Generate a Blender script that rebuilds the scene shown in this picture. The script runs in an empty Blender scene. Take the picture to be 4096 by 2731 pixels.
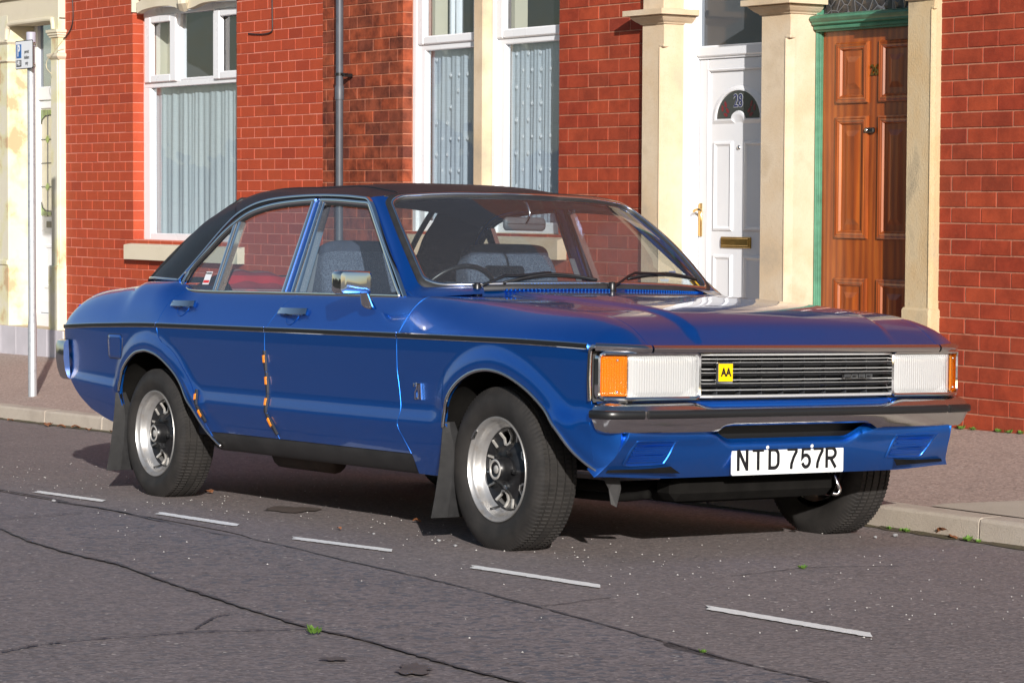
import bpy, math, random
import numpy as np
from mathutils import Vector, Matrix
random.seed(7)
SC = bpy.context.scene
COL = SC.collection
# ------------------------------------------------------------------ calibration
# world: X along the terrace, Y away from the camera, Z up.  CW turns car axes into world axes.
CW = np.array([[0.9996432, 0.0155799, -0.0216985], [-0.015055, 0.999595, 0.0241484], [0.0220659, -0.0238131, 0.9994729]])
CR = np.array([[0.559422, 0.8287933, 0.0121917], [0.0241519, -0.0015962, -0.999707], [-0.8285311, 0.5595526, -0.0209099]])
CC = np.array([9.6503707, -6.3551443, 0.9795369])
FPX = 10812.3
WR = CR @ CW.T            # camera rows (right, down, forward) in world axes
WC = CW @ CC
def ray(u, v):
    return WR.T @ np.array([(u - 2048) / FPX, (v - 1365.5) / FPX, 1.0])
def at_y(u, v, Y):
    r = ray(u, v); t = (Y - WC[1]) / r[1]; return WC + t * r
def at_plane(u, v, n, d):
    r = ray(u, v); n = np.array(n, float); t = (d - n @ WC) / (n @ r); return WC + t * r
ROADN = CW @ np.array([0, 0, 1.0])
def on_road(u, v):        # pixel to the road plane the car stands on
    return at_plane(u, v, ROADN, 0.0)
def road_z(x, y):
    return -(ROADN[0] * x + ROADN[1] * y) / ROADN[2]

# ------------------------------------------------------------------ camera, sky, sun
cam = bpy.data.cameras.new('camera'); camo = bpy.data.objects.new('camera', cam); COL.objects.link(camo)
cam.sensor_width = 36; cam.lens = FPX / 4096 * 36; cam.clip_end = 500; cam.clip_start = 0.1
m = Matrix.Identity(4)
for i in range(3):
    m[i][0] = WR[0][i]; m[i][1] = -WR[1][i]; m[i][2] = -WR[2][i]; m[i][3] = WC[i]
camo.matrix_world = m
SC.camera = camo
SUN = np.array([2.75, -1.45, 1.0]); SUN /= np.linalg.norm(SUN)
EL = math.asin(SUN[2]); AZ = math.atan2(SUN[0], SUN[1])
world = bpy.data.worlds.new('World'); SC.world = world; world.use_nodes = True
nt = world.node_tree
sky = nt.nodes.new('ShaderNodeTexSky'); sky.sky_type = 'NISHITA'; sky.sun_disc = False
sky.sun_elevation = EL; sky.sun_rotation = AZ; sky.air_density = 1.0; sky.dust_density = 1.0; sky.ozone_density = 1.2
bg = nt.nodes['Background']; bg.inputs[1].default_value = 0.085
nt.links.new(sky.outputs[0], bg.inputs[0])
sl = bpy.data.lights.new('sun', 'SUN'); sl.energy = 5.0; sl.angle = math.radians(0.5); sl.color = (1.0, 0.95, 0.89)
so = bpy.data.objects.new('sun', sl); COL.objects.link(so)
so.rotation_euler = Vector(SUN).to_track_quat('Z', 'Y').to_euler(); so.location = (12, -8, 8)
vs = SC.view_settings; vs.view_transform = 'Standard'; vs.look = 'None'; vs.gamma = 1; vs.exposure = 0.34
vs.use_curve_mapping = False
SC.cycles.use_denoising = True
SC.cycles.max_bounces = 8; SC.cycles.transparent_max_bounces = 16
SC.cycles.sample_clamp_indirect = 6

# ------------------------------------------------------------------ helpers
def tag(o, label=None, cat=None, group=None, kind=None):
    if label: o['label'] = label
    if cat: o['category'] = cat
    if group: o['group'] = group
    if kind: o['kind'] = kind
    return o
def empty(name, loc=(0, 0, 0), parent=None):
    o = bpy.data.objects.new(name, None); COL.objects.link(o); o.location = loc
    o.empty_display_size = 0.1
    if parent: o.parent = parent
    return o
class MB:
    def __init__(s): s.v = []; s.f = []; s.mi = []
    def add(s, vs, fs, mi=0):
        b = len(s.v); s.v += [tuple(float(c) for c in p) for p in vs]
        s.f += [tuple(b + i for i in f) for f in fs]; s.mi += [mi] * len(fs); return b
    def grid(s, P, flip=False, close_u=False, close_v=False, mi=0):
        n = len(P); k = len(P[0]); vs = [p for r in P for p in r]; fs = []
        for i in range(n if close_u else n - 1):
            for j in range(k if close_v else k - 1):
                a = i * k + j; b = i * k + (j + 1) % k; c = ((i + 1) % n) * k + (j + 1) % k; d = ((i + 1) % n) * k + j
                fs.append((a, d, c, b) if flip else (a, b, c, d))
        return s.add(vs, fs, mi)
    def box(s, lo, hi, ch=0.0, mi=0):
        x0, y0, z0 = lo; x1, y1, z1 = hi
        if ch <= 0:
            vs = [(x0, y0, z0), (x1, y0, z0), (x1, y1, z0), (x0, y1, z0), (x0, y0, z1), (x1, y0, z1), (x1, y1, z1), (x0, y1, z1)]
            fs = [(0, 3, 2, 1), (4, 5, 6, 7), (0, 1, 5, 4), (1, 2, 6, 5), (2, 3, 7, 6), (3, 0, 4, 7)]
            return s.add(vs, fs, mi)
        c = ch; vs = []; idx = {}
        for i, X in enumerate((x0, x1)):
            for j, Y in enumerate((y0, y1)):
                for k, Z in enumerate((z0, z1)):
                    sx = 1 if i == 0 else -1; sy = 1 if j == 0 else -1; sz = 1 if k == 0 else -1
                    idx[i, j, k, 'x'] = len(vs); vs.append((X, Y + sy * c, Z + sz * c))
                    idx[i, j, k, 'y'] = len(vs); vs.append((X + sx * c, Y, Z + sz * c))
                    idx[i, j, k, 'z'] = len(vs); vs.append((X + sx * c, Y + sy * c, Z))
        fs = []
        for i in (0, 1):
            q = [idx[i, 0, 0, 'x'], idx[i, 1, 0, 'x'], idx[i, 1, 1, 'x'], idx[i, 0, 1, 'x']]; fs.append(q if i else q[::-1])
            q = [idx[0, i, 0, 'y'], idx[0, i, 1, 'y'], idx[1, i, 1, 'y'], idx[1, i, 0, 'y']]; fs.append(q if i else q[::-1])
            q = [idx[0, 0, i, 'z'], idx[1, 0, i, 'z'], idx[1, 1, i, 'z'], idx[0, 1, i, 'z']]; fs.append(q if i else q[::-1])
        for a in (0, 1):
            for b in (0, 1):
                e = [idx[a, b, 0, 'x'], idx[a, b, 1, 'x'], idx[a, b, 1, 'y'], idx[a, b, 0, 'y']]; fs.append(e if a == b else e[::-1])
                e = [idx[a, 0, b, 'x'], idx[a, 0, b, 'z'], idx[a, 1, b, 'z'], idx[a, 1, b, 'x']]; fs.append(e if a != b else e[::-1])
                e = [idx[0, a, b, 'y'], idx[1, a, b, 'y'], idx[1, a, b, 'z'], idx[0, a, b, 'z']]; fs.append(e if a == b else e[::-1])
        for i in (0, 1):
            for j in (0, 1):
                for k in (0, 1):
                    t = [idx[i, j, k, 'x'], idx[i, j, k, 'y'], idx[i, j, k, 'z']]; fs.append(t if (i + j + k) % 2 else t[::-1])
        return s.add(vs, fs, mi)
    def sweep(s, path, prof, side=None, closed=False, caps=True, mi=0, closed_prof=True):
        """prof: list of (a, b); a along 'side', b along cross(tangent, side)."""
        P = [np.array(p, float) for p in path]; n = len(P); rings = []
        for i in range(n):
            if closed: t = P[(i + 1) % n] - P[i - 1]
            else: t = P[min(i + 1, n - 1)] - P[max(i - 1, 0)]
            t = t / (np.linalg.norm(t) + 1e-12)
            sd = side[i] if isinstance(side, list) else (side if side is not None else (0, 0, 1))
            sd = np.array(sd, float); sd = sd - t * (sd @ t); sd /= (np.linalg.norm(sd) + 1e-12)
            b = np.cross(t, sd)
            k = 1.0
            if 0 < i < n - 1 or closed:
                t1 = P[i] - P[i - 1]; t2 = P[(i + 1) % n] - P[i]
                t1 /= np.linalg.norm(t1) + 1e-12; t2 /= np.linalg.norm(t2) + 1e-12
                k = min(1 / max(math.sqrt(max((1 + t1 @ t2) / 2, .05)), .3), 1.6)
                bend = t2 - t1
                nb = np.linalg.norm(bend)
                if nb > 1e-6: bend /= nb
            ring = []
            for (a, c) in prof:
                off = sd * a + b * c
                if k > 1.001: off = off + bend * (off @ bend) * (k - 1)
                ring.append(P[i] + off)
            rings.append(ring)
        base = s.grid(rings, close_u=closed, close_v=closed_prof, mi=mi)
        if caps and not closed and closed_prof:
            m_ = len(prof)
            s.f.append(tuple(base + j for j in range(m_))[::-1]); s.mi.append(mi)
            s.f.append(tuple(base + (n - 1) * m_ + j for j in range(m_))); s.mi.append(mi)
    def tube(s, path, r, n=8, closed=False, mi=0, flat=1.0, side=None):
        pr = [(r * math.cos(2 * math.pi * i / n), flat * r * math.sin(2 * math.pi * i / n)) for i in range(n)]
        if side is None:
            d = np.array(path[-1], float) - np.array(path[0], float); side = (0, 0, 1)
            if abs(d[2]) > .9 * np.linalg.norm(d): side = (1, 0, 0)
        s.sweep(path, pr, side, closed, mi=mi)
    def lathe(s, prof, n=32, axis='y', c=(0, 0, 0), mi=0, cap=False):
        """prof: (r, h) along axis."""
        P = []
        for (r, h) in prof:
            ring = []
            for i in range(n):
                a = 2 * math.pi * i / n
                if axis == 'y': ring.append((c[0] + r * math.cos(a), c[1] + h, c[2] + r * math.sin(a)))
                elif axis == 'z': ring.append((c[0] + r * math.cos(a), c[1] + r * math.sin(a), c[2] + h))
                else: ring.append((c[0] + h, c[1] + r * math.cos(a), c[2] + r * math.sin(a)))
            P.append(ring)
        return s.grid(P, close_v=True, mi=mi)
    def poly(s, pts, depth, d, mi=0):
        """flat polygon extruded by vector d*depth"""
        n = len(pts); d = np.array(d, float) * depth
        a = [np.array(p, float) for p in pts]; vs = a + [p + d for p in a]
        fs = [tuple(range(n)), tuple(range(2 * n - 1, n - 1, -1))] + [(i, i + n, (i + 1) % n + n, (i + 1) % n) for i in range(n)]
        return s.add(vs, fs, mi)
    def mesh(s, name, mats, smooth=True, fixn=False, auto=None):
        me = bpy.data.meshes.new(name); me.from_pydata(s.v, [], s.f); me.validate(verbose=False)
        for mt in (mats if isinstance(mats, (list, tuple)) else [mats]): me.materials.append(mt)
        if len(set(s.mi)) > 1 and len(me.polygons) == len(s.mi): me.polygons.foreach_set('material_index', s.mi)
        if smooth: me.polygons.foreach_set('use_smooth', [True] * len(me.polygons))
        if fixn:
            import bmesh
            bm = bmesh.new(); bm.from_mesh(me); bmesh.ops.recalc_face_normals(bm, faces=bm.faces); bm.to_mesh(me); bm.free()
        if smooth and auto: 
            me.set_sharp_from_angle(angle=math.radians(auto))
        me.update(); return me
    def build(s, name, mats, parent=None, smooth=True, fixn=False, auto=None, **kw):
        o = bpy.data.objects.new(name, s.mesh(name, mats, smooth, fixn, auto)); COL.objects.link(o)
        if parent: o.parent = parent
        tag(o, **kw); return o
def spl(pts):
    """monotone-ish cubic interpolation through (x, y) points"""
    X = np.array([p[0] for p in pts], float); Y = np.array([p[1] for p in pts], float)
    h = np.diff(X); d = np.diff(Y) / h; mk = np.zeros(len(X)); mk[0] = d[0]; mk[-1] = d[-1]
    for i in range(1, len(X) - 1):
        if d[i - 1] * d[i] > 0:
            w1 = 2 * h[i] + h[i - 1]; w2 = h[i] + 2 * h[i - 1]; mk[i] = (w1 + w2) / (w1 / d[i - 1] + w2 / d[i])
    def f(x):
        x = min(max(x, X[0]), X[-1]); i = min(max(int(np.searchsorted(X, x)) - 1, 0), len(h) - 1)
        t = (x - X[i]) / h[i]
        return float((2 * t**3 - 3 * t**2 + 1) * Y[i] + (t**3 - 2 * t**2 + t) * h[i] * mk[i] + (-2 * t**3 + 3 * t**2) * Y[i + 1] + (t**3 - t**2) * h[i] * mk[i + 1])
    return f
def smooth_path(pts, n=8):
    """Catmull-Rom through points of any dimension"""
    P = [np.array(p, float) for p in pts]; out = []
    for i in range(len(P) - 1):
        p0 = P[max(i - 1, 0)]; p1 = P[i]; p2 = P[i + 1]; p3 = P[min(i + 2, len(P) - 1)]
        for k in range(n):
            t = k / n
            out.append(0.5 * ((2 * p1) + (-p0 + p2) * t + (2 * p0 - 5 * p1 + 4 * p2 - p3) * t**2 + (-p0 + 3 * p1 - 3 * p2 + p3) * t**3))
    out.append(P[-1]); return out
def sstep(a, b, x):
    t = min(max((x - a) / (b - a), 0), 1); return t * t * (3 - 2 * t)
def round_rect(x0, x1, z0, z1, r, n=5):
    pts = []
    for cx, cz, a0 in ((x1 - r, z1 - r, 0), (x0 + r, z1 - r, 90), (x0 + r, z0 + r, 180), (x1 - r, z0 + r, 270)):
        for i in range(n + 1):
            a = math.radians(a0 + 90 * i / n); pts.append((cx + r * math.cos(a), cz + r * math.sin(a)))
    return pts
def text_mesh(txt, size, mat, name, parent, mw, extrude=0.0005, align='CENTER', spacing=1.0, bold=0.0, xs=1.0):
    cu = bpy.data.curves.new(name, 'FONT'); cu.body = txt; cu.size = size; cu.extrude = extrude; cu.align_x = align; cu.align_y = 'CENTER'
    cu.space_character = spacing; cu.offset = bold
    o = bpy.data.objects.new(name, cu); COL.objects.link(o)
    bpy.context.view_layer.update()
    me = bpy.data.meshes.new_from_object(o.evaluated_get(bpy.context.evaluated_depsgraph_get()))
    bpy.data.objects.remove(o); bpy.data.curves.remove(cu)
    if xs != 1.0:
        for v in me.vertices: v.co.x *= xs
    me.materials.clear(); me.materials.append(mat); me.name = name
    q = bpy.data.objects.new(name, me); COL.objects.link(q)
    if parent: q.parent = parent
    q.matrix_local = mw
    return q
def frame(o, ex, ey, ez):
    """4x4 with columns ex, ey, ez and origin o"""
    M_ = Matrix.Identity(4)
    for i in range(3): M_[i][0] = ex[i]; M_[i][1] = ey[i]; M_[i][2] = ez[i]; M_[i][3] = o[i]
    return M_

# ------------------------------------------------------------------ materials
class NT:
    def __init__(s, name):
        s.m = bpy.data.materials.new(name); s.m.use_nodes = True; s.t = s.m.node_tree; s.b = s.t.nodes['Principled BSDF']
        s.out = s.t.nodes['Material Output']
    def n(s, ty, **kw):
        q = s.t.nodes.new('ShaderNode' + ty)
        for k, v in kw.items():
            if k.startswith('i_'):
                key = k[2:].replace('_', ' ')
                q.inputs[int(key) if key.isdigit() else key].default_value = v
            else: setattr(q, k, v)
        return q
    def l(s, a, b): s.t.links.new(a, b)
    def ramp(s, fac, stops, interp='LINEAR'):
        r = s.n('ValToRGB'); r.color_ramp.interpolation = interp; e = r.color_ramp.elements
        while len(e) < len(stops): e.new(0.5)
        for q, (p, c) in zip(e, stops): q.position = p; q.color = tuple(c) + ((1,) if len(c) == 3 else ())
        s.l(fac, r.inputs[0]); return r.outputs[0]
    def mix(s, fac, a, b, mode='MIX'):
        q = s.n('Mix', data_type='RGBA', blend_type=mode)
        for inp, val in ((q.inputs[0], fac), (q.inputs[6], a), (q.inputs[7], b)):
            if isinstance(val, (int, float)): inp.default_value = val
            elif isinstance(val, tuple): inp.default_value = val + ((1,) if len(val) == 3 else ())
            else: s.l(val, inp)
        return q.outputs[2]
    def math(s, op, a, b=0.0, c=0.0):
        q = s.n('Math', operation=op)
        for i, v in enumerate((a, b, c)):
            if isinstance(v, (int, float)): q.inputs[i].default_value = v
            else: s.l(v, q.inputs[i])
        return q.outputs[0]
    def coord(s, which='Object'): return s.n('TexCoord').outputs[which]
    def noise(s, vec, scale, detail=3, rough=.5, out=0):
        q = s.n('TexNoise'); q.inputs['Scale'].default_value = scale; q.inputs['Detail'].default_value = detail; q.inputs['Roughness'].default_value = rough
        if vec is not None: s.l(vec, q.inputs['Vector'])
        return q.outputs[out]
    def mapping(s, vec, scale=(1, 1, 1), rot=(0, 0, 0)):
        q = s.n('Mapping'); q.inputs['Scale'].default_value = scale; q.inputs['Rotation'].default_value = rot; s.l(vec, q.inputs[0]); return q.outputs[0]
    def vor(s, vec, scale, feature='F1', out='Distance'):
        q = s.n('TexVoronoi', feature=feature); q.inputs['Scale'].default_value = scale
        if vec is not None: s.l(vec, q.inputs['Vector'])
        return q.outputs[out]
    def bump(s, h, strength=.3, dist=.01):
        q = s.n('Bump'); q.inputs['Strength'].default_value = strength; q.inputs['Distance'].default_value = dist
        s.l(h, q.inputs['Height']); s.l(q.outputs[0], s.b.inputs['Normal']); return q
    def set(s, **kw):
        for k, v in kw.items():
            inp = s.b.inputs[k.replace('_', ' ')]
            if isinstance(v, (int, float)): inp.default_value = v
            elif isinstance(v, tuple): inp.default_value = v + ((1,) if len(v) == 3 and inp.type == 'RGBA' else ())
            else: s.l(v, inp)
        return s
def simple(name, col, rough=.5, metal=0.0, var=0.0, vscale=8, bump=0.0, bscale=200, **kw):
    q = NT(name)
    if var > 0:
        n1 = q.noise(q.coord(), vscale, 4, .6)
        q.set(Base_Color=q.ramp(n1, [(.3, tuple(c * (1 - var) for c in col)), (.7, tuple(min(c * (1 + var), 1) for c in col))]))
        q.set(Roughness=q.math('MULTIPLY_ADD', n1, .15, rough - .07))
    else: q.set(Base_Color=tuple(col), Roughness=rough)
    q.set(Metallic=metal, **kw)
    if bump > 0: q.bump(q.noise(q.coord(), bscale, 3), bump, .002)
    return q.m
# ------------------------------------------------------------------ setting materials
def m_brick(name, stops, dark=.35, rough=.75, blotch=0.5):
    q = NT(name); oi = q.n('ObjectInfo'); oc = q.coord()
    base = q.ramp(oi.outputs['Random'], stops)
    loc = q.n('VectorMath', operation='ADD'); q.l(oc, loc.inputs[0]); q.l(oi.outputs['Location'], loc.inputs[1])
    n1 = q.noise(loc.outputs[0], 9, 5, .65); n2 = q.noise(loc.outputs[0], 70, 4, .6); n3 = q.noise(loc.outputs[0], 320, 2, .6)
    f1 = q.ramp(n1, [(.36, (0, 0, 0)), (.66, (1, 1, 1))])
    c = q.mix(q.math('MULTIPLY', f1, blotch), base, q.mix(1.0, base, (dark, dark * .8, dark * .8), 'MULTIPLY'))
    c = q.mix(q.math('MULTIPLY', q.ramp(n2, [(.55, (0, 0, 0)), (.75, (1, 1, 1))]), .25), c, (.32, .10, .055))
    c = q.mix(q.math('MULTIPLY', q.ramp(n3, [(.6, (0, 0, 0)), (.72, (1, 1, 1))]), .3), c, (.09, .03, .025))
    q.set(Base_Color=c, Roughness=rough); q.b.inputs['Specular IOR Level'].default_value = .3
    q.bump(q.math('ADD', n2, q.math('MULTIPLY', n3, .6)), .35, .004)
    return q.m
def m_mottle(name, cols, scale=3, rough=.8, bump=.3, bscale=60, fine=.25, finecol=(.12, .1, .08), stretch=(1, 1, 1), spec=.3):
    q = NT(name); oc = q.mapping(q.coord(), stretch)
    n1 = q.noise(oc, scale, 6, .62); n2 = q.noise(oc, bscale, 4, .6)
    k = len(cols); c = q.ramp(n1, [(.28 + .44 * i / (k - 1), cols[i]) for i in range(k)])
    c = q.mix(q.math('MULTIPLY', q.ramp(n2, [(.55, (0, 0, 0)), (.78, (1, 1, 1))]), fine), c, finecol)
    q.set(Base_Color=c, Roughness=rough); q.b.inputs['Specular IOR Level'].default_value = spec
    q.bump(n2, bump, .004); return q.m
M = {}
M['brick'] = m_brick('red_brick', [(0, (.27, .046, .020)), (.25, (.34, .052, .020)), (.5, (.30, .040, .017)), (.75, (.39, .064, .023)), (1, (.24, .034, .017))])
M['brick_dark'] = m_brick('sooty_brick', [(0, (.20, .050, .026)), (.4, (.30, .068, .028)), (.7, (.34, .070, .026)), (1, (.15, .038, .025))], blotch=.85, dark=.22)
M['brick_paint'] = m_brick('painted_brick', [(0, (.36, .056, .022)), (.3, (.40, .062, .024)), (.6, (.38, .064, .023)), (.9, (.40, .060, .023)), (1, (.30, .044, .019))], blotch=.16, rough=.65)
M['mortar'] = m_mottle('mortar', [(.34, .140, .085), (.42, .18, .115), (.26, .10, .06)], 20, .9, .4, 120)
M['mortar_pink'] = m_mottle('painted_joint', [(.56, .20, .145), (.62, .25, .19), (.52, .17, .12)], 20, .8, .2, 120)
M['stone'] = m_mottle('buff_sandstone', [(.48, .37, .25), (.60, .49, .36), (.56, .43, .29), (.42, .34, .25)], 2.2, .85, .5, 110, .25, (.30, .23, .15))
M['stone_dirty'] = m_mottle('weathered_sandstone', [(.25, .21, .15), (.52, .41, .26), (.50, .36, .20), (.40, .33, .22)], 2.0, .88, .8, 90, .35, (.16, .13, .09), (1.6, 1.6, .8))
M['stone_paint'] = m_mottle('cream_masonry_paint', [(.55, .49, .37), (.62, .56, .44), (.60, .55, .41)], 1.5, .7, .25, 90, .1, (.5, .45, .3))
def m_flake():
    q = NT('peeling_cream_paint'); oc = q.coord()
    n = q.noise(oc, 3.2, 5, .6); n2 = q.noise(oc, 40, 3)
    c = q.ramp(n, [(.36, (.50, .36, .21)), (.42, (.60, .57, .36)), (.52, (.62, .59, .48)), (.8, (.58, .53, .42))])
    q.set(Base_Color=c, Roughness=.75); q.bump(n2, .2, .003); return q.m
M['stone_flake'] = m_flake()
M['upvc'] = simple('white_upvc', (.74, .75, .78), .28, var=.03, vscale=3)
M['white_door'] = simple('white_door_skin', (.70, .71, .74), .35, var=.03, vscale=3)
M['green'] = simple('green_gloss_paint', (.065, .20, .125), .35, var=.25, vscale=14, bump=.15, bscale=90)
def m_wood():
    q = NT('varnished_hardwood'); oc = q.coord()
    d = q.noise(q.mapping(oc, (9, 9, .9)), 1.6, 5, .55)
    w = q.n('TexWave', wave_type='BANDS', bands_direction='X'); w.inputs['Scale'].default_value = .55; w.inputs['Distortion'].default_value = 14; w.inputs['Detail'].default_value = 4; w.inputs['Detail Scale'].default_value = .6
    q.l(q.mapping(oc, (10, 10, .8)), w.inputs['Vector'])
    n3 = q.noise(q.mapping(oc, (170, 170, 7)), 1, 3, .6)
    f = q.math('ADD', q.math('MULTIPLY', w.outputs['Fac'], .25), q.math('MULTIPLY', d, .75))
    c = q.ramp(f, [(.25, (.17, .034, .007)), (.5, (.29, .062, .009)), (.75, (.40, .105, .014))])
    c = q.mix(q.math('MULTIPLY', q.ramp(n3, [(.5, (0, 0, 0)), (.65, (1, 1, 1))]), .25), c, (.13, .03, .008))
    q.set(Base_Color=c, Roughness=.3, Coat_Weight=.4, Coat_Roughness=.15); q.bump(n3, .06, .002); return q.m
M['wood'] = m_wood()
M['pipe'] = simple('grey_downpipe_paint', (.065, .07, .085), .45, var=.15, vscale=10)
M['black_iron'] = simple('black_gloss_paint', (.01, .01, .011), .3)
M['cable'] = simple('black_cable', (.02, .02, .022), .5)
M['cable_w'] = simple('pale_cable', (.6, .52, .35), .5)
M['galv'] = m_mottle('galvanised_steel', [(.36, .39, .43), (.52, .55, .58), (.44, .47, .50)], 25, .45, .1, 200, .2, (.65, .66, .68)); M['galv'].node_tree.nodes['Principled BSDF'].inputs['Metallic'].default_value = .55
M['sign_white'] = simple('sign_white', (.72, .74, .78), .35)
M['sign_blue'] = simple('sign_blue', (.015, .12, .38), .35)
M['sign_black'] = simple('sign_black', (.012, .014, .018), .4)
M['brass'] = simple('satin_brass', (.36, .23, .07), .32, 1.0, var=.12, vscale=40)
M['gold'] = simple('polished_gold_metal', (.72, .50, .22), .2, 1.0)
M['steel'] = simple('bright_steel', (.7, .7, .7), .2, 1.0)
M['tile'] = simple('pale_grey_step_tile', (.50, .48, .52), .45, var=.08, vscale=5)
M['room'] = simple('dark_room', (.05, .05, .055), .9)
def m_glass(name, tint=(.92, .95, .95), dust=.04, dustcol=(.55, .55, .6), gloss=1.0, rough=0.0, wav=0.0, dustn=0.0, base_refl=.06):
    q = NT(name); t = q.t; t.nodes.remove(q.b)
    tr = q.n('BsdfTransparent'); tr.inputs[0].default_value = tint + (1,)
    gl = q.n('BsdfGlossy'); gl.inputs['Roughness'].default_value = rough; gl.inputs[0].default_value = (gloss, gloss, gloss, 1)
    df = q.n('BsdfDiffuse'); df.inputs[0].default_value = dustcol + (1,)
    lw = q.n('LayerWeight'); lw.inputs[0].default_value = .5
    p5 = q.math('POWER', lw.outputs['Facing'], 5.0)
    fr = q.math('MULTIPLY_ADD', p5, .88, base_refl)
    if wav > 0:
        b = q.n('Bump'); b.inputs['Strength'].default_value = wav; b.inputs['Distance'].default_value = .02
        q.l(q.noise(q.coord(), 2.5, 2), b.inputs['Height']); q.l(b.outputs[0], gl.inputs['Normal'])
    m1 = q.n('MixShader'); m2 = q.n('MixShader')
    if dustn > 0:
        dn = q.ramp(q.noise(q.coord(), 160, 3, .7), [(.60, (dust,) * 3), (.72, (dust + dustn,) * 3)])
        q.l(dn, m1.inputs[0])
    else: m1.inputs[0].default_value = dust
    q.l(tr.outputs[0], m1.inputs[1]); q.l(df.outputs[0], m1.inputs[2])
    q.l(fr, m2.inputs[0]); q.l(m1.outputs[0], m2.inputs[1]); q.l(gl.outputs[0], m2.inputs[2])
    q.l(m2.outputs[0], q.out.inputs[0]); return q.m
M['glass'] = m_glass('window_glass', (.80, .86, .90), .03, wav=.25, base_refl=.12)
M['glass_obs'] = m_glass('obscured_fanlight_glass', (.55, .6, .66), .30, (.22, .24, .27), .8, .12)
M['glass_tex'] = m_glass('crackled_fanlight_glass', (.3, .3, .32), .25, (.13, .12, .12), .7, .2)
def m_net(name, col, alpha, swirl=False):
    q = NT(name); t = q.t
    oc = q.coord(); sp = q.n('SeparateXYZ'); q.l(oc, sp.inputs[0])
    tr = q.n('BsdfTransparent'); tl = q.n('BsdfTranslucent'); tl.inputs[0].default_value = col + (1,)
    df = q.n('BsdfDiffuse'); df.inputs[0].default_value = col + (1,)
    m0 = q.n('MixShader'); m0.inputs[0].default_value = .35; q.l(df.outputs[0], m0.inputs[1]); q.l(tl.outputs[0], m0.inputs[2])
    mx = q.n('MixShader'); w = q.noise(q.mapping(oc, (3, 3, 160)), 4, 3, .6)
    a = q.math('ADD', q.math('MULTIPLY', w, .5), alpha - .25)
    q.l(a, mx.inputs[0]); q.l(tr.outputs[0], mx.inputs[1]); q.l(m0.outputs[0], mx.inputs[2]); q.l(mx.outputs[0], q.out.inputs[0])
    t.nodes.remove(q.b); return q.m
M['net'] = m_net('net_curtain', (.80, .87, .88), .95)
M['net2'] = m_net('voile_curtain', (.76, .83, .90), .86)
M['swirl'] = simple('white_embroidery', (.85, .86, .88), .8)
# road
def m_asphalt(name, base, chips=1.0, seed=0.0, dark=.5):
    q = NT(name); oc = q.mapping(q.coord(), (1, 1, 1)); 
    big = q.noise(oc, .9, 4, .55); mid = q.noise(oc, 7, 5, .6)
    q1 = q.n('TexVoronoi'); q1.inputs['Scale'].default_value = 85; q.l(oc, q1.inputs['Vector'])
    q2 = q.n('TexVoronoi'); q2.inputs['Scale'].default_value = 42; q.l(oc, q2.inputs['Vector'])
    sep = q.n('SeparateColor'); q.l(q1.outputs['Color'], sep.inputs[0]); sep2 = q.n('SeparateColor'); q.l(q2.outputs['Color'], sep2.inputs[0])
    c = q.ramp(big, [(.3, tuple(b * .86 for b in base)), (.7, tuple(b * 1.12 for b in base))])
    c = q.mix(.55, c, q.ramp(sep.outputs[0], [(0, tuple(b * .55 for b in base)), (.5, base), (1, tuple(min(1, b * 1.45) for b in base))]))
    # bluish stone chips and worn pits
    f = q.math('MULTIPLY', q.ramp(sep2.outputs[1], [(.80, (0, 0, 0)), (.84, (1, 1, 1))]), .6 * chips)
    c = q.mix(f, c, (base[0] * .58, base[1] * .68, base[2] * .78))
    clump = q.math('MULTIPLY', q.ramp(q.noise(q.mapping(oc, (1, 1, 1)), 17, 9, .82), [(.53, (0, 0, 0)), (.60, (1, 1, 1))]), q.ramp(q.noise(oc, 2.6, 3, .6), [(.38, (.15, .15, .15)), (.62, (1, 1, 1))]))
    c = q.mix(q.math('MULTIPLY', clump, .55 * dark), c, tuple(b * .45 for b in base))
    pits = q.math('MULTIPLY', q.ramp(q.noise(oc, 26, 6, .75), [(.56, (0, 0, 0)), (.66, (1, 1, 1))]), q.ramp(mid, [(.42, (0, 0, 0)), (.62, (1, 1, 1))]))
    c = q.mix(q.math('MULTIPLY', pits, dark), c, tuple(b * .28 for b in base))
    # pale grit
    g = q.math('MULTIPLY', q.ramp(sep.outputs[2], [(.955, (0, 0, 0)), (.97, (1, 1, 1))]), q.ramp(q1.outputs['Distance'], [(.25, (1, 1, 1)), (.45, (0, 0, 0))]))
    c = q.mix(q.math('MULTIPLY', g, .75), c, (.48, .42, .38))
    g2 = q.math('MULTIPLY', q.ramp(sep2.outputs[2], [(.985, (0, 0, 0)), (.99, (1, 1, 1))]), q.ramp(q2.outputs['Distance'], [(.2, (1, 1, 1)), (.35, (0, 0, 0))]))
    c = q.mix(g2, c, (.55, .5, .46))
    q.set(Base_Color=c, Roughness=.85); q.b.inputs['Specular IOR Level'].default_value = .25
    h = q.math('SUBTRACT', q.math('ADD', q.math('MULTIPLY', q1.outputs['Distance'], .5), q.math('MULTIPLY', q2.outputs['Distance'], .5)), q.math('MULTIPLY', pits, 1.2))
    q.bump(h, .4, .008); return q.m
M['asphalt'] = m_asphalt('worn_asphalt', (.195, .166, .166), .8)
M['asphalt2'] = m_asphalt('coarse_asphalt', (.200, .170, .170), 1.5, dark=1.0)
M['asphalt3'] = m_asphalt('smooth_asphalt_edge', (.205, .172, .166), .45, dark=.35)
M['tar'] = m_mottle('tar_seam', [(.05, .046, .048), (.085, .076, .076), (.065, .06, .064)], 12, .55, .6, 90, .3, (.1, .09, .085), spec=.5)
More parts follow.
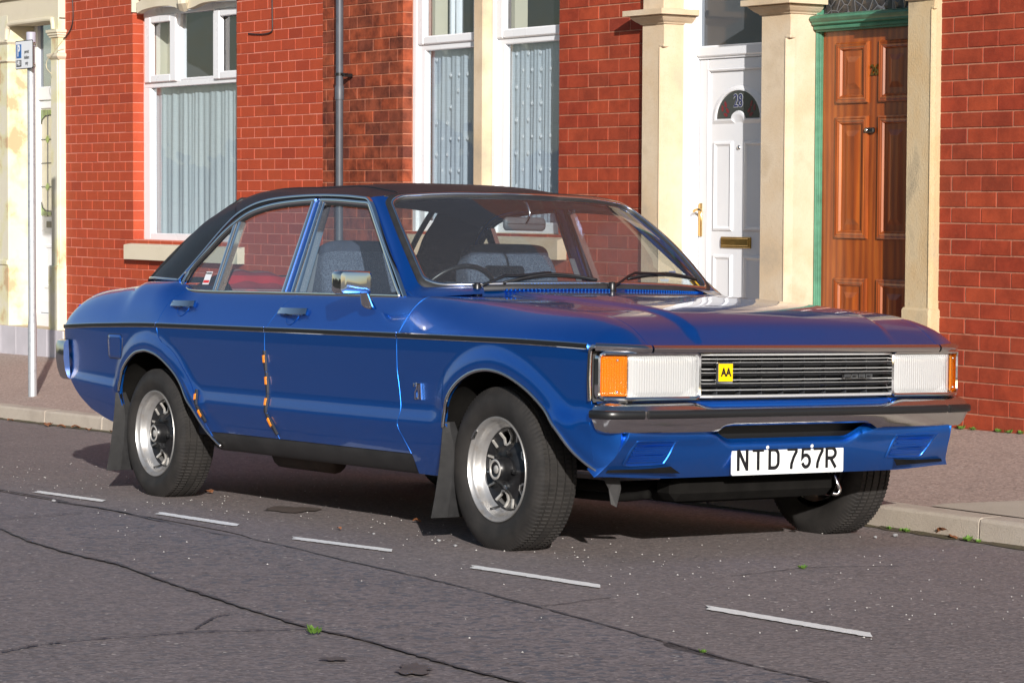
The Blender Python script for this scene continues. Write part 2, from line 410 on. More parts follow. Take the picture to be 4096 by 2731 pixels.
M['oil'] = m_mottle('oil_stain', [(.09, .08, .07), (.14, .12, .11)], 12, .5, .5, 90, .3, (.1, .09, .085))
M['pave'] = m_asphalt('pink_grey_tarmac', (.37, .285, .245), .2, dark=.25)
M['kerb'] = m_mottle('kerb_concrete', [(.40, .34, .28), (.48, .42, .35), (.43, .37, .30)], 4, .9, .7, 160, .4, (.20, .16, .13))
M['flag'] = m_mottle('concrete_flag', [(.42, .37, .30), (.48, .43, .36)], 5, .9, .6, 160, .35, (.2, .17, .13))
M['paintline'] = m_mottle('road_marking_paint', [(.80, .78, .74), (.90, .88, .85)], 16, .7, .3, 120, .15, (.45, .42, .40))
M['soil'] = m_mottle('gutter_dirt', [(.06, .05, .035), (.10, .08, .05), (.05, .06, .025)], 25, .95, .8, 90, .4, (.2, .15, .1))
M['leaf'] = simple('dead_leaf', (.20, .075, .03), .6, var=.3, vscale=30)
M['weed'] = simple('weed_leaf', (.10, .20, .03), .5, var=.3, vscale=30)
M['moss'] = simple('moss_tuft', (.14, .20, .03), .8, var=.3, vscale=60)
M['grit'] = simple('pale_grit', (.42, .40, .38), .8, var=.25, vscale=20)

# ------------------------------------------------------------------ ground, road, kerb, pavement
WALL = 3.30
def kerb_y(x):
    return float(np.interp(x, [-80, -7.9, -1.0, 1.2, 2.3, 3.6, 12, 80], [3.4, 1.33, 1.14, 1.075, .935, .80, .0, -4]))
def kerb_top(x): return road_z(x, kerb_y(x)) + .10
def base_z(x): return .186 + (x + .25) * .0139 if x > -14 else .0 + (x + 14) * .0217
def rz(x, y):
    z = road_z(x, max(y, -3.2))
    if y < -3.2: z += -.0004 * 0 + (-(y + 3.2)) * .006 if y > -4.2 else .006 - .022 * (-(y + 4.2))
    return z
mb = MB()
xs = [-80, -50, -30, -20] + list(np.arange(-14, 12.01, 1.0)) + [16, 22, 30, 50, 80]
rows = []
for x in xs:
    ys = [-9.5, -7, -5.5, -4.2, -3.2, -2, -1, 0, kerb_y(x) + .02]
    rows.append([(x, y, rz(x, y)) for y in ys])
mb.grid(rows, flip=False); mb.build('road', M['asphalt'], smooth=False, kind='structure')
mb = MB(); mb.grid([[(x, y, .0217 * x - .45) for y in (-200, -60, 0, 60, 200)] for x in (-200, -60, 0, 60, 200)], flip=False)
g = mb.build('ground', m_mottle('far_ground', [(.16, .15, .13), (.22, .20, .18)], 2), smooth=False, kind='structure')
# smooth strip beside the kerb, and the coarse worn strip between the seams, as thin sheets
def sheet(name, pts_top, pts_bot, mat, dz, n=40, jit=0.0):
    a = smooth_path(pts_top, 6); b = smooth_path(pts_bot, 6); N = n; P = []
    def samp(path, t):
        f = t * (len(path) - 1); i = min(int(f), len(path) - 2); return path[i] * (1 - (f - i)) + path[i + 1] * (f - i)
    for k in range(N + 1):
        t = k / N; p = samp(a, t); q_ = samp(b, t)
        p = p + np.array([0, random.uniform(-jit, jit)]); q_ = q_ + np.array([0, random.uniform(-jit, jit)])
        P.append([(*(p * (1 - s) + q_ * s), rz(*(p * (1 - s) + q_ * s)) + dz) for s in (0, .25, .5, .75, 1)])
    o = MB(); o.grid(P, flip=True); return o.build(name, mat, smooth=False, kind='structure')
def rp(u, v): return on_road(u, v)[:2]
c0 = lambda x, y: (x / 1.68, 1900 + y / 1.68)
c1 = lambda x, y: (1400 + x / 1.68, 1900 + y / 1.68)
c2 = lambda x, y: (2700 + x / 1.685, 1900 + y / 1.685)
seam1 = [rp(*c0(0, 105)), rp(*c0(400, 185)), rp(*c0(750, 240)), rp(*c0(1100, 320)), rp(*c0(1400, 390)), rp(*c0(1850, 470)), rp(*c1(0, 590)), rp(*c1(500, 700)), rp(*c1(900, 800)), rp(*c1(1300, 905)), rp(*c1(1600, 985)), rp(*c1(2000, 1100)), rp(*c2(0, 1150)), rp(*c2(300, 1235)), rp(*c2(600, 1315)), rp(*c2(1000, 1400)), rp(*c2(1500, 1520))]
seam1 = [np.array((-9, seam1[0][1] + .02))] + seam1 + [np.array((8, seam1[-1][1] - .05))]
seam2 = [rp(*c0(0, 365)), rp(*c0(200, 450)), rp(*c0(500, 540)), rp(*c0(800, 610)), rp(*c0(1100, 720)), rp(*c0(1400, 820)), rp(*c0(1700, 920)), rp(*c0(2100, 1040)), rp(*c1(0, 1095)), rp(*c1(300, 1175)), rp(*c1(600, 1265)), rp(*c1(900, 1345)), rp(*c1(1200, 1420))]
edgeA = [rp(*c0(750, 240)), rp(*c0(400, 270)), rp(*c0(0, 303))]
sheet('road_edge_strip', [np.array((x, kerb_y(x) + .01)) for x in (-9, -5, -1, 1.2, 2.3, 3.6, 8)], [p + np.array((0, 0)) for p in [seam1[0], seam1[3], seam1[6], seam1[9], seam1[12], seam1[15], seam1[-1]]], M['asphalt3'], .004)
s2x = [p for p in seam2]; s1c = [p for p in seam1 if p[0] > seam2[0][0] - .1]
sheet('coarse_road_strip', s1c[:-1], s2x + [s2x[-1] + (s2x[-1] - s2x[-2]) * 6], M['asphalt2'], .004)
def seam(name, pts, w, mat='tar', dz=.007, rag=.35, gaps=0.0):
    P = smooth_path(pts, 10); o = MB(); L = []; 
    for i, p in enumerate(P):
        t = P[min(i + 1, len(P) - 1)] - P[max(i - 1, 0)]; t /= np.linalg.norm(t) + 1e-9; nn = np.array([-t[1], t[0]])
        ww = w * random.uniform(1 - rag, 1 + rag) * (.35 if random.random() < gaps else 1); p2 = p + nn * random.uniform(-.3, .3) * w
        a = p2 - nn * ww / 2; b = p2 + nn * ww / 2
        L.append([(a[0], a[1], rz(*a) + dz), (p2[0], p2[1], rz(*p2) + dz + .0015), (b[0], b[1], rz(*b) + dz)])
    o.grid(L, flip=False); return o.build(name, M[mat], smooth=False, kind='structure')
seam('road_joint', seam1, .014, gaps=.35); seam('road_joint', seam2, .016, gaps=.35)
seam('road_crack', edgeA, .012, gaps=.3)
seam('road_crack', [rp(*c0(0, 1187)), rp(*c0(200, 1150)), rp(*c0(350, 1132)), rp(*c0(650, 1108)), rp(*c0(1000, 1085)), rp(*c0(1300, 1062)), rp(*c0(1700, 1052)), rp(*c0(2100, 1040))], .016, gaps=.35, rag=.6)
seam('road_crack', [rp(*c0(1310, 1045)), rp(*c0(1380, 1000)), rp(*c0(1450, 962)), rp(*c0(1600, 935))], .010, gaps=.3, rag=.6)
seam('road_crack', [rp(*c2(380, 690)), rp(*c2(700, 655)), rp(*c2(900, 632)), rp(*c2(1200, 624)), rp(*c2(1520, 622))], .007, gaps=.4, rag=.6)
seam('road_crack', [rp(*c1(1290, 890)), rp(*c1(1450, 875)), rp(*c1(1600, 850)), rp(*c1(1750, 835))], .008, gaps=.3, rag=.6)
def blot(name, u, v, ru, rv, mat, dz=.009):
    c = rp(u, v); n = 22; o = MB(); pts = []
    for i in range(n):
        a = 2 * math.pi * i / n; k = random.uniform(.6, 1.15)
        p = rp(u + ru * k * math.cos(a), v + rv * k * math.sin(a)); pts.append((p[0], p[1], rz(*p) + dz))
    o.add([(c[0], c[1], rz(*c) + dz + .001)] + pts, [(0, 1 + (i + 1) % n, 1 + i) for i in range(n)])
    return o.build(name, M[mat], smooth=False, kind='structure')
blot('oil_stain', *c0(1960, 240), 110, 13, 'oil'); blot('oil_stain', *c1(430, 1320), 75, 24, 'oil', .008); blot('oil_stain', *c0(2250, 1250), 60, 8, 'oil', .008)
# bay marking dashes
dashes = [((152, 1968), (431, 2007)), (c0(1075, 258), c0(1622, 342)), (c0(1970, 425), c1(298, 512)), (c1(820, 617), c1(1700, 752)), (c2(215, 893), c2(1340, 1083))]
dlab = ['thin white bay dash lying behind the rear wheel', 'thin white bay dash just ahead of the rear wheel', 'thin white bay dash beside the front door', 'thin white bay dash beside the front wheel', 'thin white bay dash lying ahead of the front bumper']
for (a, b), lb in zip(dashes, dlab):
    A = rp(*a); B = rp(*b); t = (B - A) / np.linalg.norm(B - A); nn = np.array([t[1], -t[0]]); L = []; n = 46; w = .066
    for k in range(n + 1):
        s = k / n; p = A + (B - A) * s; w0 = random.uniform(-.003, .003); w1 = w + random.uniform(-.004, .004)
        if k == 0: w0 += .006; w1 -= .030
        if k == n: w0 += .012; w1 -= .006
        q0 = p + nn * w0 + t * 0; q1 = p + nn * w1 + t * (.06 if True else 0) * (1 - 0)
        L.append([(q0[0], q0[1], rz(*q0) + .0085), (q1[0], q1[1], rz(*q1) + .0085)])
    o = MB(); o.grid(L, flip=True); o.build('road_marking', M['paintline'], smooth=False, label=lb, cat='road marking', group='white bay dashes along the parked car')
# kerb stones
kerb = MB(); 
ks = tag(empty('kerb', (0, 0, 0)), kind='structure')
prof = [(0, 0), (.004, .085), (.010, .096), (.022, .1), (.125, .1), (.125, -.1), (0, -.1)]
x = -12.6; jo = []
while x < 9:
    L = .914; x1 = x + L - .012; o = MB(); P = []
    for k in range(9):
        xx = x + (x1 - x) * k / 8; ky = kerb_y(xx); z0 = road_z(xx, ky)
        P.append([(xx, ky + a + random.uniform(-.0012, .0012), z0 + b + random.uniform(-.001, .001)) for a, b in prof])
    base = o.grid(P, flip=True, close_v=True); m_ = len(prof)
    o.f.append(tuple(base + j for j in range(m_))); o.mi.append(0); o.f.append(tuple(base + 8 * m_ + j for j in range(m_))[::-1]); o.mi.append(0)
    o.build('kerb_stone', M['kerb'], ks, smooth=False, fixn=True); x += L
mb = MB(); P = []
for x in list(np.arange(-30, 14.1, .5)):
    y0 = kerb_y(x) + .127; z0 = kerb_top(x) - .003; zb = base_z(x)
    P.append([(x, y0 + (WALL + .03 - y0) * s, z0 + (zb - z0) * (s ** .9)) for s in (0, .1, .25, .4, .55, .7, .85, 1.0)])
mb.grid(P, flip=True); mb.build('pavement', M['pave'], smooth=True, kind='structure')
def pave_z(x, y):
    y0 = kerb_y(x) + .127; s = min(max((y - y0) / (WALL + .03 - y0), 0), 1); z0 = kerb_top(x) - .003
    return z0 + (base_z(x) - z0) * s ** .9
# concrete flags let into the pavement behind the kerb at the right
mb = MB(); P = []
for k in range(12):
    x = 1.55 + k * .22; y0 = kerb_y(x) + .135; P.append([(x, y0 + s * .62 * sstep(0, 3, k + .6), pave_z(x, y0 + s * .62 * sstep(0, 3, k + .6)) + .005) for s in (0, .33, .66, 1)])
mb.grid(P, flip=True); mb.build('pavement_flag', M['flag'], smooth=False, kind='structure')
# dirt line in the gutter
mb = MB(); P = []
for k in range(200):
    x = -10 + k * .08; y1 = kerb_y(x) + .006; w = random.uniform(.012, .05); P.append([(x, y1, rz(x, y1) + .018), (x, y1 - w * .5, rz(x, y1 - w * .5) + .010), (x, y1 - w, rz(x, y1 - w) + .0065)])
mb.grid(P, flip=True); mb.build('gutter_dirt', M['soil'], smooth=False, kind='structure')
# ------------------------------------------------------------------ houses
def WX(u, v, Y): return float(at_y(u, v, Y)[0])
def WZ(u, v, Y): return float(at_y(u, v, Y)[2])
def subtract(iv, a, b):
    out = []
    for s, e in iv:
        if b <= s or a >= e: out.append((s, e)); continue
        if a > s: out.append((s, a))
        if b < e: out.append((b, e))
    return out
def mortar_wall(name, parent, mat, X0, X1, Z0, Z1, holes, Y=WALL + .005, back=.28):
    xs_ = sorted({X0, X1, *[min(max(h[0], X0), X1) for h in holes], *[min(max(h[1], X0), X1) for h in holes]})
    zs_ = sorted({Z0, Z1, *[min(max(h[2], Z0), Z1) for h in holes], *[min(max(h[3], Z0), Z1) for h in holes]})
    o = MB()
    for a, b in zip(xs_[:-1], xs_[1:]):
        z = Z0; run = None
        for c, d in zip(zs_[:-1], zs_[1:]):
            mx, mz = (a + b) / 2, (c + d) / 2
            inside = any(h[0] < mx < h[1] and h[2] < mz < h[3] for h in holes)
            if not inside: run = (run[0], d) if run else (c, d)
            if inside and run: o.box((a, Y, run[0]), (b, Y + back, run[1])); run = None
        if run: o.box((a, Y, run[0]), (b, Y + back, run[1]))
    return o.build(name, mat, parent, smooth=False)
BRK = {}
def lay_bricks(parent, mat, X0, X1, Z1, H, L, za, xa, holes, rev=.10, joint=.008, proud=.005, mat2=None, gap=()):
    """one object for each brick, alike bricks share their mesh"""
    i0 = int(math.floor((base_z(X0) - .1 - za) / H)); n = 0
    for i in range(i0, 200):
        z0 = za + i * H; z1 = z0 + H
        if z0 > Z1: break
        zm = (z0 + z1) / 2; iv = [(X0, X1)]; lefts = set()
        for h in holes:
            if h[2] < zm < h[3]:
                iv = subtract(iv, h[0], h[1]); lefts.add(round(h[0], 4))
        off = xa + (L / 2 if i % 2 else 0)
        for s, e in iv:
            k = math.floor((s - off) / L); x = off + k * L; cuts = [s]
            while x < e:
                if x > s + .035 and x < e - .035: cuts.append(x)
                x += L
            cuts.append(e)
            for a, b in zip(cuts[:-1], cuts[1:]):
                if z1 < base_z((a + b) / 2) - .01: continue
                ej = joint if b != e else .0; sj = joint if a != s else .0
                ln = round(b - a - joint / 2 * (b != e) - joint / 2 * (a != s), 3); dp = rev if round(b, 4) in lefts else .02
                mt = mat2((a + b) / 2, zm) if mat2 else mat
                key = (ln, dp, round(H, 4), mt.name, n % 3)
                if key not in BRK:
                    o = MB(); o.box((0, 0, 0), (ln + (.003 if dp > .03 else 0), dp, H - joint), .0016 + .0008 * (n % 3)); BRK[key] = o.mesh('brick', mt, smooth=False)
                ob = bpy.data.objects.new('brick', BRK[key]); COL.objects.link(ob); ob.parent = parent
                ob.location = (a + (joint / 2 if a != s else 0), WALL - proud + .005 + random.uniform(-.0015, .0015), z0 + joint / 2)
                n += 1
    return n
def upper_wall(parent, mat, X0, X1, Z0, Z1):
    o = MB(); o.box((X0, WALL + .002, Z0), (X1, WALL + .28, Z1)); return o.build('upper_wall', mat, parent, smooth=False)
def m_courses(name, c1, c2, mo):
    q = NT(name); b = q.n('TexBrick'); b.inputs['Scale'].default_value = 1.0; b.inputs['Brick Width'].default_value = .215; b.inputs['Row Height'].default_value = .081; b.inputs['Mortar Size'].default_value = .005
    for i, c in zip((1, 2, 3), (c1, c2, mo)): b.inputs[i].default_value = c + (1,)
    q.l(q.mapping(q.coord(), (1, 1, 1), (math.radians(90), 0, 0)), b.inputs['Vector']); q.set(Base_Color=b.outputs[0], Roughness=.8); return q.m
M['courses'] = m_courses('far_brickwork', (.30, .06, .025), (.24, .05, .024), (.3, .15, .1))
M['courses_p'] = m_courses('far_painted_brickwork', (.42, .09, .04), (.40, .09, .04), (.6, .28, .22))
def bar(o, u0, v0, u1, v1, Y, dep=.05, ch=.004, proud=0.0):
    um, vm = (u0 + u1) / 2, (v0 + v1) / 2
    a = WX(u0, vm, Y); b = WX(u1, vm, Y); zt = WZ(um, v0, Y); zb = WZ(um, v1, Y)
    o.box((min(a, b), Y - proud, min(zt, zb)), (max(a, b), Y + dep, max(zt, zb)), ch)
def sash(o, X0, X1, Z0, Z1, w, Y, dep=.04, ch=.006, wb=None, wt=None):
    wb = wb or w; wt = wt or w
    o.box((X0, Y, Z0), (X0 + w, Y + dep, Z1), ch); o.box((X1 - w, Y, Z0), (X1, Y + dep, Z1), ch)
    o.box((X0 + w - .001, Y + .001, Z0), (X1 - w + .001, Y + dep, Z0 + wb), ch); o.box((X0 + w - .001, Y + .001, Z1 - wt), (X1 - w + .001, Y + dep, Z1), ch)
def pane(parent, X0, X1, Z0, Z1, Y, mat='glass', name='pane'):
    o = MB(); o.box((X0, Y, Z0), (X1, Y + .004, Z1)); 
    o = MB(); o.add([(X0, Y, Z0), (X1, Y, Z0), (X1, Y, Z1), (X0, Y, Z1)], [(0, 1, 2, 3)])
    return o.build(name, M[mat], parent, smooth=False)
def curtain(parent, X0, X1, Z0, Z1, Y, mat, amp=.012, wl=.055, name='net_curtain'):
    o = MB(); P = []; n = int((X1 - X0) / .008)
    ph = [random.uniform(0, 6) for _ in range(4)]
    for i in range(n + 1):
        x = X0 + (X1 - X0) * i / n; col = []
        for k in range(7):
            t = k / 6; a = amp * (.5 + .6 * t)
            y = Y + a * .8 * math.sin(x * 2 * math.pi / wl + ph[0] + 2.2 * math.sin(x * 11 + ph[1]) + .5 * t) + a * 1.1 * math.sin(x * 2 * math.pi / (wl * 2.7) + ph[2] + 1.5 * math.sin(x * 6) + t * .9)
            col.append((x, y, Z0 + (Z1 - Z0) * (1 - t)))
        P.append(col)
    o.grid(P); return o.build(name, M[mat], parent)
def room(parent, X0, X1, Z0, Z1, Y0=WALL + .16, Y1=WALL + 2.2):
    o = MB(); x0, x1, z0, z1 = X0 - .02, X1 + .5, Z0 - .3, Z1 + .3
    v = [(x0, Y0, z0), (x1, Y0, z0), (x1, Y1, z0), (x0, Y1, z0), (x0, Y0, z1), (x1, Y0, z1), (x1, Y1, z1), (x0, Y1, z1)]
    o.add(v, [(0, 1, 2, 3), (4, 7, 6, 5), (1, 5, 6, 2), (2, 6, 7, 3), (3, 7, 4, 0)]); return o.build('room_interior', M['room'], parent, smooth=False)
def pilaster(parent, X0, X1, Z0, Z1, Y, back, mat, chx=0.0, zstop=None, name='pilaster'):
    """stone pier; its right front corner is chamfered below zstop"""
    o = MB()
    if chx and zstop:
        pts = [(X0, Y), (X1 - chx, Y), (X1, Y + chx), (X1, back), (X0, back)]
        o.poly([(a, b, Z0) for a, b in pts], zstop - Z0, (0, 0, 1)); o.box((X0, Y, zstop), (X1, back, Z1))
        o.box((X1 - chx - .006, Y - .004, zstop - .012), (X1 + .004, Y + chx + .004, zstop + .004), .003)
        o.sweep([(X1 - chx - .002, Y - .001, Z0), (X1 - chx - .002, Y - .001, zstop - .012)], [(.006 * math.cos(a), .006 * math.sin(a)) for a in np.linspace(0, 2 * math.pi, 8, endpoint=False)], (1, 0, 0))
    else: o.box((X0, Y, Z0), (X1, back, Z1), .006)
    return o.build(name, mat, parent, smooth=False, fixn=True)
def capital(parent, X0, X1, Y, back, prof, mat, name='capital'):
    o = MB(); P = []
    for off, z in prof:
        P.append([(X0 - off, back, z), (X0 - off, Y - off, z), (X1 + off, Y - off, z), (X1 + off, back, z)])
    o.grid(P, flip=True); n = len(P)
    o.f.append((4 * n - 4, 4 * n - 3, 4 * n - 2, 4 * n - 1)); o.mi.append(0); o.f.append((3, 2, 1, 0)); o.mi.append(0)
    return o.build(name, mat, parent, smooth=False, fixn=True)
def mould(o, X0, X1, Z0, Z1, Y, prof):
    """mitred moulding round a rectangle; prof (inset, proud)"""
    P = []
    for ins, pr in prof:
        P.append([(X0 + ins, Y - pr, Z0 + ins), (X1 - ins, Y - pr, Z0 + ins), (X1 - ins, Y - pr, Z1 - ins), (X0 + ins, Y - pr, Z1 - ins)])
    o.grid(P, flip=True, close_v=True)

# ---- left house: painted brick, cream portal
hA = empty('terraced_house', (0, 0, 0)); tag(hA, 'terraced house of painted orange brick with cream door surround and white casement window', 'house', 'terraced houses along the street')
A0 = WX(263, 700, WALL); A1 = WX(1290, 300, WALL)
wAl = WX(530, 400, WALL); wAr = WX(945, 400, WALL); wAb = WZ(530, 957, WALL); wAt = WZ(560, 60, WALL)
H_A = .0772; L_A = .1973
HA = [(wAl, wAr, wAb, wAt + .16)]
mortar_wall('wall', hA, M['mortar_pink'], A0 - .2, A1, -.6, 3.15, HA)
zaA = WZ(266, 600 + 428 / 2.6125, WALL); xaA = WX(240 + 113 / 2.6125, 600 + 475 / 2.6125, WALL)
lay_bricks(hA, M['brick_paint'], A0, A1, 3.0, H_A, L_A, zaA, xaA, HA, .095, .0048, .0028)
upper_wall(hA, M['courses_p'], A0 - 6, A1, 3.15, 6.4)
winA = empty('window', (0, 0, 0), hA)
YA = WALL + .098
o = MB(); zb = wAb + .035; X0, X1 = wAl + .002, wAr + .3
ztr1 = WZ(600, 336, YA); ztr0 = WZ(600, 353, YA); ztop = wAt + .12
gx = lambda u: WX(u, 200, YA)
o.box((X0, YA, zb - .03), (gx(600), YA + .06, ztr0), .004)                # left jamb below
o.box((X0 + .001, YA + .0015, zb - .05), (X1, YA + .0585, WZ(600, 932, YA)), .004)         # bottom rail
o.box((X0, YA + .0005, ztr0), (X1, YA + .06, ztr1 + .01), .004)             # transom
o.box((X0, YA, WZ(700, 58, YA)), (X1, YA + .06, ztop), .004)              # head
o.box((gx(700), YA - .001, ztr1), (gx(721), YA + .06, ztop), .004); o.box((gx(852), YA - .001, ztr1), (gx(866), YA + .06, ztop), .004)
o.box((gx(721), YA, ztr1 + .008), (gx(853), YA + .06, WZ(780, 309, YA)), .004)
o.build('frame', M['upvc'], winA, smooth=False)
for (u0, v0, u1, v1, iu0, iv0, iv1, iu1) in ((577, 66, 702, 333, 600, 94, 302, 685), (853.5, 41, 985, 318, 876.5, 66, 286, 966)):
    Ys = YA - .022; o = MB(); a, b = WX(u0, 200, Ys), WX(u1, 200, Ys); zt, z0_ = WZ(u0, v0, Ys), WZ(u0, v1, Ys)
    sash(o, a, b, z0_, zt, WX(iu0, 200, Ys) - a, Ys, .045, .006, wt=zt - WZ(iu0, iv0, Ys), wb=WZ(iu0, iv1, Ys) - z0_); o.build('sash', M['upvc'], winA, smooth=False)
pane(winA, X0, X1, zb, ztr0, YA + .03); pane(winA, X0, X1, ztr1, ztop, YA + .025)
curtain(winA, X0 + .03, X1, zb - .02, ztr0 + .02, YA + .083, 'net', .008, .075)
o = MB(); o.box((X0 - .03, YA + .105, zb - .1), (X0 + .012, YA + .32, ztop)); o.build('inner_reveal', M['stone_paint'], winA, smooth=False)
o = MB(); o.box((X0 + .02, YA + .2, ztr1 - .02), (X0 + .16, YA + .23, ztop)); o.build('side_curtain', M['stone_paint'], winA, smooth=False)
room(winA, X0, X1, zb, ztop, YA + .07)
o = MB(); sx0 = WX(494.5, 1000, WALL - .06); sz1 = WZ(500, 978, WALL - .06); sz0 = WZ(500, 1036, WALL - .06)
P = [[(x, WALL - .06, sz0), (x, WALL - .06, sz1 - .004), (x, WALL - .055, sz1), (x, WALL + .11, sz1 + .028), (x, WALL + .11, sz0)] for x in (sx0, wAr + .12)]
o.grid(P, close_v=True); o.f += [(0, 1, 2, 3, 4), (9, 8, 7, 6, 5)]; o.mi += [0, 0]; o.build('sill', M['stone_paint'], winA, smooth=False, fixn=True)
# carved head: two shallow arched mouldings with a foot between
o = MB(); hx0 = WX(521, 60, WALL - .02)
o.box((hx0, WALL - .015, wAt + .16), (wAr + .3, WALL + .10, 3.14)); o.box((hx0, WALL - .012, WZ(530, 50, WALL)), (wAl + .02, WALL + .05, wAt + .17))
def arch_run(pxs, w=.05, pr=.055):
    path = [at_y(u, v, WALL - .012) for u, v in pxs]
    o.sweep(smooth_path(path, 6), [(-w * .6, 0), (-w * .6, -pr), (-w * .2, -pr * 1.1), (w * .3, -pr * .7), (w * .8, -pr * .35), (w, 0)], (0, 0, 1))
arch_run([(546, 40), (570, 25), (620, 12), (670, 8), (700, 14), (712, 22)]); arch_run([(748, 22), (775, 12), (810, -4), (880, -14), (950, -18)])
o.sweep([at_y(728, -10, WALL - .03), at_y(730, 14, WALL - .045), at_y(733, 30, WALL - .02)], [(.05 * math.cos(a), .04 * math.sin(a)) for a in np.linspace(0, 2 * math.pi, 8, endpoint=False)], (1, 0, 0))
o.build('window_head', M['stone_paint'], winA, smooth=False, fixn=True)
# portal of the left house
YP = WALL - .057; YDA = WALL + .18
pz = lambda u, v: WZ(u, v, YP)
px0, px1 = WX(205, 600, YP), WX(235, 600, YP)
zbaseA = base_z(A0) - .1
o = MB(); zs = pz(220, 240)
prof = [(px0, YP), (px1 - .03, YP), (px1 - .022, YP + .008), (px1 - .010, YP + .008), (px1, YP + .02), (px1, WALL + .2), (px0, WALL + .2)]
o.poly([(a, b, pz(220, 1065)) for a, b in prof], zs - pz(220, 1065), (0, 0, 1)); o.box((px0, YP, zs), (px1, WALL + .2, pz(220, 70)), .004)
o.box((px0 - .035, YP - .02, zbaseA), (px1 + .012, WALL + .2, pz(220, 1062)), .012)
o.build('pilaster', M['stone_flake'], hA, smooth=False, fixn=True)
capital(hA, px0, px1, YP, WALL + .2, [(0, pz(220, 152)), (.012, pz(220, 150)), (.012, pz(220, 144)), (.022, pz(220, 141)), (.022, pz(220, 134)), (.032, pz(220, 131)), (.032, pz(220, 120)), (0, pz(220, 119))], M['stone_paint'])
capital(hA, px0, px1, YP, WALL + .2, [(0, pz(220, 240)), (.018, pz(220, 232)), (.026, pz(220, 226)), (.026, pz(220, 216)), (0, pz(220, 212))], M['stone_paint'])
lx1 = WX(33, 600, YP)
o = MB(); o.box((lx1 - 1.2, YP, zbaseA), (lx1, YDA + .1, pz(20, 60)), .01); o.box((lx1 - .3, YP - .012, pz(20, 1060)), (lx1 - .012, YP + .02, pz(20, 1040)), .006)
o.build('pilaster', M['stone_flake'], hA, smooth=False)
for v0, v1 in ((165, 180), (242, 254)):
    capital(hA, lx1 - .3, lx1, YP, YDA, [(0, pz(20, v1)), (.02, pz(20, v0 + 5)), (.02, pz(20, v0)), (0, pz(20, v0 - 1))], M['stone_paint'])
o = MB(); zo = pz(120, 92)
o.box((lx1 - 1.2, YP + .002, zo), (px1, WALL + .2, 3.3), .006)
o.sweep(smooth_path([at_y(u, v, YP) for u, v in ((27, 160), (29, 125), (33, 107), (45, 97), (120, 87.5), (200, 78), (211, 88), (214, 118))], 5), [(.022 * math.cos(a), .022 * math.sin(a)) for a in np.linspace(0, 2 * math.pi, 10, endpoint=False)], (0, 1, 0))
o.box((lx1 - 1.2, YP - .03, pz(5, 5)), (px1 - .4, YP + .01, pz(5, -30)), .006)
o.build('lintel', M['stone_paint'], hA, smooth=False, fixn=True)
dA = empty('front_door', (0, 0, 0), hA)
dz = lambda u, v: WZ(u, v, YDA)
o = MB(); ax0, ax1 = lx1 + .02, px1
dx = lambda u: WX(u, 700, YDA)
o.box((ax0, YDA, base_z(A0) + .12), (dx(152), YDA + .05, zo), .004); o.box((ax0, YDA + .001, dz(170, 402)), (ax1 + .3, YDA + .05, dz(170, 348)), .006)
o.build('frame', M['upvc'], dA, smooth=False)
pane(dA, ax0, ax1 + .3, dz(170, 350), zo + .05, YDA + .03, 'glass_obs', 'fanlight')
o = MB(); Yd = YDA + .02
o.box((dx(146), Yd, dz(170, 1205)), (dx(153), Yd + .03, dz(170, 404))); o.box((dx(152), Yd, dz(170, 434)), (ax1 + .3, Yd + .03, dz(170, 404)), .004)
o.box((dx(152), Yd, dz(170, 925)), (ax1 + .3, Yd + .03, dz(170, 868)), .004); o.box((dx(152), Yd + .006, dz(170, 1202)), (ax1 + .3, Yd + .03, dz(170, 924)))
mould(o, dx(166), dx(166) + .30, dz(170, 1155), dz(170, 975), Yd + .006, [(0, 0), (.012, .012), (.03, .012), (.04, 0)])
o.box((dx(146), Yd - .01, dz(170, 1250)), (ax1 + .3, Yd + .03, dz(170, 1202)), .004); o.box((dx(140), Yd - .06, dz(170, 1320)), (ax1 + .3, Yd + .03, dz(170, 1252)), .004)
o.build('door_leaf', M['white_door'], dA, smooth=False)
o = MB(); o.box((dx(179), Yd - .008, dz(180, 911)), (dx(179) + .28, Yd + .004, dz(180, 885)), .003); o.build('letter_plate', M['black_iron'], dA, smooth=False)
def m_stained():
    q = NT('leaded_glass'); oc = q.coord(); sp = q.n('SeparateXYZ'); q.l(oc, sp.inputs[0])
    n = q.noise(oc, 5, 2); c = q.ramp(q.vor(oc, 6, out='Color'), [(0, (.45, .42, .30)), (.4, (.50, .47, .33)), (.55, (.20, .30, .06)), (.7, (.46, .40, .28)), (.85, (.35, .16, .08)), (1, (.5, .45, .3))])
    e = q.vor(oc, 6, 'DISTANCE_TO_EDGE'); c = q.mix(q.ramp(e, [(.0, (1, 1, 1)), (.035, (0, 0, 0))]), c, (.02, .02, .02))
    q.set(Base_Color=c, Roughness=.15); return q.m
M['stained'] = m_stained()
M['lead'] = simple('dark_lead', (.03, .03, .035), .4)
o = MB(); o.box((dx(153), Yd + .012, dz(170, 868)), (ax1 + .3, Yd + .02, dz(170, 434))); gl = o.build('leaded_pane', simple('cream_leaded_glass', (.50, .47, .36), .12, var=.12, vscale=6), dA, smooth=False)
o = MB(); cx = dx(190.5)
def lead(pts): o.tube([at_y(u, v, Yd + .008) for u, v in pts], .004, 6)
lead([(190, 440), (190.5, 866)]); lead([(163, 560), (207, 557)]); lead([(163, 654), (207, 652)]); lead([(163, 748), (207, 748)])
lead([(163, 500), (168, 480), (180, 466), (207, 460)]); lead([(163, 500), (163, 800)]); lead([(163, 800), (170, 830), (182, 842), (207, 846)])
o.build('lead_line', M['lead'], dA, smooth=False)
o = MB()
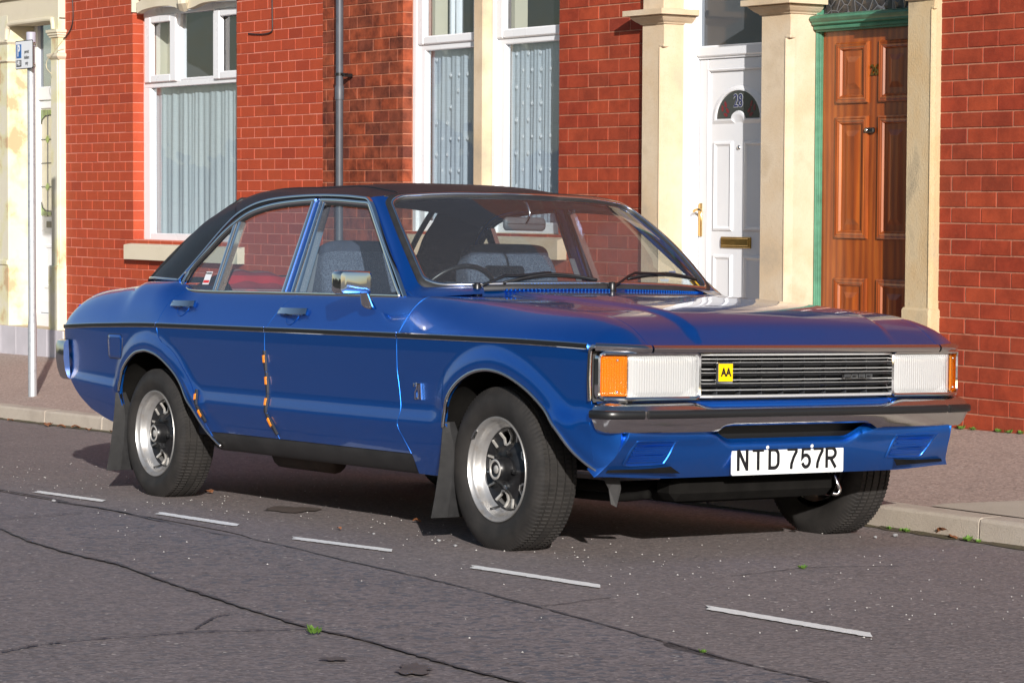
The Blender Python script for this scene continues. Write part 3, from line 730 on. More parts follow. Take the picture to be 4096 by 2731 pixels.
for v in (557, 748):
    o.poly([at_y(190.5, v - 16, Yd + .005), at_y(183, v, Yd + .005), at_y(190.5, v + 16, Yd + .005), at_y(198, v, Yd + .005)], .004, (0, -1, 0))
o.poly([at_y(u, v, Yd + .009) for u, v in ((155, 440), (155, 560), (162, 560), (162, 505), (168, 478), (182, 462), (205, 458), (205, 440))], .003, (0, -1, 0))
o.poly([at_y(u, v, Yd + .009) for u, v in ((155, 745), (155, 862), (205, 862), (205, 850), (182, 846), (169, 832), (162, 800), (162, 745))], .003, (0, -1, 0))
o.build('coloured_pane', simple('green_glass', (.20, .28, .08), .12, var=.5, vscale=9), dA, smooth=False, fixn=True)
# tiled plinth below the portal
xT0, xT1 = WX(8, 1400, WALL - .12), WX(262, 1400, WALL - .12); zT = WZ(130, 1312, WALL - .12)
o = MB(); o.box((xT0 - 1, WALL - .115, zbaseA - .2), (xT1 - .002, WALL + .2, zT - .002)); stp = o.build('step', M['stone'], hA, smooth=False)
k = 0; x = xT0 - .62
while x < xT1 - .05:
    x2 = min(x + .305, xT1); o = MB(); o.box((x + .002, WALL - .125, base_z(x) - .1), (x2 - .002, WALL - .114, zT), .002); o.build('tile', M['tile'], hA, smooth=False); x = x2

# ---- middle house, number 28
hB = empty('terraced_house', (0, 0, 0)); tag(hB, 'terraced house of dark red brick with stone mullioned window and white door numbered 28', 'house', 'terraced houses along the street')
B0 = A1; pBl = WX(2568, 500, WALL - .05); wBl = WX(1610, 300, WALL); wBr = WX(2235, 300, WALL); B1 = pBl + .02
wBb = WZ(1610, 942, WALL); HB = [(wBl, wBr, wBb, 3.05)]
H_B = .0810; L_B = .2052
mortar_wall('wall', hB, M['mortar'], B0, B1, -.6, 3.15, HB)
zaB = WZ(2200 + 95 / 2.6125, 518 / 2.6125, WALL); xaB = WX(2200 + 295 / 2.6125, 580 / 2.6125, WALL)
sooty = lambda x, z: M['brick_dark'] if x < wBl + .05 else M['brick']
lay_bricks(hB, M['brick'], B0, B1, 2.75, H_B, L_B, zaB, xaB, HB, .075, .006, .0038, mat2=sooty)
upper_wall(hB, M['courses'], B0, WX(3100, 300, WALL), 3.15, 6.4)
winB = empty('window', (0, 0, 0), hB); YB = WALL + .08
mu0, mu1 = WX(1892.6, 300, WALL + .01), WX(1931, 300, WALL + .01)
o = MB(); o.box((mu0, WALL + .01, wBb - .02), (mu1, YB + .08, 3.05), .008); o.build('mullion', M['stone'], winB, smooth=False)
bot = wBb + .04
for (X0, X1, us) in ((wBl, mu0, (1653.5, 1668, 1692.5, 146, 182, 204)), (mu1, wBr, (1979, 1993, 2019, 117, 156, 178))):
    uo, usash, ug, vgb, vsb, vlg = us; ff = lambda u: WX(u, 200, YB)
    f0 = X0 + .002; gL = ff(ug) - ff(uo) + f0; zsb = WZ(usash, vsb, YB); zgb = WZ(ug, vgb, YB); zlg = WZ(ug, vlg, YB); sL = ff(usash) - ff(uo) + f0
    o = MB(); o.box((f0, YB, bot - .03), (sL, YB + .07, 3.05), .004); o.box((X1 - .045, YB, bot - .03), (X1, YB + .07, 3.05), .004)
    o.box((sL, YB + .024, bot - .03), (gL, YB + .07, zlg + .02), .006); o.box((sL, YB + .0235, zlg), (X1 - .045, YB + .07, zsb + .01), .006); o.box((sL, YB + .0245, bot - .04), (X1 - .04, YB + .07, bot + .06), .006)
    o.build('frame', M['upvc'], winB, smooth=False)
    o = MB(); sash(o, sL, X1 - .04, zsb, 3.05, gL - sL, YB + .004, .05, .008, wb=zgb - zsb); o.build('sash', M['upvc'], winB, smooth=False)
    pane(winB, gL - .01, X1 - .03, bot, zlg + .02, YB + .05); pane(winB, gL - .01, X1 - .03, zgb - .02, 3.05, YB + .04)
    curtain(winB, gL - .02, X1 + .02, bot - .02, zlg + .03, YB + .093, 'net2', .008, .048)
    o = MB(); o.box((gL - .07, YB + .12, bot), (gL - .03, YB + .22, 3.05)); o.build('inner_reveal', M['stone_paint'], winB, smooth=False)
    o = MB(); rnd = random.Random(5 if X0 == wBl else 9); zz = zlg - .06; row = 0
    while zz > bot:
        xx = gL + .05 + (.07 if row % 2 else 0)
        while xx < X1 - .05:
            if rnd.random() < .75:
                r0 = rnd.uniform(.012, .018); path = []
                for k in range(22):
                    a = k / 21 * 4.2 * math.pi + 1; rr = r0 * (1 - .75 * k / 21); path.append((xx + rr * math.cos(a) * .8, YB + .082, zz + rr * math.sin(a)))
                o.tube(path, .0015, 4, side=(0, 1, 0))
            xx += .10 if row % 2 else .13
        zz -= .105; row += 1
    sw = o.build('curtain_embroidery', M['swirl'], winB); sw['kind'] = 'stuff'
    if X0 == wBl:
        o = MB(); P = []
        for i in range(12):
            t = i / 11; P.append([(gL + .02 + .16 * t + .015 * math.sin(t * 14), YB + .2 + .02 * math.sin(t * 16), 3.05), (gL + .02 + .17 * t ** 1.2, YB + .2 + .02 * math.sin(t * 16), zgb - .05)])
        o.grid(P); o.build('side_curtain', M['swirl'], winB)
room(winB, wBl, wBr, bot, 3.05, YB + .08)
o = MB(); s0 = WZ(2240, 1040, WALL - .07); s1 = WZ(2240, 960, WALL - .07)
P = [[(x, WALL - .07, s0), (x, WALL - .07, s1 - .004), (x, WALL - .062, s1), (x, YB + .07, s1 + .045), (x, YB + .07, s0)] for x in (wBl - .09, wBr + .09)]
o.grid(P, close_v=True); o.f += [(0, 1, 2, 3, 4), (9, 8, 7, 6, 5)]; o.mi += [0, 0]; o.build('sill', M['stone'], winB, smooth=False, fixn=True)
# portals of 28 and 26
YQ = WALL - .05; YF = WALL + .145; YL = YF + .03
p1 = (pBl, WX(2653, 500, YQ)); p2 = (WX(3044, 500, YQ), WX(3158, 500, YQ)); p3 = (WX(3628, 500, YQ), WX(3732, 500, YQ))
qz = lambda u, v: WZ(u, v, YQ)
cz0, cz1 = qz(2640, 97), qz(2640, 38); hgt = cz1 - cz0
cp = [(0, 0), (.010, .02), (.014, .10), (.028, .20), (.045, .38), (.055, .52), (.050, .58), (.085, .60), (.085, .97), (.03, 1.0), (0, 1.0)]
pf = lambda z0, h: [(a, z0 + b * h) for a, b in cp]
def floor_at(x): return base_z(x) - .08
zst = qz(2650, 180)
for (a, b), u, par, mt in ((p1, 2640, hB, M['stone']), (p2, 3140, hB, M['stone']), ):
    pilaster(par, a, b, floor_at(a), cz0 + hgt, YQ, YF + .05, mt, .032, zst)
    capital(par, a, b, YQ, YF, pf(cz0, hgt), mt)
    o = MB(); o.box((a, YQ, cz0 + hgt), (b, YF + .05, 3.0), .006); o.build('pier_block', mt, par, smooth=False)
for (X0, X1, par) in ((p1[0], p2[0], hB),):
    o = MB(); o.box((X0, YQ + .01, 3.0), (X1, YF + .3, 3.16)); o.build('lintel', M['stone'], par, smooth=False)
# white door 28
dB = empty('front_door', (0, 0, 0), hB)
fz = lambda u, v: WZ(u, v, YF); fx = lambda u: WX(u, 500, YF); lz = lambda u, v: WZ(u, v, YL); lx = lambda u: WX(u, 500, YL)
D0, D1 = p1[1], p2[0]
tz1, tz0 = fz(2790, 187), fz(2790, 231); th = base_z(D0) + .02
o = MB()
o.box((D0, YF - .05, th), (D0 + .012, YF, 3.0)); o.box((D0, YF, th), (D0 + .062, YF + .06, 3.0), .005); o.box((D1 - .062, YF, th), (D1, YF + .06, 3.0), .005)
o.box((D0 + .061, YF - .004, tz0), (D1 - .061, YF + .06, tz1), .008); o.box((D0 + .06, YF + .010, tz0 - .012), (D1 - .06, YF + .05, tz0 + .002), .003)
o.build('frame', M['upvc'], dB, smooth=False)
pane(dB, D0 + .05, D1 - .05, tz1 - .01, 3.0, YF + .035, 'glass_obs', 'fanlight')
o = MB(); sx0, sx1 = D0 + .066, D1 - .066; stz = tz0 - .014
sash(o, sx0, sx1, th, stz, .085, YF + .018, .04, .006, wt=.062); 
mould(o, sx0 + .078, sx1 - .078, th + .08, stz - .056, YF + .018, [(0, .0), (.006, .006), (.014, .002), (.016, -.01)])
o.box((sx0 + .08, YL, th), (sx1 - .08, YL + .03, stz - .055)); o.build('door_leaf', M['white_door'], dB, smooth=False)
mp = [(0, 0), (.006, .010), (.016, .013), (.026, .004), (.030, .002)]
P1x0, P1x1 = lx(2857), lx(2935); P2x0 = lx(2979); P2x1 = P2x0 + (P1x1 - P1x0)
o = MB()
for a, b in ((P1x0, P1x1), (P2x0, P2x1)):
    for t, bt in ((566, 925), (1018, 1330)):
        zt, zb_ = lz(2890, t), lz(2890, bt); mould(o, a, b, zb_, zt, YL, mp); o.add([(a + .03, YL - .002, zb_ + .03), (b - .03, YL - .002, zb_ + .03), (b - .03, YL - .002, zt - .03), (a + .03, YL - .002, zt - .03)], [(0, 1, 2, 3)])
# half-moon light
mc = lx(2957); mr = (lx(3042) - lx(2872)) / 2; mz = lz(2950, 474); mh = lz(2950, 366) - mz
def moon(rx, rz_, nr, nz, n=22):
    pts = [(mc + rx * math.cos(math.pi * i / n), mz + rz_ * math.sin(math.pi * i / n)) for i in range(n + 1)]
    pts += [(mc - nr * math.cos(math.pi * i / 10), mz + nz * math.sin(math.pi * i / 10)) for i in range(11)]
    return pts
nr = mr * .33; nz = mh * .30
R0 = moon(mr * 1.28, mh * 1.22, nr * .55, nz * .2); R1 = moon(mr * 1.02, mh * 1.02, nr, nz)
off0 = [(x, z - .03 if i >= 23 or i in (0, 22) else z) for i, (x, z) in enumerate(R0)]
P = [[(x, YL, z) for x, z in off0], [(x * .35 + X2 * .65, YL - .014, z * .35 + Z2 * .65) for (x, z), (X2, Z2) in zip(off0, R1)], [(x * .1 + X2 * .9, YL - .014, z * .1 + Z2 * .9) for (x, z), (X2, Z2) in zip(off0, R1)], [(x, YL - .003, z) for x, z in R1]]
o.grid(P, flip=True, close_v=True); o.build('moulding', M['white_door'], dB, smooth=False, fixn=True)
o = MB(); o.poly([(x, YL - .004, z) for x, z in R1], .003, (0, -1, 0)); o.build('half_moon_pane', simple('dark_leaded_glass', (.05, .055, .055), .15), dB, smooth=False, fixn=True)
Mt = lambda x, y, z: frame((x, y, z), (1, 0, 0), (0, 0, 1), (0, -1, 0))
M['numblue'] = simple('blue_glass', (.02, .025, .10), .3); M['numred'] = simple('red_glass', (.16, .012, .02), .3); M['pale_lead'] = simple('pale_lead', (.45, .46, .48), .4)
text_mesh('28', .105, M['pale_lead'], 'number', dB, Mt(mc - .002, YL - .0078, mz + mh * .63), bold=.0035, xs=.8); text_mesh('28', .105, M['numblue'], 'number', dB, Mt(mc - .002, YL - .0090, mz + mh * .63), bold=.0005, xs=.8)
o = MB()
for s in (-1, 1):
    for dx_, dz_, rot in ((.60, .45, .35), (.75, .30, .1), (.50, .22, .7), (.58, .08, 1.2)):
        c = np.array([mc + s * mr * dx_, mz + mh * dz_ + .008]); pts = []
        for k in range(10):
            a = 2 * math.pi * k / 10; e = np.array([.010 * math.cos(a), .024 * math.sin(a) * (1 if math.sin(a) > 0 else .6)]); r_ = -s * rot
            pts.append((c[0] + e[0] * math.cos(r_) - e[1] * math.sin(r_), YL - .0072, c[1] + e[0] * math.sin(r_) + e[1] * math.cos(r_)))
        o.poly(pts, .001, (0, -1, 0))
o.build('coloured_pane', M['numred'], dB, smooth=False, fixn=True)
o = MB(); o.box((lx(2892), YL - .012, lz(2950, 992)), (lx(3010), YL + .002, lz(2950, 948)), .003); o.box((lx(2895), YL - .018, lz(2950, 984)), (lx(3006), YL - .010, lz(2950, 953)), .004); o.build('letter_plate', M['brass'], dB, smooth=False)
o = MB(); Yh = YF + .018; o.box((WX(2797, 880, Yh), Yh - .010, WZ(2800, 946, Yh)), (WX(2809, 880, Yh), Yh + .004, WZ(2800, 813, Yh)), .004)
o.tube(smooth_path([at_y(2803, 842, Yh - .012), at_y(2803, 842, Yh - .04), at_y(2795, 838, Yh - .05), at_y(2783, 840, Yh - .05), at_y(2774, 846, Yh - .048)], 4), .008, 8)
o.build('door_handle', M['gold'], dB, fixn=True, auto=40)
o = MB(); o.lathe([(.0, -.010), (.010, -.010), (.014, -.004), (.014, .003)], 14, 'y', (lx(2958), YL, lz(2958, 590))); o.build('spyhole', M['steel'], dB)
# ---- right house, number 26
hC = empty('terraced_house', (0, 0, 0)); tag(hC, 'terraced house of clean red brick with varnished wooden door numbered 26 in green frame', 'house', 'terraced houses along the street')
C0 = p3[1] - .02; C1 = 4.3; H_C = .0807; L_C = .2147
mortar_wall('wall', hC, M['mortar'], C0, C1, -.4, 3.15, [])
zaC = WZ(3700 + 140 / 2.6136, 690 / 2.6136, WALL); xaC = WX(3700 + 295 / 2.6136, 430 / 2.6136, WALL)
lay_bricks(hC, M['brick'], C0 + .02, WX(4096, 1000, WALL) + .5, 2.5, H_C, L_C, zaC, xaC, [], .075, .0072, .0040)
upper_wall(hC, M['courses'], WX(3100, 300, WALL), C1, 3.15, 6.4)
o = MB(); o.box((WX(4096, 1000, WALL) + .5, WALL - .0005, -.4), (C1, WALL + .02, 3.15)); o.build('wall_beyond', M['courses'], hC, smooth=False)
YF2 = WALL + .128; YL2 = YF2 + .035
pilaster(hC, p3[0], p3[1], floor_at(p3[0]), qz(3700, -2), YQ, YF2 + .05, M['stone_dirty'], .014, qz(3700, 30))
o = MB(); o.box((p3[0] - .015, YQ - .02, floor_at(p3[0])), (p3[1] + .012, YF2, qz(3690, 1232)), .012); o.build('pilaster_base', M['stone_dirty'], hC, smooth=False)
ch = hgt; capital(hC, p3[0], p3[1], YQ, YF2, pf(qz(3640, 6), ch), M['stone'])
o = MB(); o.box((p3[0], YQ, qz(3640, 6) + ch), (p3[1], YF2 + .05, 3.0)); o.box((p2[1] - .02, YQ + .01, 3.0), (p3[1], YF2 + .3, 3.16)); o.build('lintel', M['stone'], hC, smooth=False)
dC = empty('front_door', (0, 0, 0), hC)
E0, E1 = p2[1], p3[0]; gz = lambda u, v: WZ(u, v, YF2); wz_ = lambda u, v: WZ(u, v, YL2); wxx = lambda u: WX(u, 500, YL2)
gt1, gt0 = gz(3290, 58), gz(3290, 129); th2 = base_z(E0) + .03
o = MB()
gw = wxx(3291) - E0
o.box((E0, YF2, th2), (E0 + gw * .55, YF2 + .08, 3.0), .006); o.box((E0 + gw * .5, YF2 + .014, th2), (E0 + gw, YF2 + .08, gt1), .004)
o.tube([(E0 + gw * .55, YF2 + .012, th2), (E0 + gw * .55, YF2 + .012, gt0)], .007, 8)
o.box((E1 - .05, YF2, th2), (E1, YF2 + .08, 3.0), .006)
hz = gt1 - gt0
P = []
for x in (E0 + .012, E1):
    P.append([(x, YF2 + .02, gt0), (x, YF2 - .005, gt0 + .02 * hz), (x, YF2 - .005, gt0 + .10 * hz), (x, YF2 - .02, gt0 + .14 * hz), (x, YF2 - .022, gt0 + .26 * hz), (x, YF2 - .018, gt0 + .34 * hz), (x, YF2 - .036, gt0 + .42 * hz), (x, YF2 - .036, gt0 + .52 * hz), (x, YF2 - .045, gt0 + .6 * hz), (x, YF2 - .055, gt0 + .74 * hz), (x, YF2 - .05, gt0 + .86 * hz), (x, YF2 - .01, gt0 + .98 * hz), (x, YF2 + .06, gt1), (x, YF2 + .06, gt0)])
o.grid(P, close_v=True); k = len(P[0]); o.f += [tuple(range(len(o.v) - 2 * k, len(o.v) - k))]; o.mi += [0]
o.build('frame', M['green'], dC, smooth=False, fixn=True)
def m_crackle():
    q = NT('crackled_glass'); e = q.vor(q.coord(), 16, 'DISTANCE_TO_EDGE'); c = q.ramp(e, [(0, (.16, .16, .18)), (.06, (.035, .033, .034)), (.5, (.06, .052, .05))])
    q.set(Base_Color=c, Roughness=.25); q.bump(e, .6, .02); return q.m
o = MB(); o.box((E0 + .03, YF2 + .04, gt1 - .01), (E1 - .03, YF2 + .05, 3.0)); o.build('fanlight', m_crackle(), dC, smooth=False)
X0, X1 = E0 + gw, E1 - .045
o = MB(); o.box((X0, YL2, th2), (X1, YL2 + .045, gt0 + .01)); leaf = o.build('door_leaf', M['wood'], dC, smooth=False)
a0, a1 = wxx(3346), wxx(3476); b0 = wxx(3517); b1 = b0 + (a1 - a0)
bol = [(0, 0), (.002, .012), (.010, .017), (.018, .014), (.024, .018), (.032, .012), (.038, .013), (.046, .002), (.050, -.010)]
for (xa_, xb_) in ((a0, a1), (b0, b1)):
    for (t, bt) in ((170, 415), (466, 955), (1111, 1400)):
        zt, zb_ = wz_(3400, t), wz_(3400, bt); o = MB(); mould(o, xa_, xb_, zb_, zt, YL2, bol); o.build('panel_moulding', M['wood'], dC, smooth=False, fixn=True)
        ins = .048; fx0, fx1, f0, f1 = xa_ + ins, xb_ - ins, zb_ + ins, zt - ins; o = MB()
        mould(o, fx0 - .002, fx1 + .002, f0 - .002, f1 + .002, YL2 + .012, [(0, .006), (.020, .008)])
        mg = .024; o.box((fx0, YL2 + .0045, f0), (fx1, YL2 + .02, f1)); mould(o, fx0 + mg, fx1 - mg, f0 + mg * 1.2, f1 - mg * 1.2, YL2 + .006, [(0, 0), (.001, .006), (min(.032, (fx1 - fx0 - 2 * mg) / 2 - .004), .017)])
        w_ = min(.032, (fx1 - fx0 - 2 * mg) / 2 - .004); o.add([(fx0 + mg + w_, YL2 - .011, f0 + mg * 1.2 + w_), (fx1 - mg - w_, YL2 - .011, f0 + mg * 1.2 + w_), (fx1 - mg - w_, YL2 - .011, f1 - mg * 1.2 - w_), (fx0 + mg + w_, YL2 - .011, f1 - mg * 1.2 - w_)], [(0, 1, 2, 3)])
        o.build('raised_panel', M['wood'], dC, smooth=False)
text_mesh('26', .082, M['brass'], 'number', dC, Mt(wxx(3498), YL2 - .004, wz_(3498, 283)), extrude=.003, bold=.0015, xs=.78)
o = MB(); o.box((wxx(3466), YL2 - .022, wz_(3485, 533)), (wxx(3504), YL2 - .001, wz_(3485, 511)), .006); o.build('door_lock', M['black_iron'], dC, smooth=False)
o = MB(); o.lathe([(0, -.030), (.009, -.029), (.009, -.02)], 12, 'y', (wxx(3478), YL2, wz_(3480, 521))); o.build('lock_barrel', M['steel'], dC)
o = MB()
for a, b in ((D0, D1), (E0, E1)):
    pass
o.box((p1[0] - .02, YQ - .10, floor_at(D0) - .1), (p3[1] + .02, YL2, base_z(D0) + .02), .01); o.build('door_step', M['stone'], hB, smooth=False)
# ---- downpipe, cables
dp = empty('downpipe', (WX(1358, 400, WALL - .075), WALL - .075, base_z(-5)))
tag(dp, 'dark grey round downpipe running up the dark brick between two houses', 'downpipe')
xc = dp.location[0]; r = .026
o = MB(); o.lathe([(r, -.1), (r, 1.9), (r * 1.22, 1.9), (r * 1.22, 1.99), (r, 2.0), (r, 5.5)], 20, 'z'); o.build('pipe', M['pipe'], dp, auto=40)
zbk = WZ(1358, 298, WALL - .075) - dp.location[2]
o = MB(); o.lathe([(r, -.010), (r * 1.2, -.009), (r * 1.2, .009), (r, .010)], 20, 'z', (0, 0, zbk)); o.box((r * .9, -.006, zbk - .006), (r + .045, .03, zbk + .006), .003); o.box((r + .02, .0, zbk - .02), (r + .035, .07, zbk + .004), .003)
o.build('pipe_bracket', M['black_iron'], dp, auto=40)
cA = lambda x, y: at_y(240 + x / 2.6125, y / 2.6125, WALL - .012)
o = MB(); o.tube(smooth_path([cA(128, -60), cA(130, 0), cA(136, 120), cA(133, 220), cA(110, 310), cA(60, 385), cA(8, 440)], 6), .005, 6, side=(0, 1, 0)); o.build('cable', M['cable'], None, label='black cable hanging down the painted brick beside the cream portal', cat='cable')
cB = lambda x, y: at_y(x / 3.483, y / 3.483, YP - .04)
o = MB(); o.tube(smooth_path([cB(880, 560), cB(740, 740), cB(655, 850), cB(650, 950), cB(715, 1030)], 6), .003, 6, side=(0, 1, 0)); o.build('cable', M['cable_w'], None, label='thin pale wire looping over the cream portal pilaster', cat='cable')
cC = lambda x, y: at_y(920 + x / 2.6125, y / 2.6125, WALL - .008)
o = MB(); o.tube(smooth_path([cC(440, -60), cC(441, 150), cC(443, 300), cC(425, 340), cC(360, 358), cC(270, 360), cC(190, 353)], 6), .005, 6, side=(0, 1, 0)); o.build('cable', M['cable'], None, label='black cable clipped to painted brick above the car roof, bent to the left', cat='cable')
# ---- sign post
bx = at_plane(130.7, 1584, (0, 0, 1), -.03)
for _ in range(12): bx = at_plane(130.7, 1584, (0, 0, 1), pave_z(bx[0], bx[1]))
sp_ = empty('parking_sign', tuple(bx)); tag(sp_, 'galvanised post with white permit holders parking sign standing on the pavement', 'parking sign')
Yp_ = bx[1]; pxm = FPX / (np.linalg.norm(bx - WC)); rp_ = 17.3 / pxm; ptop = WZ(120, 130, Yp_) - bx[2]
o = MB(); o.lathe([(rp_, -.1), (rp_, .50), (rp_ * .90, .58), (rp_ * .90, ptop - .09)], 24, 'z'); o.build('post', M['galv'], sp_)
o = MB(); o.lathe([(rp_ * 1.08, ptop - .10), (rp_ * 1.08, ptop - .004), (rp_ * 1.0, ptop), (0, ptop)], 24, 'z'); o.build('post_cap', simple('grey_plastic_cap', (.35, .35, .42), .5), sp_, auto=40)
Ysg = Yp_ - rp_ - .012; sx0_ = WX(61.5, 220, Ysg) - bx[0]; sx1_ = WX(130.5, 220, Ysg) - bx[0]; st = WZ(62, 166, Ysg) - bx[2]; sb = WZ(62, 280, Ysg) - bx[2]
o = MB(); rr = round_rect(sx0_, sx1_, sb, st, .012); o.poly([(x, Ysg - bx[1], z) for x, z in rr], .004, (0, 1, 0)); pl = o.build('sign_plate', M['sign_black'], sp_, smooth=False, fixn=True)
o = MB(); rr = round_rect(sx0_ + .005, sx1_ - .005, sb + .006, st - .006, .010); o.poly([(x, Ysg - bx[1] - .001, z) for x, z in rr], .0015, (0, 1, 0)); o.build('sign_face', M['sign_white'], pl, smooth=False, fixn=True)
W_ = sx1_ - sx0_; Hh = st - sb; ys = Ysg - bx[1] - .002
def sgn_box(a, b, c, d, mat, nm):
    q = MB(); q.box((sx0_ + W_ * a, ys - .0006, st - Hh * d), (sx0_ + W_ * b, ys + .0006, st - Hh * c)); return q.build(nm, M[mat], pl, smooth=False)
sgn_box(.07, .36, .13, .61, 'sign_blue', 'blue_panel'); sgn_box(.07, .36, .68, .91, 'sign_black', 'black_panel')
St = lambda fx_, fz_: frame((sx0_ + W_ * fx_, ys - .0014, st - Hh * fz_), (1, 0, 0), (0, 0, 1), (0, -1, 0))
text_mesh('P', Hh * .55, M['sign_white'], 'lettering', pl, St(.215, .37), bold=.003, xs=.75); text_mesh('HR1', Hh * .24, M['sign_white'], 'lettering', pl, St(.215, .795), bold=.0008, xs=.72)
for t, zf in (('permit', .40), ('holders', .60), ('only', .80)): text_mesh(t, Hh * .175, M['sign_black'], 'lettering', pl, St(.675, zf), xs=.78)
o = MB()
for zf in (.12, .88): o.box((-rp_ * 1.0, ys + .003, st - Hh * zf - .012), (rp_ * 1.15, rp_ * .6, st - Hh * zf + .012), .003)
o.build('clip', M['steel'], sp_, smooth=False)
# ------------------------------------------------------------------ car materials
def m_paint():
    q = NT('metallic_blue_paint'); oc = q.coord()
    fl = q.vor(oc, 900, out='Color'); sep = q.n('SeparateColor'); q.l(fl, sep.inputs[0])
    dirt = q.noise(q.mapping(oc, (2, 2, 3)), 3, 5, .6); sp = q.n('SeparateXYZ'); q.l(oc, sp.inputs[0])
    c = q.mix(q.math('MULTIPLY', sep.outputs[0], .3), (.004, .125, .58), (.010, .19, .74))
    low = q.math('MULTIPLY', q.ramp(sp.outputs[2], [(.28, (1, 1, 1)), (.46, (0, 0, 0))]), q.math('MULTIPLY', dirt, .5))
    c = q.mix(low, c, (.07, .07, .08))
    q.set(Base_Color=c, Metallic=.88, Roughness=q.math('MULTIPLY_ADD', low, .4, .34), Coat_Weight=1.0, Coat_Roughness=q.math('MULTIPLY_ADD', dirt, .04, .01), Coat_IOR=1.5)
    return q.m
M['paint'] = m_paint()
def m_chrome(name='chrome', rough=.06, col=(.78, .78, .79), speck=.25):
    q = NT(name); n = q.noise(q.coord(), 260, 3, .7); f = q.math('MULTIPLY', q.ramp(n, [(.66, (0, 0, 0)), (.74, (1, 1, 1))]), speck)
    q.set(Base_Color=q.mix(f, col, (.18, .16, .14)), Metallic=1.0, Roughness=q.math('MULTIPLY_ADD', f, .5, rough)); return q.m
M['chrome'] = m_chrome()
M['chrome_dull'] = m_chrome('pitted_chrome', .13, (.66, .65, .66), .55)
M['rubber'] = simple('black_rubber', (.018, .018, .019), .55, var=.2, vscale=30)
M['rub_strip'] = simple('black_vinyl_strip', (.012, .012, .013), .32)
M['blackpl'] = simple('black_plastic', (.008, .008, .009), .35)
M['matt_black'] = simple('matt_black_sill_paint', (.020, .019, .019), .6, var=.35, vscale=9)
M['under'] = simple('dark_underside', (.007, .0065, .006), .9, var=.3, vscale=12, Specular_IOR_Level=.08)
def m_vinyl():
    q = NT('black_grained_vinyl'); oc = q.coord(); v = q.vor(oc, 420, 'DISTANCE_TO_EDGE'); n = q.noise(oc, 5, 4)
    q.set(Base_Color=q.ramp(n, [(.3, (.010, .0105, .014)), (.7, (.016, .0165, .021))]), Roughness=.50); q.b.inputs['Specular IOR Level'].default_value = .4; q.bump(v, .35, .0012); return q.m
M['vinyl'] = m_vinyl()
M['car_glass'] = m_glass('car_glass', (.80, .86, .88), .075, (.42, .44, .52), 1.0, 0.0, dustn=.10)
M['screen_glass'] = m_glass('windscreen_glass', (.74, .80, .82), .05, (.42, .42, .46), 1.0, 0.0, dustn=.16)
def m_tyre():
    q = NT('tyre_rubber'); n = q.noise(q.coord(), 14, 5, .6)
    q.set(Base_Color=q.ramp(n, [(.3, (.016, .015, .0145)), (.75, (.032, .029, .027))]), Roughness=.62); q.b.inputs['Specular IOR Level'].default_value = .35; return q.m
M['tyre'] = m_tyre()
def m_rim():
    q = NT('silver_wheel_paint'); n = q.noise(q.coord(), 22, 5, .65)
    c = q.ramp(n, [(.30, (.42, .38, .34)), (.42, (.46, .45, .44)), (.75, (.52, .52, .52))]); q.set(Base_Color=c, Metallic=.75, Roughness=.36); return q.m
M['rim'] = m_rim()
M['rim_black'] = simple('satin_black_wheel_paint', (.010, .010, .011), .34, var=.4, vscale=25)
M['silver'] = simple('silver_edge_paint', (.50, .48, .45), .4, .5, var=.2, vscale=40)
def m_lamp(name, col, clear, wy, wz, strength):
    """ribbed clear or coloured lamp glass: see-through, part diffusing, glossy"""
    q = NT(name); q.t.nodes.remove(q.b); oc = q.coord(); w = q.n('TexWave', wave_type='BANDS', bands_direction='Y'); w.inputs['Scale'].default_value = wy; q.l(oc, w.inputs['Vector']); h = w.outputs['Fac']
    if wz:
        w2 = q.n('TexWave', wave_type='BANDS', bands_direction='Z'); w2.inputs['Scale'].default_value = wz; q.l(oc, w2.inputs['Vector']); h = q.math('ADD', h, w2.outputs['Fac'])
    b = q.n('Bump'); b.inputs['Strength'].default_value = strength; b.inputs['Distance'].default_value = .006; q.l(h, b.inputs['Height'])
    tr = q.n('BsdfTransparent'); tr.inputs[0].default_value = tuple(min(1, c * 1.1) for c in col) + (1,)
    df = q.n('BsdfDiffuse'); df.inputs[0].default_value = col + (1,); q.l(b.outputs[0], df.inputs['Normal'])
    gl = q.n('BsdfGlossy'); gl.inputs['Roughness'].default_value = .10; q.l(b.outputs[0], gl.inputs['Normal'])
    lw = q.n('LayerWeight'); lw.inputs[0].default_value = .5; q.l(b.outputs[0], lw.inputs['Normal'])
    m1 = q.n('MixShader'); m1.inputs[0].default_value = 1 - clear; q.l(tr.outputs[0], m1.inputs[1]); q.l(df.outputs[0], m1.inputs[2])
    m2 = q.n('MixShader'); q.l(q.math('MULTIPLY_ADD', q.math('POWER', lw.outputs['Facing'], 4.0), .7, .08), m2.inputs[0]); q.l(m1.outputs[0], m2.inputs[1]); q.l(gl.outputs[0], m2.inputs[2])
    q.l(m2.outputs[0], q.out.inputs[0]); return q.m
M['lens'] = m_lamp('ribbed_lamp_glass', (.92, .93, .93), .66, 30, 0, .45)
M['amber'] = m_lamp('amber_lens', (.90, .26, .005), .45, 46, 46, .5)
M['reflector'] = simple('lamp_reflector', (.93, .93, .92), .30, .55)
M['amber_refl'] = simple('amber_reflector', (1.0, .62, .03), .3, .2)
M['plate'] = simple('number_plate_white', (.78, .79, .77), .3)
M['plate_ink'] = simple('number_plate_black', (.008, .008, .010), .3)
M['yellow'] = simple('yellow_enamel', (.83, .52, .0), .25)
M['orange'] = simple('orange_reflector', (.95, .28, .01), .3)
M['red_st'] = simple('red_sticker', (.6, .03, .03), .4)
M['seat'] = simple('dark_blue_cloth', (.035, .045, .075), .85, var=.25, vscale=20, bump=.4, bscale=160)
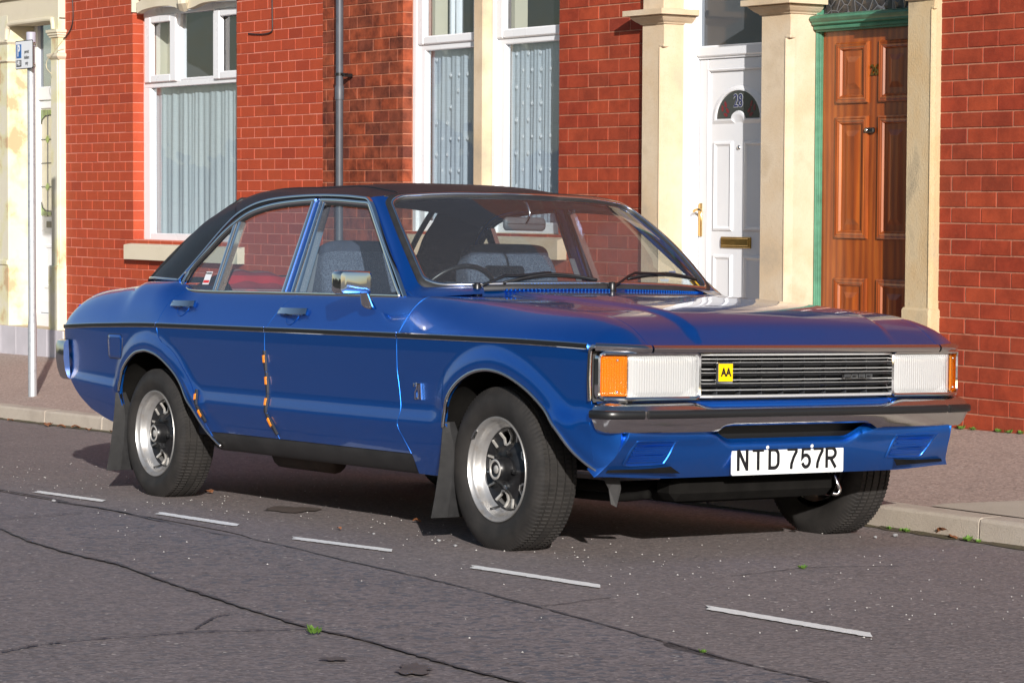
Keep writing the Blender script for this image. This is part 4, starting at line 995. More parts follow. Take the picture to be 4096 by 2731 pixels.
def m_fur():
    q = NT('fleecy_seat_cover'); v = q.vor(q.coord(), 120, 'DISTANCE_TO_EDGE'); c = q.ramp(v, [(0, (.13, .16, .22)), (.2, (.06, .075, .12)), (.5, (.035, .045, .075))]); q.set(Base_Color=c, Roughness=.9); q.bump(v, .8, .01); return q.m
M['fur'] = m_fur()
M['trim_in'] = simple('navy_interior_vinyl', (.018, .022, .036), .6, var=.15, vscale=12)
M['headlin'] = simple('dark_headlining', (.10, .10, .12), .9)
def m_tartan():
    q = NT('tartan_blanket'); oc = q.coord('Generated'); sp = q.n('SeparateXYZ'); q.l(oc, sp.inputs[0])
    def bands(s, sc):
        f = q.math('FRACT', q.math('MULTIPLY', s, sc)); return f
    a = bands(sp.outputs[0], 4.0); b = bands(sp.outputs[2], 2.6)
    st = [(0, (.42, .02, .03)), (.36, (.42, .02, .03)), (.37, (.01, .03, .04)), (.62, (.01, .03, .04)), (.63, (.42, .02, .03)), (.80, (.5, .42, .12)), (.83, (.42, .02, .03)), (.9, (.5, .48, .45)), (.925, (.30, .015, .03))]
    c = q.mix(.5, q.ramp(a, st, 'CONSTANT'), q.ramp(b, st, 'CONSTANT')); q.set(Base_Color=c, Roughness=.95); return q.m
M['tartan'] = m_tartan()

# ------------------------------------------------------------------ body surface
CAR = empty('saloon_car', (0, 0, 0))
CM = Matrix.Identity(4)
for i in range(3):
    for j in range(3): CM[i][j] = CW[i][j]
CAR.matrix_world = CM
tag(CAR, 'blue metallic four-door saloon car with black vinyl roof and chrome bumper parked at the kerb', 'car')
stripz = spl([(-2.46, .752), (-1.9, .770), (-1.3, .781), (0, .782), (1.5, .779), (1.85, .773), (2.06, .766)])
halfw = spl([(-2.46, .80), (-2.40, .828), (-2.2, .856), (-1.8, .878), (-1.2, .888), (0, .893), (1.2, .890), (1.6, .884), (1.8, .872), (1.95, .854), (2.05, .840)])
halfwl = spl([(-2.46, .80), (-2.40, .828), (-2.2, .856), (-1.8, .878), (-1.2, .888), (0, .893), (1.2, .890), (1.6, .884), (1.8, .873), (1.93, .861), (1.98, .850), (2.02, .832), (2.06, .806), (2.10, .765)])
creasez = spl([(-2.4, .505), (-1.95, .482), (-1.73, .471), (-.9, .448), (.77, .441), (1.05, .444), (1.82, .488), (2.06, .50)])
topz = spl([(-2.47, .80), (-2.44, .855), (-2.40, .885), (-2.33, .908), (-2.14, .934), (-1.9, .950), (-1.78, .959), (-1.70, .968), (-1.62, .977), (-1.32, .979), (-1.24, .968), (-1.15, .945), (-1.05, .932), (-.9, .929), (.62, .929), (.82, .932), (1.08, .924), (1.3, .915), (1.515, .902), (1.65, .894), (1.79, .883), (1.888, .868), (1.966, .847), (2.02, .824), (2.064, .796), (2.097, .775), (2.12, .763), (2.15, .758)])
topy = spl([(-2.47, .62), (-2.3, .66), (-1.9, .70), (-1.72, .715), (-1.6, .745), (-1.3, .768), (-1.0, .795), (.62, .795), (.80, .786), (.95, .757), (1.10, .718), (1.25, .692), (1.42, .680), (2.2, .68)])
ARCHF = [(2.0, .325), (1.902, .393), (1.835, .464), (1.768, .528), (1.677, .591), (1.586, .634), (1.493, .661), (1.40, .669), (1.31, .657), (1.226, .626), (1.162, .584), (1.122, .534), (1.107, .471), (1.10, .40), (1.095, .245)]
ARCHR = [(-.734, .267), (-.838, .334), (-.921, .418), (-1.005, .486), (-1.089, .559), (-1.184, .611), (-1.279, .647), (-1.375, .663), (-1.433, .662), (-1.511, .649), (-1.589, .612), (-1.648, .566), (-1.675, .512), (-1.688, .445), (-1.692, .36), (-1.693, .30)]
AF = np.array(smooth_path(ARCHF, 6)); AR = np.array(smooth_path(ARCHR, 6))
def arch_d(x, z):
    d = 9.0
    for A in (AF, AR):
        a = A[:-1]; b = A[1:] - a; t = np.clip(((x - a[:, 0]) * b[:, 0] + (z - a[:, 1]) * b[:, 1]) / (b ** 2).sum(1), 0, 1)
        d = min(d, float(np.sqrt(((a[:, 0] + t * b[:, 0] - x) ** 2 + (a[:, 1] + t * b[:, 1] - z) ** 2).min())))
    return d
dz_tab = spl([(-.20, -.052), (-.12, -.030), (-.06, -.013), (0, -.0015)])
def ylow(x, z):
    zs = stripz(x); zc = creasez(x)
    w = sstep(.50, .58, z); hw = halfwl(x) * (1 - w) + halfw(x) * w
    if z <= zc: d = dz_tab(max(z - zc, -.2))
    else:
        k = (z - zc) / (zs - zc)
        d = -.0015 - .0085 * sstep(0, .22, k) + .010 * sstep(.15, 1.0, k)
    if -2.0 < x < 2.1:
        r = arch_d(x, z); back = (x < 1.38 and x > 0) or x < -1.38; d += .012 * (1 - sstep(.022, .098, r)) * (sstep(.40, .56, z) if back else sstep(.2, .3, z))
    return hw + d
def yup(x, s):
    zs = stripz(x); ys = ylow(x, zs); zt = max(topz(x), zs + .002); yt = topy(x); h = zt - zs
    p0 = (ys, zs); p1 = (ys - .024, zs + .55 * h); p2 = (min(yt + .085, ys - .02), zt + .001); p3 = (yt, zt)
    wd = sstep(-1.40, -1.10, x) * (1 - sstep(.65, 1.15, x)); p2 = (p2[0] * (1 - wd) + (yt + .030) * wd, p2[1] * (1 - wd) + (zt - .016) * wd); p1 = (p1[0] - .010 * wd, p1[1] - .04 * h * wd)
    b = ((1 - s) ** 3, 3 * s * (1 - s) ** 2, 3 * s * s * (1 - s), s ** 3)
    y_, z_ = sum(k * p[0] for k, p in zip(b, (p0, p1, p2, p3))), sum(k * p[1] for k, p in zip(b, (p0, p1, p2, p3)))
    if x > 1.7: z_ = max(min(z_, topz(x + max(0, 2.11 - nosex(y_)))), zs)
    return y_, z_
def nosex(y): y = abs(y); return 2.126 - .016 * (y / .67) ** 2 - (.085 * ((y - .70) / .155) ** 1.6 if y > .70 else 0)
def side_pt(x, z, s=-1):      # on the flank below the strip
    return np.array([x, s * ylow(x, z), z])
def up_pt(x, t, s=-1):
    y, z = yup(x, t); return np.array([x, s * y, z])
def flank(x, z, s=-1):        # by height, anywhere on the flank
    if z <= stripz(x): return side_pt(x, z, s)
    lo, hi = 0, 1
    for _ in range(18):
        mid = (lo + hi) / 2
        if yup(x, mid)[1] < z: lo = mid
        else: hi = mid
    return up_pt(x, lo, s)
GAP = .0022
def panel(name, P, s, mat, parent=CAR, flange=.014, rim=.0018, **kw):
    """grid of points (columns along x, rows upward) with rounded, turned-in edges"""
    P = [[np.array(p, float) for p in c] for c in P]; n, k = len(P), len(P[0]); o = MB()
    fl = s > 0
    o.grid(P, flip=fl)
    loop = [(i, 0) for i in range(n)] + [(n - 1, j) for j in range(1, k)] + [(i, k - 1) for i in range(n - 2, -1, -1)] + [(0, j) for j in range(k - 2, 0, -1)]
    R1 = []; R2 = []
    for (i, j) in loop:
        a = P[min(i + 1, n - 1)][j] - P[max(i - 1, 0)][j]; b = P[i][min(j + 1, k - 1)] - P[i][max(j - 1, 0)]
        nn = np.cross(a, b); l_ = np.linalg.norm(nn); nn = nn / l_ if l_ > 1e-12 else np.array([0, s, 0.]);
        if fl: nn = -nn
        out = np.zeros(3)
        if i == 0: out += P[0][j] - P[1][j]
        if i == n - 1: out += P[n - 1][j] - P[n - 2][j]
        if j == 0: out += (P[i][0] - P[i][1]) / (np.linalg.norm(P[i][0] - P[i][1]) + 1e-9) * (np.linalg.norm(out) + 1e-3)
        if j == k - 1: out += (P[i][k - 1] - P[i][k - 2]) / (np.linalg.norm(P[i][k - 1] - P[i][k - 2]) + 1e-9) * (np.linalg.norm(out) + 1e-3)
        out = out - nn * (out @ nn); l2 = np.linalg.norm(out); out = out / l2 if l2 > 1e-12 else out
        r1 = P[i][j] + out * rim - nn * rim; R1.append(r1); R2.append(r1 - nn * flange)
    R0 = [P[i][j] for i, j in loop]
    o.grid([R0, R1, R2], close_v=True, flip=not fl)
    import bmesh
    me = o.mesh(name, mat, True); bm = bmesh.new(); bm.from_mesh(me); bmesh.ops.remove_doubles(bm, verts=bm.verts, dist=1e-5); bm.to_mesh(me); bm.free()
    me.polygons.foreach_set('use_smooth', [True] * len(me.polygons)); me.set_sharp_from_angle(angle=math.radians(50))
    ob = bpy.data.objects.new(name, me); COL.objects.link(ob); ob.parent = parent; tag(ob, **kw); return ob
def flank_panel(name, s, xl, xr, zb, ncol=40, top=True, ztop=None, nr=26, nu=12, extra=(), parent=CAR):
    """xl(z), xr(z): edges; zb(x): lower edge"""
    ts = sorted(set(list(np.linspace(0, 1, ncol)) + list(extra))); P = []
    for t in ts:
        col = []
        x = xl(.5) * (1 - t) + xr(.5) * t
        zbx = zb(x); zc = None
        for _ in range(4):
            x0 = xl(zbx) * (1 - t) + xr(zbx) * t; zbx = zb(x0)
        zc = creasez(x0); zs = stripz(x0)
        lows = []
        if zbx < zc - .03: lows = list(np.linspace(zbx, zc - .006, 7)) + [zc] + list(zc + (zs - zc) * np.linspace(.02, 1, nr - 8))
        else: lows = list(np.linspace(zbx, zs, nr))
        for z in lows:
            x = xl(z) * (1 - t) + xr(z) * t; zz = min(z, stripz(x)) if z > .7 else z; col.append(side_pt(x, zz, s))
        if top:
            for k in range(1, nu + 1):
                q_ = k / nu; x = col[-1][0]
                for _ in range(3):
                    z = yup(x, q_)[1]; x = xl(z) * (1 - t) + xr(z) * t
                col.append(up_pt(x, q_, s))
        P.append(col)
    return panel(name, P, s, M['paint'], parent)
# panel edges (x as a function of z)
eFD = spl([(.24, .862), (.325, .839), (.385, .806), (.436, .773), (.493, .787), (.573, .778), (.656, .765), (.761, .766), (.787, .773), (.859, .795), (.918, .824), (.94, .84)])
eMD = spl([(.24, -.18), (.326, -.196), (.345, -.206), (.441, -.266), (.555, -.275), (.691, -.288), (.774, -.284), (.810, -.266), (.874, -.230), (.925, -.168), (.94, -.15)])
eRD = spl([(.24, -.74), (.327, -.803), (.488, -.924), (.534, -.966), (.589, -1.030), (.654, -1.115), (.686, -1.179), (.712, -1.255), (.743, -1.290), (.782, -1.300), (.826, -1.279), (.900, -1.227), (.939, -1.163), (.969, -1.079), (.99, -1.04)])
eFrontUp = lambda z: 2.028
seamx = spl([(.30, 1.992), (.313, 1.999), (.335, 2.014), (.358, 2.033), (.388, 2.056), (.43, 2.074), (.463, 2.08), (.52, 2.06), (.57, 1.992), (.60, 1.988), (.9, 1.988)])
def archz(A, x):
    i = int(np.argmax(A[:, 1])); L_ = A[:i + 1]; R_ = A[i:]
    B_ = L_ if abs(x - L_[0, 0]) <= abs(L_[-1, 0] - L_[0, 0]) and (x - A[i, 0]) * (L_[0, 0] - A[i, 0]) >= 0 else R_
    xs_ = B_[:, 0]; o_ = np.argsort(xs_); return float(np.interp(x, xs_[o_], B_[o_, 1]))
FRx = spl([(.24, -2.14), (.322, -1.9), (.352, -2.0), (.9, -2.4)])
for s in (-1, 1):
    fd = flank_panel('front_door', s, lambda z: eMD(z) + GAP, lambda z: eFD(z) - GAP, lambda x: .328, 44)
    rd = flank_panel('rear_door', s, lambda z: eRD(z) + GAP, lambda z: eMD(z) - GAP, lambda x: .328, 48)
    if s < 0: FDOOR, RDOOR = fd, rd
    # front wing: behind / above / ahead of the arch in one sheet
    def zbw(x):
        if x < 1.098: return .252
        if x > 1.985: return max(float(np.interp(x, [1.985, 2.0, 2.038, 2.056, 2.08], [.335, .335, .358, .388, .463])), 0)
        return max(archz(AF, x), .252)
    ex = [(x - .7922) / (1.985 - .7922) for x in (1.094, 1.0985, 1.101, 1.103, 1.105, 1.107, 1.110, 1.115, 1.120, 1.126, 1.134, 1.145, 1.16)]
    P = []
    xsl = sorted(set([.0, .02, .05] + list(np.linspace(.0, 1, 62)) + [min(max(e, 0), 1) for e in ex]))
    for t in xsl:
        xm = (.79 + GAP) * (1 - t) + (1.985) * t; zbx = zbw(xm); col = []
        wl = 1 - sstep(0, .12, t); zs = stripz(xm)
        zrow = list(zbx + (zs - zbx) * np.linspace(0, 1, 34))
        for z in zrow:
            x = xm + wl * (eFD(z) + GAP - (.79 + GAP)); zz = min(z, stripz(x)) if z > .7 else z
            col.append(side_pt(x, zz, s))
        for k in range(1, 17):
            q_ = k / 16; x = col[-1][0]
            for _ in range(3): x = xm + wl * (eFD(yup(x, q_)[1]) + GAP - (.79 + GAP))
            # the top runs forward to the bonnet trim, curving with the plan of the nose
            xe = xm + sstep(.66, 1.0, t) * sstep(0, .25, q_) * (nosex(yup(xm, q_)[0]) - .007 - 1.985)
            p = up_pt(xe if t > .3 else x, q_, s); col.append(p)
        P.append(col)
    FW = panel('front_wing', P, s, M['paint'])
    # nose piece of the wing below the bumper
    P = []
    for i in range(14):
        z = .325 + (.566 - .325) * i / 13; row = []
        xa = 1.983; xb = max(seamx(z), xa + .003)
        for j in range(10): x = xa + (xb - xa) * j / 9; row.append(side_pt(x, z, s))
        P.append(row)
    P = [[P[i][j] for i in range(14)] for j in range(10)]
    panel('wing_corner', P, s, M['paint'])
    # rear quarter
    zbr = spl([(-2.42, .62), (-2.36, .56), (-2.30, .505), (-2.25, .462), (-2.18, .416), (-2.09, .374), (-2.0, .350), (-1.88, .324), (-1.75, .31), (-1.60, .30)])
    P = []; xsl = sorted(set(list(np.linspace(0, 1, 60)) + [(x + 2.405) / (2.405 - .74) for x in (-1.70, -1.696, -1.693, -1.690, -1.687, -1.683, -1.678, -1.67, -1.66)]))
    for t in xsl:
        # right edge follows the rear door, left edge the tail
        def xr_(z): return eRD(z) - GAP
        def x_at(z): return -2.405 * (1 - t) + xr_(z) * t
        z = .5; 
        xm = x_at(.78); col = []
        x0 = x_at(.45)
        # lower limit
        zz = .28
        for z in np.linspace(.25, .76, 200):
            x = x_at(z)
            if x < -1.693: lim = zbr(x)
            else: lim = archz(AR, x) if x < -.734 else .267
            if z >= lim: zz = z; break
        zs = stripz(xm)
        for z in np.linspace(zz, zs, 34):
            x = x_at(z); col.append(side_pt(x, min(z, stripz(x)), s))
        for k in range(1, 17):
            q_ = k / 16; x = col[-1][0]
            for _ in range(3): x = x_at(yup(x, q_)[1])
            col.append(up_pt(x, q_, s))
        P.append(col)
    RQ = panel('rear_wing', P, s, M['paint'])
    if s < 0: FWING, RWING = FW, RQ
    # arch lip and bright trim
    for A, nm in ((AF, 'front'), (AR, 'rear')):
        o = MB(); lo = .30 if nm == 'front' else .40
        pth = [side_pt(x, z, s) + np.array([0, s * .0005, 0]) for x, z in A if not (abs(x) < 1.2 and nm == 'front' and z < .44) and not (x < -1.6 and z < .46)]
        cen = np.array([1.42 if nm == 'front' else -1.36, s * .86, .36])
        sd = [(p - cen) * np.array([1, 0, 1]) for p in pth]
        o.sweep(pth, [(-.007, .004), (-.007, -.004), (-.003, -.006), (.003, -.006), (.006, -.003), (.006, .003), (.002, .006), (-.003, .006)], sd)
        o.build('arch_trim', M['chrome_dull'], CAR)
        o = MB(); P = []
        for x, z in A:
            p = side_pt(x, z, s); P.append([p, p + np.array([0, -s * .012, 0]), p + np.array([0, -s * .03, .004]) + (p - cen) * np.array([.05, 0, .05]), p + np.array([0, -s * .30, 0]) + (p - cen) * np.array([.12, 0, .12])])
        o.grid(P); o.build('wheel_arch_liner', M['under'], CAR, smooth=True)
    # sill
    o = MB(); P = []
    for x in np.linspace(-.80, 1.10, 30):
        yb = ylow(x, .33); P.append([(x, s * (yb - .012), .345), (x, s * (yb - .006), .324), (x, s * (yb - .012), .30), (x, s * (yb - .034), .258), (x, s * (yb - .06), .246), (x, s * (yb - .20), .25)])
    o.grid(P, flip=s > 0); o.build('sill', M['matt_black'], CAR)
    # rubbing strip with bright edges, one length for each panel
    cuts = [(-2.40, eRD(.78) - .006), (eRD(.78) + .004, eMD(.78) - .004), (eMD(.78) + .004, eFD(.78) - .004), (eFD(.78) + .004, 1.975)]
    for a, b in cuts:
        pth = [side_pt(x, stripz(x) - .001, s) for x in np.linspace(a, b, 24)]
        pr = [(-.011, -.001), (-.011, .004), (-.008, .006), (.008, .006), (.011, .004), (.011, -.001)]
        if s > 0: pr = [(a_, -b_) for a_, b_ in pr]
        o = MB(); o.sweep(pth, pr, (0, 0, 1)); st_ = o.build('rubbing_strip', M['chrome'], CAR, smooth=False)
        o = MB(); pr = [(-.0075, .005), (-.0065, .0078), (.0065, .0078), (.0075, .005)]
        if s > 0: pr = [(a_, -b_) for a_, b_ in pr]
        o.sweep(pth, pr, (0, 0, 1)); o.build('strip_insert', M['rub_strip'], st_, smooth=False)
    # dark ribbons behind the shut lines, standing in for shade in the gaps
    o = MB()
    for e, za, zb_ in ((eFD, .33, .93), (eMD, .33, .925), (eRD, .33, .965)):
        P = []
        for z in np.linspace(za, zb_, 30):
            x = e(z); p = flank(x, z, s); P.append([p + np.array([-.014, -s * .013, 0]), p + np.array([.014, -s * .013, 0])])
        o.grid(P)
    P = []
    for x in np.linspace(-.78, .85, 30): p = side_pt(x, .326, s); P.append([p + np.array([0, -s * .013, -.014]), p + np.array([0, -s * .013, .014])])
    o.grid(P); o.build('dark_gap_strip', M['rubber'], CAR, smooth=False)

# ---- bonnet
def bulge(y): y = abs(y); return .014 * (1 - sstep(.435, .485, y)) + .016 * (1 - (y / .68) ** 2) * .9
def nosex(y): y = abs(y); return 2.126 - .016 * (y / .67) ** 2 - (.085 * ((y - .70) / .155) ** 1.6 if y > .70 else 0)
def bz(x, y):
    return topz(x - (nosex(y) - 2.11)) + bulge(y) * sstep(2.125, 2.03, x - (nosex(y) - 2.11)) if False else topz(x - (nosex(y) - 2.11)) + bulge(y) * (1 - sstep(2.02, 2.118, x - (nosex(y) - 2.11)))
def cowlx(y): return .985 - .10 * (y / .68) ** 2
P = []
ysn = sorted(set(list(np.linspace(-.677, .677, 41)) + [sg * v for sg in (-1, 1) for v in (.43, .44, .45, .46, .47, .48, .49)]))
for y in ysn:
    x1 = nosex(y) - .006; x0 = cowlx(y); col = []
    for k in range(46):
        t = k / 45; t = 1 - (1 - t) ** 1.5; x = x0 + (x1 - x0) * t; col.append((x, y, bz(x, y)))
    P.append(col)
BON = panel('bonnet', P, 1, M['paint'])
# scuttle between bonnet and windscreen
P = []
for y in np.linspace(-.78, .78, 41):
    a = abs(y); x1 = cowlx(min(a, .68)) - .004 if a < .68 else cowlx(.68) - (a - .68) * .3
    wb = .885 - .235 * (a / .72) ** 2; wz = .966 + .012 * (1 - (a / .72) ** 2)
    col = []
    for k in range(9):
        t = k / 8; x = x1 + (wb - .01 - x1) * t; zf = bz(x1, min(a, .677)) if a < .68 else topz(max(x1, .8))
        z = zf - .012 * math.sin(math.pi * min(t * 1.2, 1)) + (wz - zf - .004) * sstep(.35, 1, t); col.append((x, y, z))
    P.append(col)
panel('scuttle', P, -1, M['paint'])
# punched air slots either side on the scuttle
o = MB()
for y in np.arange(-.44, .60, .016):
    if -.06 < y - .06 < .02: continue
    a = abs(y); x = .925 - .235 * (a / .72) ** 2; z = .952 + .010 * (1 - (a / .72) ** 2)
    o.box((x - .010, y, z - .004), (x + .014, y + .007, z + .006), .002)
o.build('scuttle_louvre', M['paint'], CAR, smooth=False, kind='stuff')
o = MB(); o.box((.75, -.70, .86), (.99, .70, .90)); o.build('bulkhead', M['under'], CAR, smooth=False); o = MB(); o.box((1.99, -.70, .57), (2.02, .70, .76)); o.build('inner_panel', M['under'], CAR, smooth=False)
# ---- bright trim along the nose
def nose_trim(y0, y1, n=26):
    pth = []
    for y in np.linspace(y0, y1, n): pth.append((nosex(y) + .004, y, (.7605 + .006 * sstep(.66, .86, abs(y))) - .0))
    o = MB(); o.sweep(pth, [(-.013, -.006), (.013, -.010), (.015, -.004), (.013, .004), (.004, .011), (-.006, .010), (-.013, .003)], (0, 0, 1)); return o.build('nose_trim', M['chrome_dull'], CAR, auto=40)
nose_trim(-.672, .672); nose_trim(-.852, -.680, 16); nose_trim(.680, .852, 16)
for s in (-1, 1):
    o = MB(); pth = smooth_path([(2.028, s * .852, .768), (2.004, s * .853, .766), (1.991, s * .851, .752), (1.988, s * .852, .70), (1.988, s * .853, .64), (1.990, s * .851, .578)], 5)
    o.sweep(pth, [(-.008, -.005), (.008, -.005), (.009, .002), (.003, .007), (-.004, .007), (-.009, .002)], (1, 0, 0)); o.build('nose_trim', M['chrome_dull'], CAR)
# ---- headlights, indicators
def lamp_x(y): a = abs(y); return 2.100 - .004 * max(0, (a - .45) / .3) - .80 * max(0, a - .762)
def lens_x(y): a = abs(y); return 2.094 - .003 * max(0, (a - .45) / .3) - .88 * max(0, a - .757)
for s in (-1, 1):
    H = empty('headlight', (0, 0, 0), CAR)
    # bezel
    def fr(y0, y1, z0, z1, r, dx):
        return [(lamp_x(y) + dx, s * y, z) for y, z in round_rect(y0, y1, z0, z1, r, 5)]
    o = MB(); sub = []
    base = round_rect(.4545, .843, .588, .7465, .020, 6)
    dense = []
    for i in range(len(base)):
        a, b = np.array(base[i]), np.array(base[(i + 1) % len(base)]); m_ = max(1, int(np.linalg.norm(b - a) / .03)); dense += [a + (b - a) * k / m_ for k in range(m_)]
    pth = [(lamp_x(y) - .004, s * y, z) for y, z in dense]
    o.sweep(pth, [(-.012, -.006), (.010, -.006), (.014, 0), (.010, .006), (-.012, .006)], (1, 0, 0), closed=True); o.build('bezel', M['chrome'], H, auto=40)
    # reflector bowl and lens
    P = []; n = 14
    for i in range(n + 1):
        row = []
        for j in range(n + 1):
            y = .456 + (.755 - .456) * i / n; z = .592 + (.742 - .592) * j / n
            u_, v_ = (i / n - .5) * 2, (j / n - .5) * 2; d = .060 * (1 - min(1, u_ ** 2 * .6 + v_ ** 2 * .6)) + .004
            row.append((lens_x(y) - .012 - d, s * y, z))
        P.append(row)
    o = MB(); o.grid(P, flip=s < 0); o.build('reflector', M['reflector'], H)
    o = MB(); o.lathe([(.014, 0), (.016, .012), (.012, .03), (.004, .036), (0, .037)], 14, 'x', (lamp_x(.58) - .075, s * .605, .662)); o.build('bulb', M['chrome'], H)
    P = []
    for i in range(n + 1):
        row = []
        for j in range(n + 1):
            y = .4575 + (.754 - .4575) * i / n; z = .5935 + (.7405 - .5935) * j / n
            u_, v_ = (i / n - .5) * 2, (j / n - .5) * 2; e = max(abs(u_), abs(v_)); row.append((lens_x(y) + .003 - .010 * sstep(.82, 1, e) + .004 * (1 - u_ ** 2), s * y, z))
        P.append(row)
    o = MB(); o.grid(P, flip=s > 0)
    Q = [[(p[0] - .004, p[1], p[2]) for p in r_] for r_ in P]; o.grid(Q, flip=s < 0)
    o.build('lens', M['lens'], H)
    I = empty('indicator', (0, 0, 0), CAR)
    P = []; Q = []
    for i in range(n + 1):
        row = []; rq = []
        for j in range(n + 1):
            y = .7585 + (.836 - .7585) * i / n; z = .597 + (.7365 - .597) * j / n
            u_, v_ = (i / n - .5) * 2, (j / n - .5) * 2; e = max(abs(u_), abs(v_)); row.append((lens_x(y) + .004 - .010 * sstep(.84, 1, e), s * y, z)); rq.append((lens_x(y) - .022, s * y, z))
        P.append(row); Q.append(rq)
    o = MB(); o.grid(P, flip=s > 0); o.build('lens', M['amber'], I); o = MB(); o.grid(Q, flip=s > 0); o.build('reflector', M['amber_refl'], I)
    o = MB(); 
    for z in (.612, .722): o.lathe([(0, .008), (.004, .007), (.005, .002)], 10, 'x', (lens_x(.79) + .003, s * .79, z))
    o.build('screw', M['steel'], I)
    o = MB(); P = [[(lens_x(y) - .03, s * y, .578), (lens_x(y) - .032, s * y, .755)] for y in np.linspace(.44, .848, 16)]; o.grid(P); P = [[(lamp_x(y) - .006, s * y, .751), (lamp_x(y) - .10, s * y, .753)] for y in np.linspace(.44, .86, 16)]; o.grid(P)
    P = [[(lamp_x(y) - .012, s * y, .586), (lamp_x(y) - .012, s * y, .574)] for y in np.linspace(.44, .852, 14)]; o.grid(P)
    o.build('lamp_housing', M['blackpl'], CAR, smooth=False)
# ---- grille
GR = empty('grille', (0, 0, 0), CAR)
zt_, zb_ = .741, .592; gx_ = lambda y: 2.112 - .014 * (abs(y) / .45) ** 2
def slat(fr_, hh, mat, prj, name='slat'):
    z = zt_ - (zt_ - zb_) * fr_; pth = []
    ya = .449
    for y in np.linspace(-ya, ya, 21): pth.append((gx_(y) + prj - .010 * sstep(.435, .449, abs(y)), y, z))
    o = MB(); o.sweep(pth, [(-hh, -.012), (hh, -.012), (hh, .004), (hh * .4, .008), (-hh * .4, .008), (-hh, .004)], (0, 0, 1)); return o.build(name, M[mat], GR, smooth=False, fixn=True)
M['slat'] = simple('grille_slat', (.035, .035, .038), .22, .7)
M['bright_slat'] = simple('bright_anodised', (.70, .70, .70), .38, .5)
for f_ in (.11, .35, .61, .85): slat(f_, .0019, 'bright_slat', -.012)
for f_ in (.225, .47, .725): slat(f_, .0048, 'slat', .0); 
for f_ in (.225, .47, .725): slat(f_ - .036, .0010, 'bright_slat', .003, 'slat_edge')
slat(.0, .0042, 'bright_slat', .004, 'grille_bar'); slat(1.0, .0050, 'bright_slat', .006, 'grille_bar')
for y in (-.36, -.255, -.155, -.055, .045, .145, .245, .345):
    o = MB(); o.box((2.05, y - .0012, zb_), (2.082, y + .0012, zt_)); o.build('grille_divider', simple('grille_grey', (.04, .042, .045), .5) if 'gd' not in M else M['gd'], GR, smooth=False)
    M['gd'] = bpy.data.materials['grille_grey']
o = MB(); o.box((2.03, -.46, .575), (2.05, .46, .76)); o.build('radiator', simple('radiator_core', (.006, .006, .007), .6), GR, smooth=False)
# front panel: blue lip below the grille
o = MB(); P = []
for y in np.linspace(-.845, .845, 30):
    xx = (gx_(y) if abs(y) < .45 else lamp_x(y)); P.append([(xx - .05, y, .580), (xx - .012, y, .578), (xx + .0, y, .570), (xx + .004, y, .553), (xx - .01, y, .530), (xx - .05, y, .515)])
o.grid(P, flip=True); o.build('front_panel', M['paint'], CAR)
# ---- AA badge and maker's name on the grille
o = MB(); by0, by1, bz0, bz1 = -.395, -.318, .640, .715
bx_ = gx_(-.35) + .012
o.box((bx_ - .006, by0, bz0), (bx_ + .008, by1, bz1), .004); bd = o.build('club_badge', M['chrome'], CAR, smooth=False)
o = MB(); o.box((bx_ + .004, by0 + .009, bz0 + .006), (bx_ + .010, by1 - .005, bz1 - .006), .001); o.build('badge_face', M['yellow'], bd, smooth=False)
FT = lambda x, y, z: frame((x, y, z), (0, 1, 0), (0, 0, 1), (1, 0, 0))
text_mesh('AA', .040, M['plate_ink'], 'lettering', bd, FT(bx_ + .0108, (by0 + by1) / 2 + .002, (bz0 + bz1) / 2), bold=.0016, xs=.82)
fb = MB(); y0, y1, z0, z1 = .198, .338, .6515, .6665; xb_ = gx_(.27) + .010
# letters F O R D as chrome blocks
lw = (y1 - y0) / 4
for k, ch in enumerate('FORD'):
    a = y0 + k * lw + .002; b = a + lw - .004; t = .0035
    fb.box((xb_, a, z0), (xb_ + .007, a + t, z1)); fb.box((xb_, a, z1 - t), (xb_ + .0071, b, z1))
    if ch == 'F': fb.box((xb_, a, (z0 + z1) / 2 - t / 2), (xb_ + .0069, b - .004, (z0 + z1) / 2 + t / 2))
    if ch in 'OD': fb.box((xb_, b - t, z0 + (.002 if ch == 'D' else 0)), (xb_ + .0069, b, z1 - (.002 if ch == 'D' else 0))); fb.box((xb_, a, z0), (xb_ + .0071, b, z0 + t))
    if ch == 'R': fb.box((xb_, b - t, (z0 + z1) / 2), (xb_ + .0069, b, z1)); fb.box((xb_, a, (z0 + z1) / 2 - t / 2), (xb_ + .0068, b, (z0 + z1) / 2 + t / 2)); fb.box((xb_, b - t - .001, z0), (xb_ + .0067, b - .001, (z0 + z1) / 2))
fo = fb.build('maker_badge', M['chrome'], CAR, smooth=False)
o = MB(); o.box((xb_ - .004, y0, z0), (xb_ + .001, y1, z1), .001); o.build('badge_back', M['blackpl'], fo, smooth=False)
